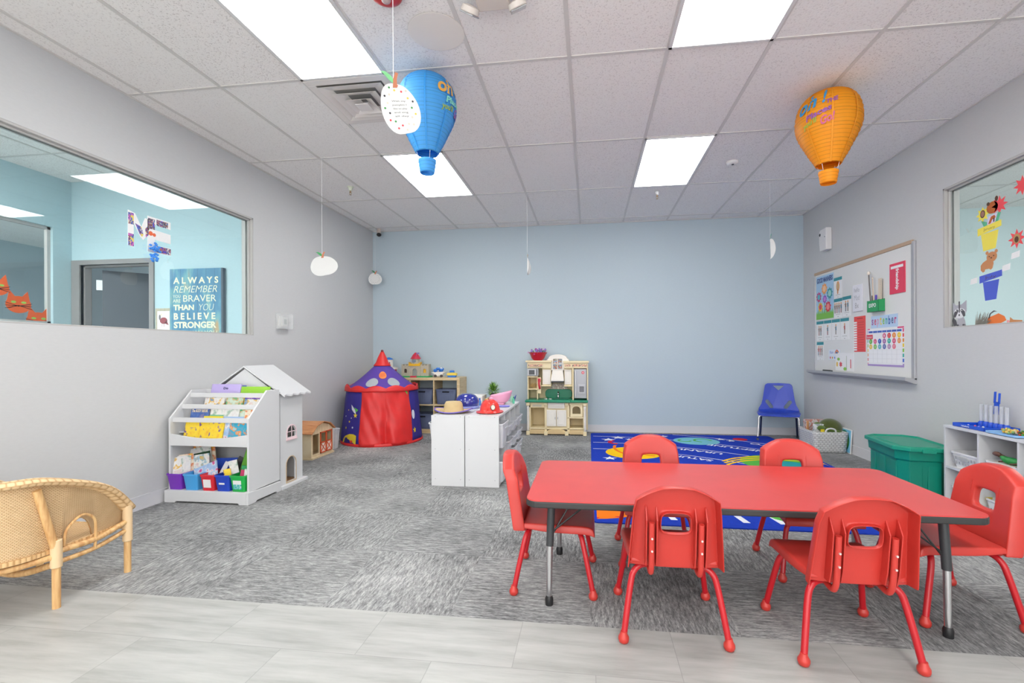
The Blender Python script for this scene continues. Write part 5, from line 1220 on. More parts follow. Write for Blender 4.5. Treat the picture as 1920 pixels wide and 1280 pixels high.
b = BM(); lathe(b, [(.066, ZT + .258), (.045, ZT + .278), (.012, ZT + .292), (.001, ZT + .293)], (-2.935, 6.6, 0), 20); part(h_, 'roof', b, TB_, smooth=True)
b = BM(); plate(b, Fr((-2.955, 6.54, 0), (1, 0, 0)), arch(0, .012, ZT + .17, ZT + .225), -.003, .004); plate(b, Fr((-2.90, 6.545, 0), (1, 0, 0)), arch(0, .008, ZT + .18, ZT + .225), -.003, .004); part(h_, 'tower_window', b, mat('window_rose', 'b8607a', .5))
b = BM(); plate(b, Fr((-2.91, 6.515, 0), (1, 0, 0)), arch(0, .05, ZT + .01, ZT + .11), -.004, .004); part(h_, 'arch_door', b, YEL)
b = BM(); plate(b, Fr((-2.91, 6.509, 0), (1, 0, 0)), arch(0, .02, ZT + .01, ZT + .05), -.004, .004); part(h_, 'door_opening', b, mat('castle_dark', '4a3a30', .7))
p_ = toy('toy_plane', 'white toy vehicle with blue fluffy top next to the castle', 'toy vehicle', -2.165)
b = BM(); plate(b, Fr((-2.165, 6.56, ZT), (1, 0, 0)), [(-.06, .02), (.06, .02), (.065, .05), (.11, .075), (.06, .08), (-.06, .08), (-.11, .07), (-.068, .05)], -.06, .0); part(p_, 'body', b, TW, bevel=.006)
b = BM(); rg = random.Random(4)
for k in range(16): ball(b, (-2.175 + rg.uniform(-.06, .06), 6.59 + rg.uniform(-.03, .03), ZT + .10 + rg.uniform(-.015, .025)), .022, (1.3, 1, 1), 8)
part(p_, 'fluffy_top', b, TB_, smooth=True)
b = BM(); lathe(b, [(.04, ZT + .085), (.03, ZT + .115), (.001, ZT + .12)], (-2.165, 6.6, 0), 14); ball(b, (-2.13, 6.58, ZT + .12), .022, n=10); part(p_, 'dome', b, TW, smooth=True)
for x in (-2.21, -2.12):
    b = BM(); lathe(b, [(.001, 0), (.02, 0), (.02, .02), (.001, .02)], (x, 6.545, ZT + .0205), 14, axis='y'); part(p_, 'wheel', b, mat('wheel_dark', '4a4240', .5), smooth=True)
b_ = toy('toy_boat', 'small yellow toy boat with blue cabin at the right end of the cube shelf', 'toy boat', -1.97)
b = BM(); f = Fr((-1.97, 6.56, ZT), (1, 0, 0)); plate(b, f, [(-.055, 0), (.055, 0), (.065, .028), (-.065, .028)], -.06, .0); part(b_, 'hull', b, TB_, bevel=.004)
b = BM(); plate(b, f, [(-.07, .028), (.07, .028), (.075, .06), (.02, .07), (-.055, .065), (-.072, .055)], -.062, .002); part(b_, 'deck', b, mat('boat_yellow', 'ecd254', .4), bevel=.004)
b = BM(); plate(b, f, [(-.035, .068), (.035, .068), (.03, .10), (-.03, .10)], -.045, -.01); part(b_, 'cabin', b, TB_, bevel=.004)
# ================================================================ WHITE STORAGE CABINETS with grey tubs
def cab(x0, x1, openside, label, y0=3.925, y1=5.135, h=.61):
    t = thing('storage_cabinet', label, 'cabinet', ((x0 + x1) / 2, (y0 + y1) / 2, 0))
    for y in (y0, y1 - .018): b = BM(); box(b, x0, x1, y, y + .018, 0, h - .018); part(t, 'end_panel', b, WHITE, bevel=.001)
    b = BM(); box(b, x0, x1, y0, y1, h - .018, h); part(t, 'top_panel', b, WHITE, bevel=.001)
    for k in range(1, 4): y = y0 + .009 + k * (y1 - y0 - .018) / 4 - .009; b = BM(); box(b, x0 + .002, x1 - .002, y, y + .018, .03, h - .018); part(t, 'divider', b, WHITE)
    b = BM(); box(b, x0, x1, y0 + .018, y1 - .018, .012, .03); part(t, 'floor_panel', b, WHITE)
    b = BM(); xb = x0 if openside > 0 else x1 - .006; box(b, xb, xb + .006, y0 + .018, y1 - .018, .03, h - .018); part(t, 'back_panel', b, WHITE)
    b = BM()
    for z in (h - .01, .06, .32):
        for x in (x0 + .035, x1 - .035): plate(b, Fr((x, y0, z), (1, 0, 0)), circ(0, 0, .0035, 8), 0, .001)
    part(t, 'screw_caps', b, mat('screw_grey', '9a9a9c', .5))
    return t
cab(-1.06, -.765, 1, 'white storage cabinet with grey tubs, right one of the back-to-back pair')
cab(-1.362, -1.067, -1, 'white storage cabinet under the straw hat, left one of the pair')
TUBM = mat('tub_grey', 'd2d3d8', .4); TUBI = mat('tub_inside', 'aaabb2', .6)
def tubbin(x, y, z, h, label, sgn):
    t = thing('storage_tub', label, 'tub', (x, y, z), 0, 'grey tubs in the white cabinets')
    b = BM(); bin_box(b, .285, .19, .315, .262, h, lip=.014, x=x, y=y, z=z); part(t, 'tub_body', b, TUBM, smooth=30)
    b = BM(); xf = x + sgn * .152; box(b, min(xf, xf + sgn * .012), max(xf, xf + sgn * .012), y - .05, y + .05, z + h - .055, z + h - .045); part(t, 'handle', b, TUBM, bevel=.002)
    return t
pos = ['nearest', 'second', 'third', 'farthest']
for k in range(4):
    y = 3.925 + .009 + (k + .5) * (1.21 - .018) / 4
    if k == 0: tubbin(-.888, y, .325, .215, 'deep grey tub in the nearest upper opening of the right cabinet', 1)
    else: tubbin(-.888, y, .38 - .0, .10, 'shallow grey tub in the %s upper opening of the right cabinet' % pos[k], 1); tubbin(-.888, y, .235, .10, 'shallow grey tub in the %s middle opening of the right cabinet' % pos[k], 1)
    tubbin(-.888, y, .031, .185, 'grey tub in the %s lower opening of the right cabinet' % pos[k], 1)
tubbin(-1.24, 4.083, .325, .215, 'grey tub peeking out of the left side of the left cabinet', -1)
# ---- things on the cabinets (z .61)
ZC = .6105
def hat_surface(name, label, c, prof, m, warp=None, n=40):
    b = BM(); uvn = len(prof) - 1
    def f(u, v):
        k = v * uvn; i = min(int(k), uvn - 1); q = k - i; r = prof[i][0] * (1 - q) + prof[i+1][0] * q; z = prof[i][1] * (1 - q) + prof[i+1][1] * q; a = 2 * pi * u
        p = Vector((r * cos(a) * 1.12, r * sin(a) * .95, z)); return (warp(p, a, r) if warp else p) + Vector(c)
    grid(b, n, uvn * 3, f, closed=True); return b
st = weave_mat('straw', 'e0c898', 'b89a68', 60, 70, 'UV', .002)
hc = (-1.225, 4.14, ZC)
wf = lambda p, a, r: Vector((p.x, p.y, p.z + (.028 * (max(0, r - .09) / .075) * (cos(a) ** 2) if r > .09 else 0)))
t = thing('straw_hat', 'straw cowboy hat with violet trim on the left white cabinet', 'hat', hc)
part(t, 'hat_body', hat_surface('', '', hc, [(.155, .012), (.12, .004), (.088, .003), (.078, .03), (.072, .075), (.06, .098), (.035, .10), (.002, .088)], st, wf), st, smooth='all', solid=.004)
b = BM(); tube(b, [Vector(hc) + wf(Vector((.155 * 1.12 * cos(a), .155 * .95 * sin(a), .012)), a, .155) for a in [2 * pi * k / 40 for k in range(41)]], .005, 8); part(t, 'violet_trim', b, mat('trim_violet', '6f5fc0', .6), smooth='all')
t = thing('blue_helmet', 'glossy dark blue play helmet behind the straw hat', 'helmet', (-1.185, 4.47, ZC))
b = BM(); lathe(b, [(.105, .018), (.112, .03), (.112, .07), (.102, .10), (.08, .125), (.045, .14), (.001, .143)], (-1.185, 4.47, ZC), 30, cap=False); part(t, 'shell', b, mat('helmet_blue', '27308f', .12, coat=.6, var=.2, vscale=40), smooth='all', solid=.004)
b = BM(); lathe(b, [(.107, .0), (.116, .0), (.118, .02), (.11, .026)], (-1.185, 4.47, ZC), 30, cap=False); part(t, 'brim', b, mat('helmet_rim', '8f9ad8', .3), smooth='all', solid=.004)
fc_ = (-.892, 4.16, ZC); FR_ = mat('fire_red', 'e6352c', .28, coat=.3)
t = thing('fire_helmet', 'red toy firefighter helmet with round badge on the right white cabinet', 'helmet', fc_)
bb_ = BM(); nn = 36
def fh(u, v):
    a = 2 * pi * u; pr = [(.122, .010), (.098, .004), (.085, .02), (.078, .055), (.06, .088), (.03, .108), (.001, .112)]; k = v * 6; i = min(int(k), 5); q = k - i
    r = pr[i][0] * (1 - q) + pr[i+1][0] * q; z = pr[i][1] * (1 - q) + pr[i+1][1] * q
    rid = .006 * max(0, cos(a * 4)) ** 8 if v > .3 else 0
    return Vector((fc_[0] + (r + rid) * cos(a), fc_[1] + (r + rid) * sin(a) * 1.15, fc_[2] + z + rid))
grid(bb_, 64, 18, fh, closed=True); part(t, 'shell', bb_, FR_, smooth='all', solid=.004)
b = BM(); f = Fr((fc_[0] + .045, fc_[1] - .085, fc_[2] + .055), (.9, .42, 0), (-.1, .35, .93)); plate(b, f, circ(0, 0, .022, 18, .026), -.004, .005, 0); plate(b, f, circ(0, 0, .017, 18, .021), .005, .007, 1); part(t, 'badge', b, [mat('badge_dark', '5a4a3a', .4), mat('badge_cream', 'd8cfc0', .4)])
b = BM(); tube(b, [fh(.75, .35), fh(.75, .5) + Vector((0, -.006, 0)), fh(.75, .68) + Vector((0, -.006, .003)), fh(.75, .9) + Vector((0, -.003, .006))], .006, 8); part(t, 'crest', b, FR_, smooth='all')
# plant
px_, py_ = -1.035, 5.02
t = thing('potted_plant', 'small artificial green plant in black pot on the white cabinets', 'plant', (px_, py_, ZC))
b = BM(); lathe(b, [(.03, 0), (.042, .085), (.046, .085), (.046, .1), (.038, .1), (.036, .09), (.001, .09)], (px_, py_, ZC), 20); part(t, 'pot', b, BLACK, smooth=True)
b = BM(); rg = random.Random(5)
for k in range(190):
    a = rg.uniform(0, 2 * pi); el = rg.uniform(-.15, 1.5); l = rg.uniform(.07, .115); d = Vector((cos(a) * cos(el), sin(a) * cos(el), sin(el)))
    base = Vector((px_, py_, ZC + .11)) + d * .018; tip = base + d * l + Vector((0, 0, -.018 * (1 - sin(el)))); mid = (base + tip) / 2 + Vector((0, 0, .012)); s_ = d.cross(Vector((0, 0, 1)))
    s_ = (s_.normalized() if s_.length > .1 else Vector((1, 0, 0))) * rg.uniform(.004, .007)
    V = [b.verts.new(p) for p in (base, mid - s_, tip, mid + s_)]; b.faces.new(V).material_index = k % 3
part(t, 'foliage', b, [mat('leaf_a', '5f8f35', .5), mat('leaf_b', '8fb858', .5), mat('leaf_c', '3f6f28', .5)], norm=False)
# pink doll cradle
b = BM()
PKM = mat('doll_pink', 'f0a8c4', .4)
t = thing('doll_carrier', 'pink plastic doll bath on the right white cabinet', 'toy', (-.915, 4.82, ZC))
def crad(u, v):
    a = 2 * pi * u; r = .35 + .65 * v ** .6; lift = .02 + .095 * v ** 1.4 + .03 * max(0, cos(a)) * v - .02 * max(0, -cos(a)) * v
    return Vector((-.915 + .115 * r * cos(a), 4.84 + .10 * r * sin(a), ZC + lift))
grid(b, 32, 8, crad, closed=True); ct = part(t, 'basin', b, PKM, smooth='all', solid=.006)
b = BM(); box(b, -.95, -.88, 4.80, 4.88, ZC, ZC + .028); part(t, 'foot', b, PKM, bevel=.006)
b = BM(); ball(b, (-1.01, 4.80, ZC + .065), .028, (1, 1, .8), 12); part(t, 'headrest', b, PKM, smooth=True)
b = BM(); lathe(b, [(.05, 0), (.062, .008), (.058, .010), (.001, .006)], (-.845, 4.62, ZC), 24); solo('toy_plate', b, mat('plate_violet', '7f86e0', .4), 'small violet toy plate in front of the pink doll bath', 'toy plate', smooth=True)
def bottle(x, y, r, h, m1, m2, label):
    t = thing('toy_bottle', label, 'toy bottle', (x, y, ZC), 0, 'small toy bottles on the white cabinets')
    b = BM(); lathe(b, [(r, 0), (r, h * .6), (r * .5, h * .8), (r * .45, h * .85), (.001, h * .85)], (x, y, ZC), 14); part(t, 'bottle_body', b, m1, smooth=True)
    b = BM(); lathe(b, [(r * .55, h * .84), (r * .55, h), (.001, h)], (x, y, ZC), 12); part(t, 'cap', b, m2, smooth=True)
bottle(-1.115, 4.70, .017, .075, mat('bottle_blue', '4a86c8', .3), mat('bottle_cap', '2858b8', .3), 'blue and white toy bottle next to the blue helmet')
bottle(-.835, 5.04, .018, .085, mat('bottle_mint', 'a8dcc0', .3), WHITE, 'mint green toy bottle at the far end of the right cabinet')
bottle(-.80, 4.93, .012, .07, mat('bottle_teal', '5cc8a0', .3), TG, 'thin teal toy bottle beside the pink doll bath')
b = BM(); box(b, -1.28, -1.125, 4.86, 5.08, ZC, ZC + .085); t = solo('toy_till', b, mat('box_cream', 'e4e2dc', .5), 'cream toy box on the far end of the left cabinet', 'toy box', bevel=.006)
b = BM(); box(b, -1.26, -1.15, 4.853, 4.859, ZC + .01, ZC + .06); part(t, 'printed_side', b, cover('till_print', ['d8d8e8', '5a78c8', 'e0a0b8', 'f0f0f0'], 40))
b = BM(); box(b, -1.10, -1.072, 4.88, 5.05, ZC, ZC + .055); solo('picture_box', b, cover('pbox', ['c8ccd8', 'e06a5a', 'e8c86a', '6ab0a0', 'd8dce4'], 40), 'narrow printed box between the cream box and plant', 'toy box')
# ================================================================ PLAY KITCHEN
ky = 6.50; K = Fr((0, ky, 0), (1, 0, 0))
t = thing('play_kitchen', 'cream toy kitchen with green worktop against the back wall', 'play kitchen', (-.455, ky + .17, 0))
CR = mat('kitchen_cream', 'ecdcb4', .5); CRD = mat('kitchen_tan', 'dcc496', .55); KW = mat('kitchen_white', 'ebe7e0', .45); KG = mat('kitchen_green', '178a68', .35); KS = mat('kitchen_silver', 'b4b6ba', .35, .2); TL = cover('kitchen_tile', ['d89078', 'e0c0a0', '5a5048', 'c86a58'], 45)
dp = -.34
def kb(name, a, m, c=None, bev=.004): b = BM(); fbox(b, K, *a); return part(t, name, b, m, label=c, bevel=bev)
kb('back_panel', (-.87, -.02, .03, 1.0, dp, dp + .02), CR)
# lower cabinet
b = BM()
for x in (-.85, -.62, -.305, -.085): fbox(b, K, x, x + .035, .02, .45, dp + .02, -.02)
fbox(b, K, -.85, -.05, .08, .1, dp + .02, -.02); fbox(b, K, -.85, -.62, .38, .455, dp + .02, -.02); fbox(b, K, -.305, -.05, .235, .255, dp + .02, -.02); fbox(b, K, -.305, -.05, .42, .455, dp + .02, -.02)
fbox(b, K, -.6, -.3, .1, .455, dp + .02, -.03); part(t, 'lower_body', b, CR, bevel=.004)
b = BM()
for x0, x1 in ((-.82, -.62), (-.27, -.085)): 
    fbox(b, K, x0, x1, .015, .075, -.04, -.012)
    for k in range(9): q = x0 + (x1 - x0) * (k + .5) / 9; fbox(b, K, q - .006, q + .006, .022, .062, -.012, -.006)
plate(b, K, [(-.585, .015), (-.32, .015), (-.32, .05)] + [(-.4525 + .1325 * cos(pi * k / 8), .05 + .035 * sin(pi * k / 8)) for k in range(9)] + [(-.585, .05)], -.04, -.012)
for k in range(11): q = -.57 + .235 * (k + .5) / 11; fbox(b, K, q - .006, q + .006, .02, .058, -.012, -.006)
part(t, 'skirting', b, CRD)
b = BM(); 
fbox(b, K, -.56, -.285, .26, .41, dp + .05, dp + .06) if False else None
for x, w_ in ((-.875, .05), (-.625, .05), (-.335, .05), (-.085, .05)):
    for z0, z1 in ((0, .055), (.41, .455)): b = BM(); fbox(b, K, x, x + w_, z0, z1, -.05, .012); part(t, 'pillar_block', b, CR, bevel=.005)
for x in (-.85, -.06):
    b = BM(); lathe(b, [(.018, .055), (.016, .09), (.019, .1), (.015, .13), (.018, .23), (.015, .35), (.019, .38), (.016, .41)], (x, ky + .012, 0), 14); part(t, 'column', b, KW, smooth='all')
for x0, x1, s in ((-.59, -.457, 1), (-.449, -.316, -1)):
    b = BM(); fbox(b, K, x0, x1, .125, .352, -.028, -.008); d = part(t, 'cupboard_door', b, KW, bevel=.004)
    b = BM(); fbox(b, K, x0 + .02, x1 - .02, .15, .33, -.008, -.003); part(d, 'door_panel', b, KW, bevel=.004)
    b = BM(); xh = x1 - .014 if s > 0 else x0 + .014; fbox(b, K, xh - .004, xh + .004, .225, .255, -.008, .006); part(d, 'handle', b, KS, bevel=.002)
b = BM(); fbox(b, K, -.572, -.338, .372, .455, -.028, -.004); d = part(t, 'drawer_front', b, KW, bevel=.005); b = BM(); fbox(b, K, -.545, -.365, .395, .41, -.004, .004); part(d, 'handle', b, KW, bevel=.003)
b = BM(); fbox(b, K, -.79, -.66, .395, .425, -.022, -.016); part(t, 'oven_panel', b, mat('oven_grey', 'c8c2ac', .5))
b = BM(); plate(b, K, [(-.26, .258), (-.09, .258), (-.09, .43), (-.26, .43)], -.035, -.015, holes=[arch(-.175, .055, .30, .405)]); part(t, 'oven_door', b, CR, bevel=.003)
# worktop
b = BM(); fbox(b, K, -.89, -.015, .458, .49, dp + .02, .03); fbox(b, K, -.64, -.25, .458, .496, -.1, .05); part(t, 'worktop', b, KG, bevel=.012, seg=3)
b = BM(); plate(b, K, rrect(-.63, -.245, .49, .62, .05, 5), dp + .02, dp + .07); part(t, 'splashback', b, KG, bevel=.006)
b = BM(); fbox(b, K, -.50, -.28, .497, .500, -.2, -.03); part(t, 'sink', b, mat('sink_green', '0f6a50', .3), bevel=.002)
for x in (-.60, -.54): b = BM(); lathe(b, [(.022, .496), (.022, .506), (.001, .508)], (x, ky + .06, 0), 18); part(t, 'hob_ring', b, mat('hob_grey', 'c4c8c4', .4), smooth=True)
b = BM(); tube(b, curve([(-.44, ky + .22, .50), (-.44, ky + .22, .565), (-.437, ky + .17, .585), (-.435, ky + .13, .56)]), .012, 10); part(t, 'tap', b, CHROME, smooth='all')
# upper unit
b = BM()
fbox(b, K, -.87, -.855, .49, .95, dp + .02, -.1); fbox(b, K, -.735, -.72, .49, .80, dp + .02, -.1); fbox(b, K, -.87, -.72, .625, .64, dp + .02, -.08); fbox(b, K, -.87, -.72, .80, .815, dp + .02, -.08)
fbox(b, K, -.66, -.53, .685, .95, dp + .02, -.12); fbox(b, K, -.35, -.225, .685, .95, dp + .02, -.12); fbox(b, K, -.232, -.212, .49, .95, dp + .02, -.06); fbox(b, K, -.03, -.012, .49, .95, dp + .02, -.06)
fbox(b, K, -.87, -.53, .93, 1.02, dp + .02, -.08); fbox(b, K, -.35, -.012, .93, 1.01, dp + .02, -.06); part(t, 'upper_body', b, CR, bevel=.004)
for a in ((-.89, -.52, 1.015, 1.04, dp + .02, -.05), (-.36, -.0, 1.005, 1.03, dp + .02, -.04), (-.67, -.53, .672, .69, dp + .02, -.08), (-.35, -.215, .672, .69, dp + .02, -.08)): kb('cornice', a, CR, None, .005)
for x0, x1 in ((-.85, -.65), (-.335, -.255), (-.235, -.025)): b = BM(); fbox(b, K, x0, x1, .955, .985, -.08, -.056); part(t, 'tile_frieze', b, TL)
for x0, x1 in ((-.653, -.54), (-.342, -.245)):
    b = BM(); fbox(b, K, x0, x1, .70, .91, -.12, -.105); d = part(t, 'wall_cupboard_door', b, KW, bevel=.004); b = BM(); fbox(b, K, x0 + .02, x1 - .02, .725, .885, -.105, -.1); part(d, 'door_panel', b, KW, bevel=.004)
b = BM(); fbox(b, K, -.868, -.71, .822, .925, -.16, -.085); d = part(t, 'microwave', b, KS, bevel=.006)
b = BM(); fbox(b, K, -.845, -.765, .84, .905, -.086, -.081); part(d, 'microwave_window', b, mat('mw_dark', '3e4248', .3)); b = BM(); fbox(b, K, -.74, -.725, .83, .915, -.086, -.079); part(d, 'handle', b, DGREY, bevel=.003)
# window and hood
b = BM(); plate(b, K, [(-.60, 1.03), (-.60, 1.045)] + [(-.44 + .13 * cos(pi - pi * k / 12) - .0, 1.07 + .055 * sin(pi * k / 12)) for k in range(13)] + [(-.28, 1.045), (-.28, 1.03), (-.35, 1.03), (-.35, .90), (-.53, .90), (-.53, 1.03)], dp + .03, -.12, holes=[rrect(-.505, -.378, .915, 1.06, .01)]); part(t, 'window_surround', b, KW, bevel=.003)
b = BM(); fbox(b, K, -.505, -.378, .915, 1.06, dp + .04, -.16); pn = part(t, 'window_picture', b, cover('kwin', ['8aa8c8', 'c8b8a0', 'c85a5a', '7a9a7a', 'd8d0c0'], 30))
b = BM(); fbox(b, K, -.447, -.437, .915, 1.06, -.155, -.115); fbox(b, K, -.505, -.378, .985, .995, -.155, -.115); part(t, 'glazing_bars', b, KW)
b = BM(); A = [[K(a, z, c) for a, z, c in ((-.53 - q, zz, dp + .03), (-.35 + q, zz, dp + .03), (-.35 + q, zz, cc), (-.53 - q, zz, cc))] for q, zz, cc in ((0, .75, -.04), (0, .77, -.04), (-.015, .9, -.12))]; rings(b, A); part(t, 'hood', b, KW, bevel=.003)
b = BM(); fbox(b, K, -.525, -.355, .73, .75, -.25, -.06); part(t, 'hood_filter', b, DGREY)
b = BM(); plate(b, K, [(-.56, .62), (-.30, .62), (-.34, .70), (-.53, .70)], dp + .03, dp + .045); part(t, 'tile_splash', b, cover('ktile2', ['e8e0d0', 'c8b8a8', 'b89a90', 'e0dcd4'], 40))
# fridge
b = BM(); fbox(b, K, -.208, -.034, .51, .92, dp + .05, -.055); d = part(t, 'fridge_door', b, mat('fridge_silver', 'a9abb0', .32, .15), bevel=.01, seg=3)
b = BM(); tube(b, curve([K(-.19, .53, -.055), K(-.185, .56, -.03), K(-.185, .86, -.03), K(-.19, .89, -.055)]), .008, 8); part(d, 'handle', b, mat('handle_white', 'd8dadd', .3), smooth='all')
b = BM(); plate(b, K, [(-.15, .58), (-.055, .58), (-.055, .71), (-.15, .71)], -.055, -.04, holes=[rrect(-.135, -.07, .60, .68, .008)]); part(d, 'ice_dispenser', b, KS)
b = BM(); fbox(b, K, -.135, -.07, .60, .68, -.058, -.053); part(d, 'dispenser_recess', b, mat('recess', '7a7c82', .5))
b = BM(); plate(b, K, circ(-.085, .87, .02, 14), -.056, -.052); part(d, 'red_badge', b, mat('badge_red', 'd83a4a', .4))
b = BM(); plate(b, K, star(-.085, .87, .012, .006, 5), -.052, -.0515); part(d, 'badge_mark', b, PAPER)
b = BM(); fbox(b, K, -.72, -.675, .57, .80, -.12, -.1); part(t, 'phone_panel', b, CR, bevel=.003)
ph = thing('toy_phone', 'red toy wall phone hanging on the play kitchen', 'toy phone', K(-.695, .63, -.09))
b = BM(); tube(b, curve([K(-.70, .77, -.085), K(-.70, .70, -.068), K(-.69, .64, -.085)]), [.016] * 5 + [.012] * 3 + [.018] * 5 if False else .014, 10); part(ph, 'handset', b, TR, smooth='all')
b = BM(); fbox(b, K, -.72, -.68, .735, .785, -.1, -.075); part(ph, 'cradle', b, TR, bevel=.006)
b = BM()
for k in range(5): fbox(b, K, -.84 + .02 * k, -.83 + .02 * k, .655, .70 + .01 * (k % 2), -.25, -.24)
part(t, 'spice_rack_print', b, mat('spice', 'd0a860', .6))
# bowl of flowers on top
bx_, by_, bz_ = -.72, 6.62, 1.0405
t = thing('flower_bowl', 'red plastic bowl with purple artificial flowers on the play kitchen', 'bowl', (bx_, by_, bz_))
b = BM(); lathe(b, [(.06, 0), (.09, .03), (.12, .10), (.135, .115), (.125, .112), (.085, .035), (.055, .008), (.001, .008)], (bx_, by_, bz_), 32); part(t, 'bowl_body', b, mat('bowl_red', 'cf1f34', .3), smooth=True)
b = BM(); rg = random.Random(9)
for k in range(46):
    a = rg.uniform(0, 2 * pi); r = rg.uniform(.02, .15); c = Vector((bx_ + r * cos(a), by_ + r * sin(a), bz_ + .12 + rg.uniform(0, .045) - .03 * (r > .12)))
    f = Fr(c, (rg.uniform(-1, 1), rg.uniform(-1, 1), .2), (rg.uniform(-.3, .3), .3, 1)); 
    b.faces.new([b.verts.new(f(x, y)) for x, y in star(0, 0, .022, .012, 5)]).material_index = rg.choice((0, 0, 1, 2, 3))
part(t, 'flowers', b, [mat('fl_violet', '8f78c8', .6), mat('fl_magenta', 'b83a78', .6), mat('fl_pink', 'd8a0d0', .6), mat('fl_grey', '5f6e7a', .6)], norm=False)
# ================================================================ RIGHT CORNER: basket, turtle, books, green tub
t = thing('woven_basket', 'grey-white woven basket in the far right corner', 'basket', (2.72, 6.03, 0))
b = BM(); 
def bas(u, v, q=0):
    k = u * 4; i = int(k) % 4; f_ = k - int(k); e = .008 * v
    C4 = [(2.552 - e * 2, 5.71 - e), (2.865 + e * 3, 5.71 - e), (2.865 + e * 3, 6.10 + e), (2.552 - e * 2, 6.10 + e)]
    p, r_ = C4[i], C4[(i + 1) % 4]; return Vector((p[0] + (r_[0] - p[0]) * f_, p[1] + (r_[1] - p[1]) * f_, .236 * v))
def bas2(u, v): return bas(u, v)
grid(b, 32, 8, bas2, closed=True)
uvl = b.loops.layers.uv.verify()
for fc in b.faces:
    n_ = fc.normal; fc.normal_update()
    for l in fc.loops: l[uvl].uv = (l.vert.co.x + l.vert.co.y, l.vert.co.z)
part(t, 'basket_body', b, weave_mat('basket_weave', 'd8d8d8', '9c9a9c', 26, 44, 'UV', .004), solid=.012)
b = BM(); box(b, 2.56, 2.86, 5.72, 6.09, .002, .012); part(t, 'basket_floor', b, mat('basket_grey', 'a8a8aa', .7))
b = BM(); tube(b, curve([(2.655, 5.702, .225), (2.665, 5.70, .262), (2.71, 5.70, .278), (2.755, 5.70, .262), (2.765, 5.702, .225)]), .009, 8); part(t, 'handle', b, mat('basket_handle', 'dcdcdc', .6), smooth='all')
GT, GT2 = mat('turtle_shell', '4f5b24', .95, bump=.6, bscale=90, sheen=.5, var=.25, vscale=25), mat('turtle_skin', '5d7a2c', .95, bump=.6, bscale=90, sheen=.5, var=.3, vscale=25)
t = thing('plush_turtle', 'green plush turtle sitting on top of the woven basket', 'soft toy', (2.76, 5.88, .20))
b = BM(); M = Matrix.Rotation(.28, 3, 'Y'); ball(b, (2.80, 5.90, .255), .12, (1.05, .9, .92), 24, M=M); part(t, 'shell', b, GT, smooth=True)
b = BM(); ball(b, (2.80, 5.90, .235), .118, (1.12, .98, .45), 20, M=M); part(t, 'belly', b, GT2, smooth=True)
b = BM(); ball(b, (2.668, 5.83, .262), .036, (1.25, 1, .9), 14); part(t, 'head', b, GT2, smooth=True)
for p in ((2.69, 5.81, .222), (2.66, 5.90, .30), (2.93, 5.82, .215)): b = BM(); ball(b, p, .03, (1.4, .9, .7), 12); part(t, 'flipper', b, GT2, smooth=True)
GB = 'toys and books standing in the woven basket'
def flat(name, label, cat, x0, x1, y, z0, z1, m, ang=0, tilt=0, group=GB, th=.008):
    b = BM(); box(b, -(x1 - x0) / 2, (x1 - x0) / 2, -th / 2, th / 2, 0, z1 - z0)
    o = tag(link(name, b, m), label, cat, group); o.location = ((x0 + x1) / 2, y, z0); o.rotation_euler = (tilt, 0, ang); return o
flat('soft_book', 'yellow soft book standing in front of the turtle', 'book', 2.625, 2.665, 5.75, .02, .26, mat('soft_yellow', 'ecd428', .6), .1)
flat('white_box', 'white printed box beside the turtle', 'box', 2.60, 2.70, 5.86, .02, .305, cover('wbox', ['e8e8e8', 'e8e8e8', 'a8b0b8', 'f0f0f0'], 20), .2, th=.05)
flat('clear_toy_box', 'pinkish toy carton deep in the woven basket', 'box', 2.58, 2.80, 6.055, .02, .335, cover('carton', ['c8c0c0', 'c88a80', 'd8d0d0', 'b8a8a8'], 12), .0, th=.055)
flat('orange_book', 'thin orange book at the left edge of the basket', 'book', 2.565, 2.60, 5.97, .02, .325, mat('soft_orange', 'f0b078', .6), .6)
b = BM(); f = Fr((2.895, 5.78, 0), (.35, -.94, 0)) 
t = solo('big_picture_book', plate(BM(), Fr((2.896, 0, .001), (0, -1, 0), (.055, 0, 1)), [(-6.0, 0), (-5.66, 0), (-5.66, .27), (-6.0, .27)], -.006, .006), PAPER, 'large board book leaning on the right wall beside the woven basket', 'book')
b = BM(); f = Fr((2.896, 0, .001), (0, -1, 0), (.055, 0, 1)); fbox(b, f, -5.99, -5.665, .01, .26, .0061, .007); part(t, 'cover_print', b, mat('sky_print', '7fc8e8', .4))
b = BM()
for k, c in enumerate(('1f7a5a', '7ab848', 'e8c070', 'b8282c')):
    plate(b, f, circ(-5.80 , .13, .115 - k * .02, 20, .12 - .018 * k), .0071 + k * .0004, .0075 + k * .0004, k)
part(t, 'rainbow_print', b, [mat('c_' + c, c, .5) for c in ('1f7a5a', '7ab848', 'e8c070', 'b8282c')])
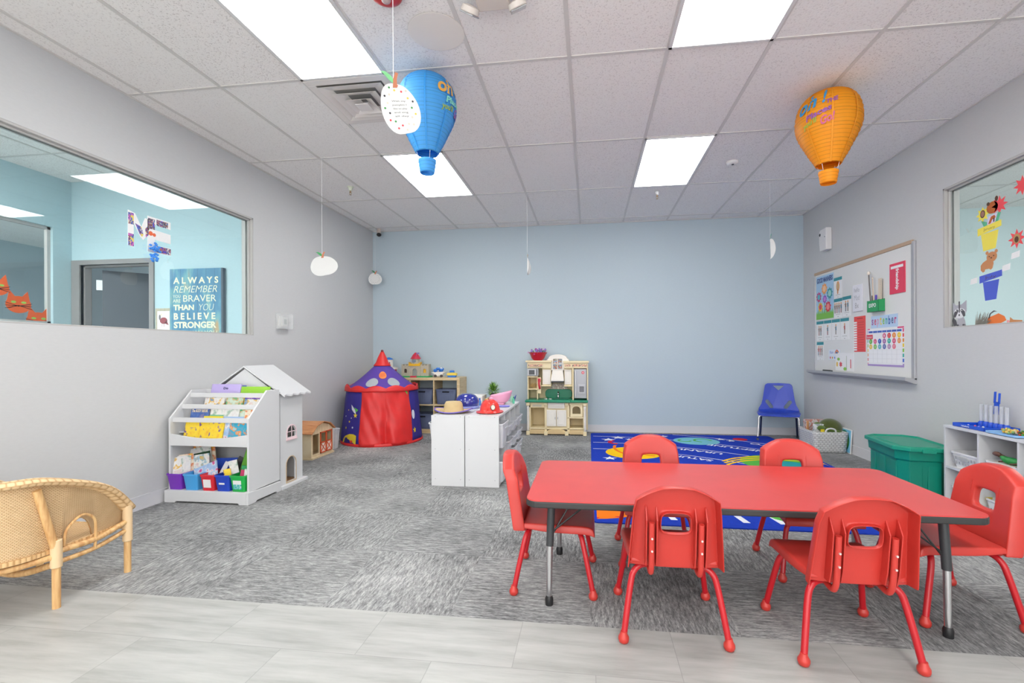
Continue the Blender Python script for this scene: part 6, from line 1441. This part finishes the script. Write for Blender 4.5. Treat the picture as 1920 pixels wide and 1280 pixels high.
# green tote
t = thing('storage_tote', 'large green plastic tote with lid by the right wall', 'storage tote', (2.595, 4.245, 0), -.12)
t.scale = (.88, .87, 1)
TG1 = mat('tote_green', '0a8a72', .35, var=.12, vscale=4); tl, tw_ = .70, .45
def oct_(hx, hy, c, z): return [(-hx + c, -hy, z), (hx - c, -hy, z), (hx, -hy + c, z), (hx, hy - c, z), (hx - c, hy, z), (-hx + c, hy, z), (-hx, hy - c, z), (-hx, -hy + c, z)]
def tote_part(name, b, m, **k):
    o = link(name, b, m, **k); o.parent = t; return o
b = BM(); rings(b, [oct_(.17, .29, .05, 0), oct_(.175, .30, .05, .02), oct_(.19, .325, .07, .30), oct_(.205, .34, .08, .305), oct_(.21, .345, .08, .385), oct_(.2, .335, .08, .385)]); body = tote_part('tote_body', b, TG1, bevel=.006, seg=2)
b = BM()
for sy in (-.2, 0, .2): box(b, -.192, -.176, sy - .05, sy + .05, .03, .285)
for sx in (-.07, .07): box(b, sx - .05, sx + .05, -.322, -.302, .03, .285)
tote_part('side_ribs', b, TG1, bevel=.006)
b = BM(); rings(b, [oct_(.215, .355, .09, .375), oct_(.235, .375, .10, .38), oct_(.235, .375, .10, .408), oct_(.222, .362, .095, .412), oct_(.205, .345, .09, .398), oct_(.15, .29, .05, .398), oct_(.145, .285, .05, .405)]); tote_part('lid', b, mat('lid_green', '149478', .35), bevel=.004, seg=2)
b = BM(); box(b, -.05, .05, -.392, -.372, .372, .40); tote_part('handle_latch', b, mat('lid_green', '149478', .35), bevel=.004)
# ================================================================ RIGHT SHELF
rx0, rx1, ry1 = 2.63, 2.905, 3.88; PITCH = .302
t = thing('cubby_shelf', 'white cubby shelf along the right wall', 'shelf', (2.77, 3.27, 0)); ry0 = ry1 - 4 * PITCH
b = BM(); box(b, rx0 - .005, rx1, ry0 - .02, ry1, .583, .60); part(t, 'top_panel', b, WHITE, bevel=.001)
b = BM(); box(b, rx0, rx1, ry0 - .02, ry1, .0, .02); part(t, 'bottom_panel', b, WHITE)
b = BM(); box(b, rx1 - .006, rx1, ry0, ry1, .02, .583); part(t, 'back_panel', b, WHITE)
for k in range(5): y = ry1 - .015 - k * PITCH; b = BM(); box(b, rx0, rx1 - .006, y, y + .015, .02, .583); part(t, 'upright_panel', b, WHITE, bevel=.001)
for k in range(4): y = ry1 - .015 - k * PITCH; b = BM(); box(b, rx0 + .002, rx1 - .006, y - PITCH + .015, y, .285, .30); part(t, 'middle_shelf', b, WHITE)
def plastic_basket(y, z, m, label, h=.115, group='open plastic baskets in the cubby shelf', w_=.25):
    x = 2.77
    t = thing('plastic_basket', label, 'basket', (x, y, z), 0, group)
    b = BM(); bin_box(b, .21, w_ * .82, .24, w_, h, lip=.01, x=x, y=y, z=z); bd = part(t, 'basket_body', b, m, smooth=30)
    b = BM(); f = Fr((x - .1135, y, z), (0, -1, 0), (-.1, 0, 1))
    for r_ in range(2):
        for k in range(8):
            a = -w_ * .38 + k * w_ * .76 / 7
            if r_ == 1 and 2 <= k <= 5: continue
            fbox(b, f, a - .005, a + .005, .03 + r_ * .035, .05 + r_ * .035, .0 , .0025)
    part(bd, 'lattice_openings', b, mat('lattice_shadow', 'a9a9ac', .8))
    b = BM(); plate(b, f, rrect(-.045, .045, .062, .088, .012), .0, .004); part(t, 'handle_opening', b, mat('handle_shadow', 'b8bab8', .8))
    return t
BWH = mat('basket_white', 'e6e6e6', .45); BNV = weave_mat('basket_navy', '4a5f92', '2b3c6a', 60, 60, 'Object', .001)
yc = [ry1 - .015 - k * PITCH - (PITCH - .015) / 2 for k in range(4)]
plastic_basket(yc[0], .3005, BWH, 'white plastic basket in the far upper cubby beside the green tote')
plastic_basket(yc[1], .3005, BWH, 'white plastic basket holding books, under the toy lizard')
plastic_basket(yc[2], .3005, BNV, 'navy basket in the upper cubby at the right edge')
plastic_basket(yc[0], .0205, BWH, 'white plastic basket in the far lower cubby', h=.14)
plastic_basket(yc[1], .0205, cover('mixed_basket', ['e0e0e0', 'd8c050', '7a9ad0', 'e6e6e6'], 8), 'patterned basket in the second lower cubby', h=.14)
plastic_basket(yc[2], .0205, BNV, 'navy basket in the lower cubby at the right edge', h=.2)
for k in range(3):
    b = BM(); box(b, 2.68, 2.86, yc[1] - .10, yc[1] + .09, .31 + k * .036, .31 + k * .036 + .03); solo('thin_book', b, [mat('spine_white', 'e2e2e0', .5), mat('spine_grey', 'c8c8cc', .5), mat('spine_tan', 'ddd4c8', .5)][k], 'pale book lying in the white basket, %s of the pile' % ('bottom', 'middle', 'top')[k], 'book', bevel=.002)
# toy lizard
LZ_, LB_ = mat('lizard_green', '2f9a4c', .4, var=.3, vscale=40), mat('lizard_brown', '6a4638', .5, var=.3, vscale=40)
ly = yc[1]; t = thing('toy_lizard', 'green toy lizard with brown head on the stacked books', 'toy lizard', (2.72, ly, .42))
b = BM(); tube(b, curve([(2.69, ly + .045, .455), (2.70, ly + .01, .437), (2.72, ly - .04, .433), (2.75, ly - .085, .435)], 5), [.012, .014, .017, .02, .022, .024, .025, .026, .026, .025, .024, .022, .02, .016, .012, .008], 12); part(t, 'body', b, LZ_, smooth='all')
b = BM(); ball(b, (2.682, ly + .068, .466), .02, (.85, 1.5, .75), 14); tube(b, curve([(2.683, ly + .07, .466), (2.69, ly + .05, .458), (2.695, ly + .03, .45)]), .013, 10); part(t, 'head', b, LB_, smooth=True)
for dx, dy in ((-.022, .02), (.03, .02), (-.02, -.06), (.03, -.06)): b = BM(); tube(b, curve([(2.71 + dx * .3, ly + dy, .43), (2.71 + dx, ly + dy + .015, .424), (2.71 + dx * 1.5, ly + dy + .03, .420)]), .005, 8); part(t, 'leg', b, LB_, smooth='all')
b = BM(); tube(b, curve([(2.66, ly + .03, .40), (2.645, ly - .03, .385), (2.645, ly - .075, .375), (2.65, ly - .085, .40), (2.68, ly - .075, .41)]), .003, 6); solo('toy_snake', b, mat('snake_dark', '3a3c40', .5), 'thin dark toy tail draped over the books below the lizard', 'toy', smooth='all')
# test tube rack
t = thing('tube_rack', 'blue science tray with clear tubes on the cubby shelf', 'science toy', (2.77, 3.70, .60))
TBL = mat('tray_blue', '1f52c8', .35)
b = BM(); box(b, 2.66, 2.88, 3.56, 3.84, .6005, .606); 
for a in ((2.66, 2.666, 3.56, 3.84), (2.874, 2.88, 3.56, 3.84), (2.66, 2.88, 3.56, 3.566), (2.66, 2.88, 3.834, 3.84)): box(b, a[0], a[1], a[2], a[3], .6005, .626)
part(t, 'tray', b, TBL, bevel=.003)
b = BM(); text(b, lambda u, v, c=0: Vector((2.6595 - .0005, 3.72 - u, .6135 + v)), 'Lakeshore', .07, .010, bold=.02); part(t, 'lettering', b, PAPER)
for k in range(6):
    y = 3.60 + k * .042
    b = BM(); lathe(b, [(.019, .606), (.021, .628), (.012, .642), (.001, .642)], (2.83, y, 0), 14); cp = part(t, 'tube_socket', b, TBL, smooth=True)
    b = BM(); lathe(b, [(.0115, .635), (.0115, .762), (.0100, .762), (.0100, .637)], (2.83, y, 0), 14, cap=False); part(t, 'clear_tube', b, mat('tube_clear', 'dfe3ea', .1, alpha=.35), smooth='all')
rg = random.Random(2)
for k in range(9): b = BM(); ball(b, (2.70 + rg.uniform(0, .07), 3.59 + k * .027, .611), .007, n=8); part(t, 'counting_bead', b, mat('bead%d' % (k % 3), ('e05a6a', 'e8e8e8', '6a7ae0')[k % 3], .4), smooth=True)
b = BM(); M = Matrix.Translation((2.85, 3.712, .70)) @ Matrix.Rotation(.08, 4, 'X')
box(b, -.008, .008, -.014, .014, 0, .085, M=M); box(b, -.006, .006, -.022, -.014, .08, .155, M=M); box(b, -.006, .006, .013, .022, .08, .16, M=M); box(b, -.006, .006, -.022, .022, .078, .09, M=M)
solo('plastic_tweezers', b, TBL, 'tall blue plastic tweezers standing in the clear tubes', 'tweezers', bevel=.002)
# blue tray and pasta toy
b = BM(); bin_box(b, .15, .20, .17, .23, .016, lip=.006, x=2.73, y=3.42, z=.6005); solo('light_blue_tray', b, mat('tray_light', '86b6e8', .35), 'light blue shallow tray at the right end of the cubby shelf', 'tray', smooth=30)
def knobbly(x, y, r, cols, label):
    b = BM(); rg = random.Random(int(x * 1000))
    for k in range(60):
        a = rg.uniform(0, 2 * pi); q = r * math.sqrt(rg.random()); ball(b, (x + q * cos(a), y + 1.5 * q * sin(a), .612 + rg.uniform(0, .03) * (1 - q / r * .5)), .009, (1, 1, 1), 6, mi=rg.randrange(len(cols)))
    o = solo('bead_string', b, [mat('c_' + c, c, .5) for c in cols], label, 'toy beads', smooth=True); o['kind'] = 'stuff'; return o
knobbly(2.74, 3.455, .036, ('e8c868', 'dca83a', 'd8c8a8', '8ab070'), 'heap of yellow pasta beads on the light blue tray')
knobbly(2.74, 3.34, .034, ('4a8a3a', 'c84a30', 'e0c040', '2a5a3a'), 'heap of green and red beads at the right edge of the shelf')
# ================================================================ WINDOW DECORATIONS
# letters M and E with photographs on the left pane
GLf = Fr((XGL + .0036, 0, 0), (0, 1, 0))
CO = collage('photo_collage', .045)
th = .002
t = solo('letter_cutout', plate(BM(), GLf, [(3.03, 1.955), (3.075, 1.948), (3.075, 2.13), (3.125, 2.04), (3.15, 2.02), (3.175, 2.05), (3.225, 2.19), (3.165, 2.19), (3.135, 2.115), (3.085, 2.205), (3.03, 2.216)], 0, th), PAPER, 'paper letter M covered with photographs on the left window', 'letter cutout')
b = BM()
for a in ((3.032, 3.074, 2.115, 2.20), (3.032, 3.074, 1.955, 2.045)): fbox(b, GLf, *a, th, th + .001)
plate(b, GLf, [(3.085, 2.13), (3.135, 2.115), (3.15, 2.06), (3.14, 2.04), (3.12, 2.06)], th, th + .001); plate(b, GLf, [(3.165, 2.11), (3.185, 2.13), (3.195, 2.07), (3.17, 2.045)], th, th + .001); part(t, 'photographs', b, collage('photo_collage_m', .03, ('5a4a9a', 'd86ac0', '2a3a7c', '6a5ab8', 'd8d0b0', '7a3a5a', '3a66b8', 'e0c85a')))
t = solo('letter_cutout', plate(BM(), GLf, [(3.185, 1.94), (3.385, 1.948), (3.385, 2.005), (3.245, 2.0), (3.245, 2.045), (3.385, 2.04), (3.385, 2.115), (3.245, 2.12), (3.245, 2.165), (3.385, 2.155), (3.385, 2.215), (3.185, 2.215)], 0, th), PAPER, 'paper letter E covered with photographs on the left window', 'letter cutout')
b = BM()
for a in ((3.19, 3.245, 2.12, 2.20), (3.26, 3.36, 2.158, 2.205), (3.26, 3.385, 1.95, 2.0)): fbox(b, GLf, *a, th, th + .001)
part(t, 'photographs', b, collage('photo_collage_e', .022, ('3a3f6c', 'e0d0c8', '2a5a9c', '7a3a3a', '9a8a80', '2a2f5c', 'b06a6a', '3a3ac0')))
b = BM(); plate(b, GLf, circ(3.21, 2.085, .018, 10), th, th + .0012); plate(b, GLf, circ(3.24, 2.08, .014, 10), th, th + .0012); part(t, 'orange_print', b, mat('print_or', 'e8683a', .5))
b = BM(); rg = random.Random(8)
for k in range(40):
    a = rg.uniform(0, 2 * pi); r = rg.uniform(0, .05); c = (3.225 + r * cos(a) * 1.0, 1.965 + r * sin(a)) if k < 26 else (3.19 + (k - 26) * .004, 1.87 + rg.uniform(0, .06))
    p = GLf(c[0], c[1], .018 + rg.uniform(0, .02)); ball(b, p, .012, (.5, 1.2, .8), 6)
solo('ribbon_bow', b, mat('bow_blue', '3f8fe8', .4), 'light blue ribbon bow taped over the letter E', 'ribbon', smooth=True)
# sign and card on the back wall of the next room
SG = Fr((0, LY, 0), (1, 0, 0))
t = thing('wall_sign', 'tall blue plank sign with cream lettering in the left room', 'sign', (-4.02, LY, 1.33))
m, N, L, P = newmat('blue_planks'); mp = _map(N, L, scale=(1, 1, .35)); n = N.new('ShaderNodeTexNoise'); n.inputs['Scale'].default_value = 7; n.inputs['Detail'].default_value = 5; L.new(mp.outputs[0], n.inputs['Vector'])
r = _ramp(N, [(.3, '3f7a9c'), (.5, '4f88a8'), (.62, '74aab0'), (.72, 'b89a70')]); L.new(n.outputs[0], r.inputs[0])
sp = N.new('ShaderNodeSeparateXYZ'); tc = N.new('ShaderNodeTexCoord'); L.new(tc.outputs['Object'], sp.inputs[0])
g = _math(N, L, 'GREATER_THAN', _math(N, L, 'ABSOLUTE', _math(N, L, 'SUBTRACT', _math(N, L, 'FRACT', _math(N, L, 'DIVIDE', _math(N, L, 'ADD', sp.outputs[0], 10), .098)), .5)), .475)
L.new(_mix(N, L, _math(N, L, 'MULTIPLY', g, .6), r.outputs[0], '2a5068'), P.inputs['Base Color'])
b = BM(); fbox(b, SG, -4.345, -3.755, 1.30, 2.038, .002, .04); bd = part(t, 'plank_board', b, [m, mat('sign_edge', '4a5560', .6)])
CRM = mat('sign_cream', 'e6e4c4', .5)
b = BM(); S_ = [('A L W A Y S', -4.045, 1.917, .52, .068, .03, 0), ('REMEMBER', -4.05, 1.825, .50, .068, -.01, .25), ('YOU', -4.265, 1.752, .09, .03, .0, 0), ('ARE', -4.265, 1.706, .09, .033, .0, 0), ('BRAVER', -4.00, 1.729, .38, .068, .0, 0), ('THAN', -4.185, 1.636, .24, .058, .04, 0), ('YOU', -3.92, 1.636, .17, .068, -.015, .25), ('B E L I E V E', -4.06, 1.544, .48, .07, .035, 0), ('STRONGER', -4.055, 1.454, .49, .068, .04, 0), ('THAN YOU', -3.98, 1.368, .36, .05, 0, .2)]
for s_, x, z, w_, h__, bo, sh in S_: text(b, at(SG, x, z), s_, w_, h__, .0405, bold=bo, shear=sh)
part(bd, 'lettering', b, CRM)
b = BM(); fbox(b, SG, -3.755, -3.735, 1.30, 2.038, .002, .04); part(t, 'dark_edge', b, mat('sign_edge', '4a5560', .6))
t = solo('turkey_card', (lambda b: fbox(b, SG, -4.555, -4.36, 1.35, 1.635, .001, .004))(BM()), weave_mat('striped_border', 'f0eee8', 'b0a890', 40, 1, 'Object', 0), 'small framed bird card left of the blue sign', 'card')
b = BM(); fbox(b, SG, -4.53, -4.385, 1.40, 1.605, .0041, .005); part(t, 'card_inset', b, PAPER)
b = BM(); plate(b, SG, circ(-4.455, 1.505, .045, 14, .035), .0051, .006, 0); plate(b, SG, [(-4.42, 1.51), (-4.395, 1.455), (-4.44, 1.475)], .0051, .006, 0); plate(b, SG, circ(-4.50, 1.54, .012, 10, .03), .0051, .006, 2); plate(b, SG, [(-4.485, 1.57), (-4.47, 1.585), (-4.49, 1.55)], .0051, .006, 1); fbox(b, SG, -4.475, -4.472, 1.44, 1.475, .0051, .006, 0); fbox(b, SG, -4.452, -4.449, 1.44, 1.475, .0051, .006, 0)
part(t, 'bird_drawing', b, [mat('bird_red', '9a4a52', .6), mat('bird_yellow', 'e8d850', .6), mat('bird_grey', '7a7478', .6)])
# cats on the far window of the left room
CF = Fr((LX + .0, 0, 0), (0, 1, 0)); ORC = mat('cat_orange', 'e8632c', .6); EYG = mat('cat_eye', '9ac85a', .5)
for i, (y, z, r, lb) in enumerate(((3.955, 1.65, .106, 'orange paper cat face, whole one on the far window of the left room'), (4.125, 1.50, .108, 'orange paper cat face low at the right of the far window'), (3.78, 1.80, .10, 'orange paper cat face cut by the left edge of the picture'))):
    t = thing('cat_cutout', lb, 'paper cat', (LX, y, z - r), 0, 'orange paper cats on the far window')
    f = Fr((LX - .044, y, z), (0, 1, 0)); out = [(r * cos(a) * (1 + (.04 if k % 2 else 0)), r * .82 * sin(a)) for k, a in enumerate([2 * pi * k / 28 for k in range(28)])]
    out = [p for p in out if not (p[1] > 0 and .42 * r < abs(p[0]) < .9 * r)]
    b = BM(); plate(b, f, circ(0, 0, r, 28, r * .8), 0, .002); 
    for s in (-1, 1): plate(b, f, [(s * r * .9, r * .3), (s * r * .72, r * 1.3), (s * r * .25, r * .72)][::s], 0.0001, .0021)
    o = part(t, 'face', b, ORC)
    for s in (-1, 1): b = BM(); plate(b, f, circ(s * r * .4, r * .22, r * .2, 12, r * .11), .0022, .003); part(o, 'eye', b, EYG)
    b = BM(); plate(b, f, [(0, -r * .22), (r * .12, -r * .05), (-r * .12, -r * .05)], .0022, .0032)
    for s in (-1, 1):
        for k in (-1, 0, 1): tube(b, [f(s * .1 * r, -r * .12, .003), f(s * r * 1.05, -r * .12 + k * r * .28, .004)], .0022, 4)
    part(o, 'whiskers', b, BLACK)
# decorations on the right pane (a = -y)
GR = Fr((XGR - .0036, 0, 0), (0, -1, 0)); q = lambda pts: [(-y, z) for y, z in pts]
def deco(name, label, cat, layers, group=None):
    allp = [p for l in layers for p in l[1]]; t = thing(name, label, cat, GR(sum(p[0] for p in allp) / len(allp), min(p[1] for p in allp), .001), 0, group)
    for k, (nm, pts, m) in enumerate(layers): b = BM(); plate(b, GR, pts, .0004 + .0007 * k, .0009 + .0007 * k); part(t, nm, b, m)
    return t
PY, PRD, PGN, PBR, PBL, PTN = mat('deco_yellow', 'f0e05a', .7), mat('deco_red', 'ec5058', .7), mat('deco_green', '5fb890', .7), mat('deco_brown', 'b8622c', .7), mat('deco_blue', '4f62cc', .7), mat('deco_tan', 'c88a5c', .7)
DK = mat('deco_dark', '5a3c2c', .7)
def pot(y0, y1, zt, zb, m, mon, label, dz=.012):
    w_ = abs(y0 - y1); a0_, a1_ = -max(y0, y1), -min(y0, y1)
    t = thing('flowerpot_cutout', label, 'paper flowerpot', GR((a0_ + a1_) / 2, zb, .001), 0, 'paper flowerpots on the right window')
    b = BM(); plate(b, GR, [(a0_ + .03, zt - .05), (a0_ + .05, zb), (a1_ - .05, zb + .004), (a1_ - .025, zt - .045)], .0004, .0012); part(t, 'pot_body', b, m)
    b = BM(); plate(b, GR, [(a0_, zt - .055), (a1_, zt - .045 + dz), (a1_, zt + dz), (a0_, zt)], .0012, .0022); bd = part(t, 'pot_rim', b, m)
    b = BM(); text(b, at(GR, (a0_ + a1_) / 2, zt - .02), mon, .1, .025, .0024, bold=-.01); part(bd, 'handwriting', b, DK)
    return t
pot(4.031, 3.822, 2.085, 1.905, PY, 'January', 'yellow paper flowerpot marked January on the right window', .02)
pot(4.015, 3.818, 1.72, 1.528, PBL, 'July', 'blue paper flowerpot marked July on the right window', .02)
deco('flower_cutout', 'yellow paper flower above the January pot', 'paper flower', [('petals', star(-3.985, 2.185, .06, .036, 8), PY), ('centre', circ(-3.985, 2.19, .022, 16, .03), DK), ('photo', circ(-3.985, 2.19, .016, 12, .022), mat('deco_face', 'a87868', .7))])
deco('bear_head_cutout', 'brown paper bear head behind the red flower', 'paper animal', [('head', circ(-3.90, 2.215, .05, 16, .045), PBR), ('ear', circ(-3.935, 2.25, .014, 10), DK), ('ear', circ(-3.862, 2.27, .014, 10, .02), DK)])
deco('flower_cutout', 'red paper flower above the January pot', 'paper flower', [('petals', star(-3.838, 2.215, .07, .036, 8), PRD)])
deco('leaf_cutout', 'pair of green paper leaves above the January pot', 'paper leaves', [('leaf', [(-4.0, 2.14), (-3.95, 2.12), (-3.94, 2.085), (-3.965, 2.07)], PGN), ('leaf', [(-3.88, 2.09), (-3.85, 2.10), (-3.825, 2.16), (-3.85, 2.165)], PGN)])
deco('fox_card', 'pale card with a brown fox between the paper leaves', 'card', [('card', [(-3.95, 2.085), (-3.87, 2.10), (-3.86, 2.165), (-3.935, 2.155)], mat('deco_lilac', 'dccfe6', .7)), ('fox', [(-3.935, 2.10), (-3.91, 2.15), (-3.88, 2.155), (-3.87, 2.135), (-3.90, 2.125), (-3.915, 2.10)], PBR), ('fox_legs', [(-3.89, 2.105), (-3.882, 2.105), (-3.878, 2.135), (-3.888, 2.13)], BLACK)])
t = deco('bear_cutout', 'tan paper bear sitting on the July pot', 'paper animal', [('body', [(-4.005, 1.765), (-3.985, 1.745), (-3.97, 1.75), (-3.965, 1.765), (-3.93, 1.765), (-3.915, 1.755), (-3.90, 1.765), (-3.89, 1.80), (-3.90, 1.84), (-3.95, 1.835), (-3.985, 1.82), (-4.005, 1.80)], PTN), ('head', circ(-3.905, 1.85, .046, 20, .038), PTN), ('ear', circ(-3.945, 1.885, .014, 10), PTN), ('ear', circ(-3.865, 1.885, .014, 10), PTN), ('eye', circ(-3.925, 1.855, .005, 8), DK), ('eye', circ(-3.885, 1.855, .005, 8), DK), ('nose', circ(-3.905, 1.842, .007, 8, .005), DK)])
for y, z, lb in ((4.07, 1.69, 'white tape left of the July pot'), (3.785, 1.745, 'white tape right of the July pot'), (3.71, 1.82, 'white tape under the cut-off red flower')):
    deco('paper_tape', lb, 'tape', [('strip', [(-y - .035, z - .02), (-y + .03, z - .015), (-y + .035, z + .03), (-y - .03, z + .02)], PAPER)])
deco('flower_cutout', 'red paper flower with brown centre cut by the right picture edge', 'paper flower', [('petals', star(-3.70, 1.935, .07, .036, 8), PRD), ('centre', circ(-3.70, 1.935, .028, 14, .035), mat('deco_centre', 'b89060', .7)), ('photo', circ(-3.70, 1.93, .016, 12, .022), DK)])
deco('flower_cutout', 'red paper flower at the top right picture edge', 'paper flower', [('petals', star(-3.655, 2.295, .07, .036, 8), PRD)])
GY, DG, LG = mat('rac_grey', 'b0b0b8', .7), mat('rac_dark', '5a5a60', .7), mat('rac_light', 'e4e6e8', .7)
deco('raccoon_cutout', 'grey paper raccoon in the lower left corner of the right window', 'paper animal', [
    ('tail', [(-4.29, 1.40), (-4.275, 1.42), (-4.25, 1.40), (-4.235, 1.36), (-4.27, 1.352)], DG), ('body', [(-4.24, 1.352), (-4.15, 1.352), (-4.155, 1.39), (-4.17, 1.42), (-4.225, 1.42), (-4.24, 1.39)], GY),
    ('head', [(-4.28, 1.55), (-4.245, 1.52), (-4.19, 1.525), (-4.14, 1.555), (-4.14, 1.47), (-4.16, 1.425), (-4.21, 1.405), (-4.255, 1.42), (-4.28, 1.47)], GY), ('face', circ(-4.21, 1.455, .062, 20, .042), LG),
    ('eye_patch', [(-4.27, 1.43), (-4.25, 1.425), (-4.22, 1.475), (-4.235, 1.49), (-4.265, 1.465)], DG), ('eye_patch', [(-4.15, 1.43), (-4.17, 1.425), (-4.20, 1.475), (-4.185, 1.49), (-4.155, 1.465)], DG), ('stripe', [(-4.215, 1.46), (-4.205, 1.46), (-4.203, 1.55), (-4.217, 1.55)], DG), ('nose', circ(-4.21, 1.44, .008, 8), DG), ('foot', circ(-4.225, 1.358, .012, 10, .008), DG), ('foot', circ(-4.165, 1.358, .012, 10, .008), DG), ('eye', circ(-4.24, 1.475, .005, 8), PAPER), ('eye', circ(-4.18, 1.475, .005, 8), PAPER)])
deco('hedgehog_cutout', 'orange paper animal with curled black line on the right window sill', 'paper animal', [('body', [(-3.955, 1.352), (-3.94, 1.40), (-3.90, 1.41), (-3.85, 1.425), (-3.80, 1.40), (-3.785, 1.37), (-3.83, 1.352)], mat('deco_orange', 'e47a3c', .7)), ('curl', [(-3.935, 1.40), (-3.925, 1.43), (-3.89, 1.45), (-3.86, 1.44), (-3.885, 1.44), (-3.915, 1.425), (-3.928, 1.39)], DG), ('snout', circ(-3.77, 1.36, .012, 8), mat('deco_pinkish', 'e8a0a8', .7))])
deco('leaf_cutout', 'brown paper leaf lying at the right window sill edge', 'paper leaves', [('leaf', [(-3.76, 1.352), (-3.755, 1.39), (-3.73, 1.37), (-3.66, 1.362), (-3.66, 1.352)], PTN)])
# grey feather bundle behind the orange animal
b = BM(); rg = random.Random(6)
for k in range(70):
    a = rg.uniform(.15, .95); l = rg.uniform(.08, .14); y0_ = 3.95 + rg.uniform(0, .10); p0 = GR(-y0_, 1.352, .006); p1 = GR(-y0_ + l * cos(a + .1) * .7 - .02, 1.352 + l * sin(a), .006 + rg.uniform(0, .01)); tube(b, [p0, p1], [.003, .0006], 4)
o = solo('grey_feathers', b, mat('feather_grey', '8f8d86', .9), 'fluffy grey feathers on the right window sill', 'feathers'); o['kind'] = 'stuff'
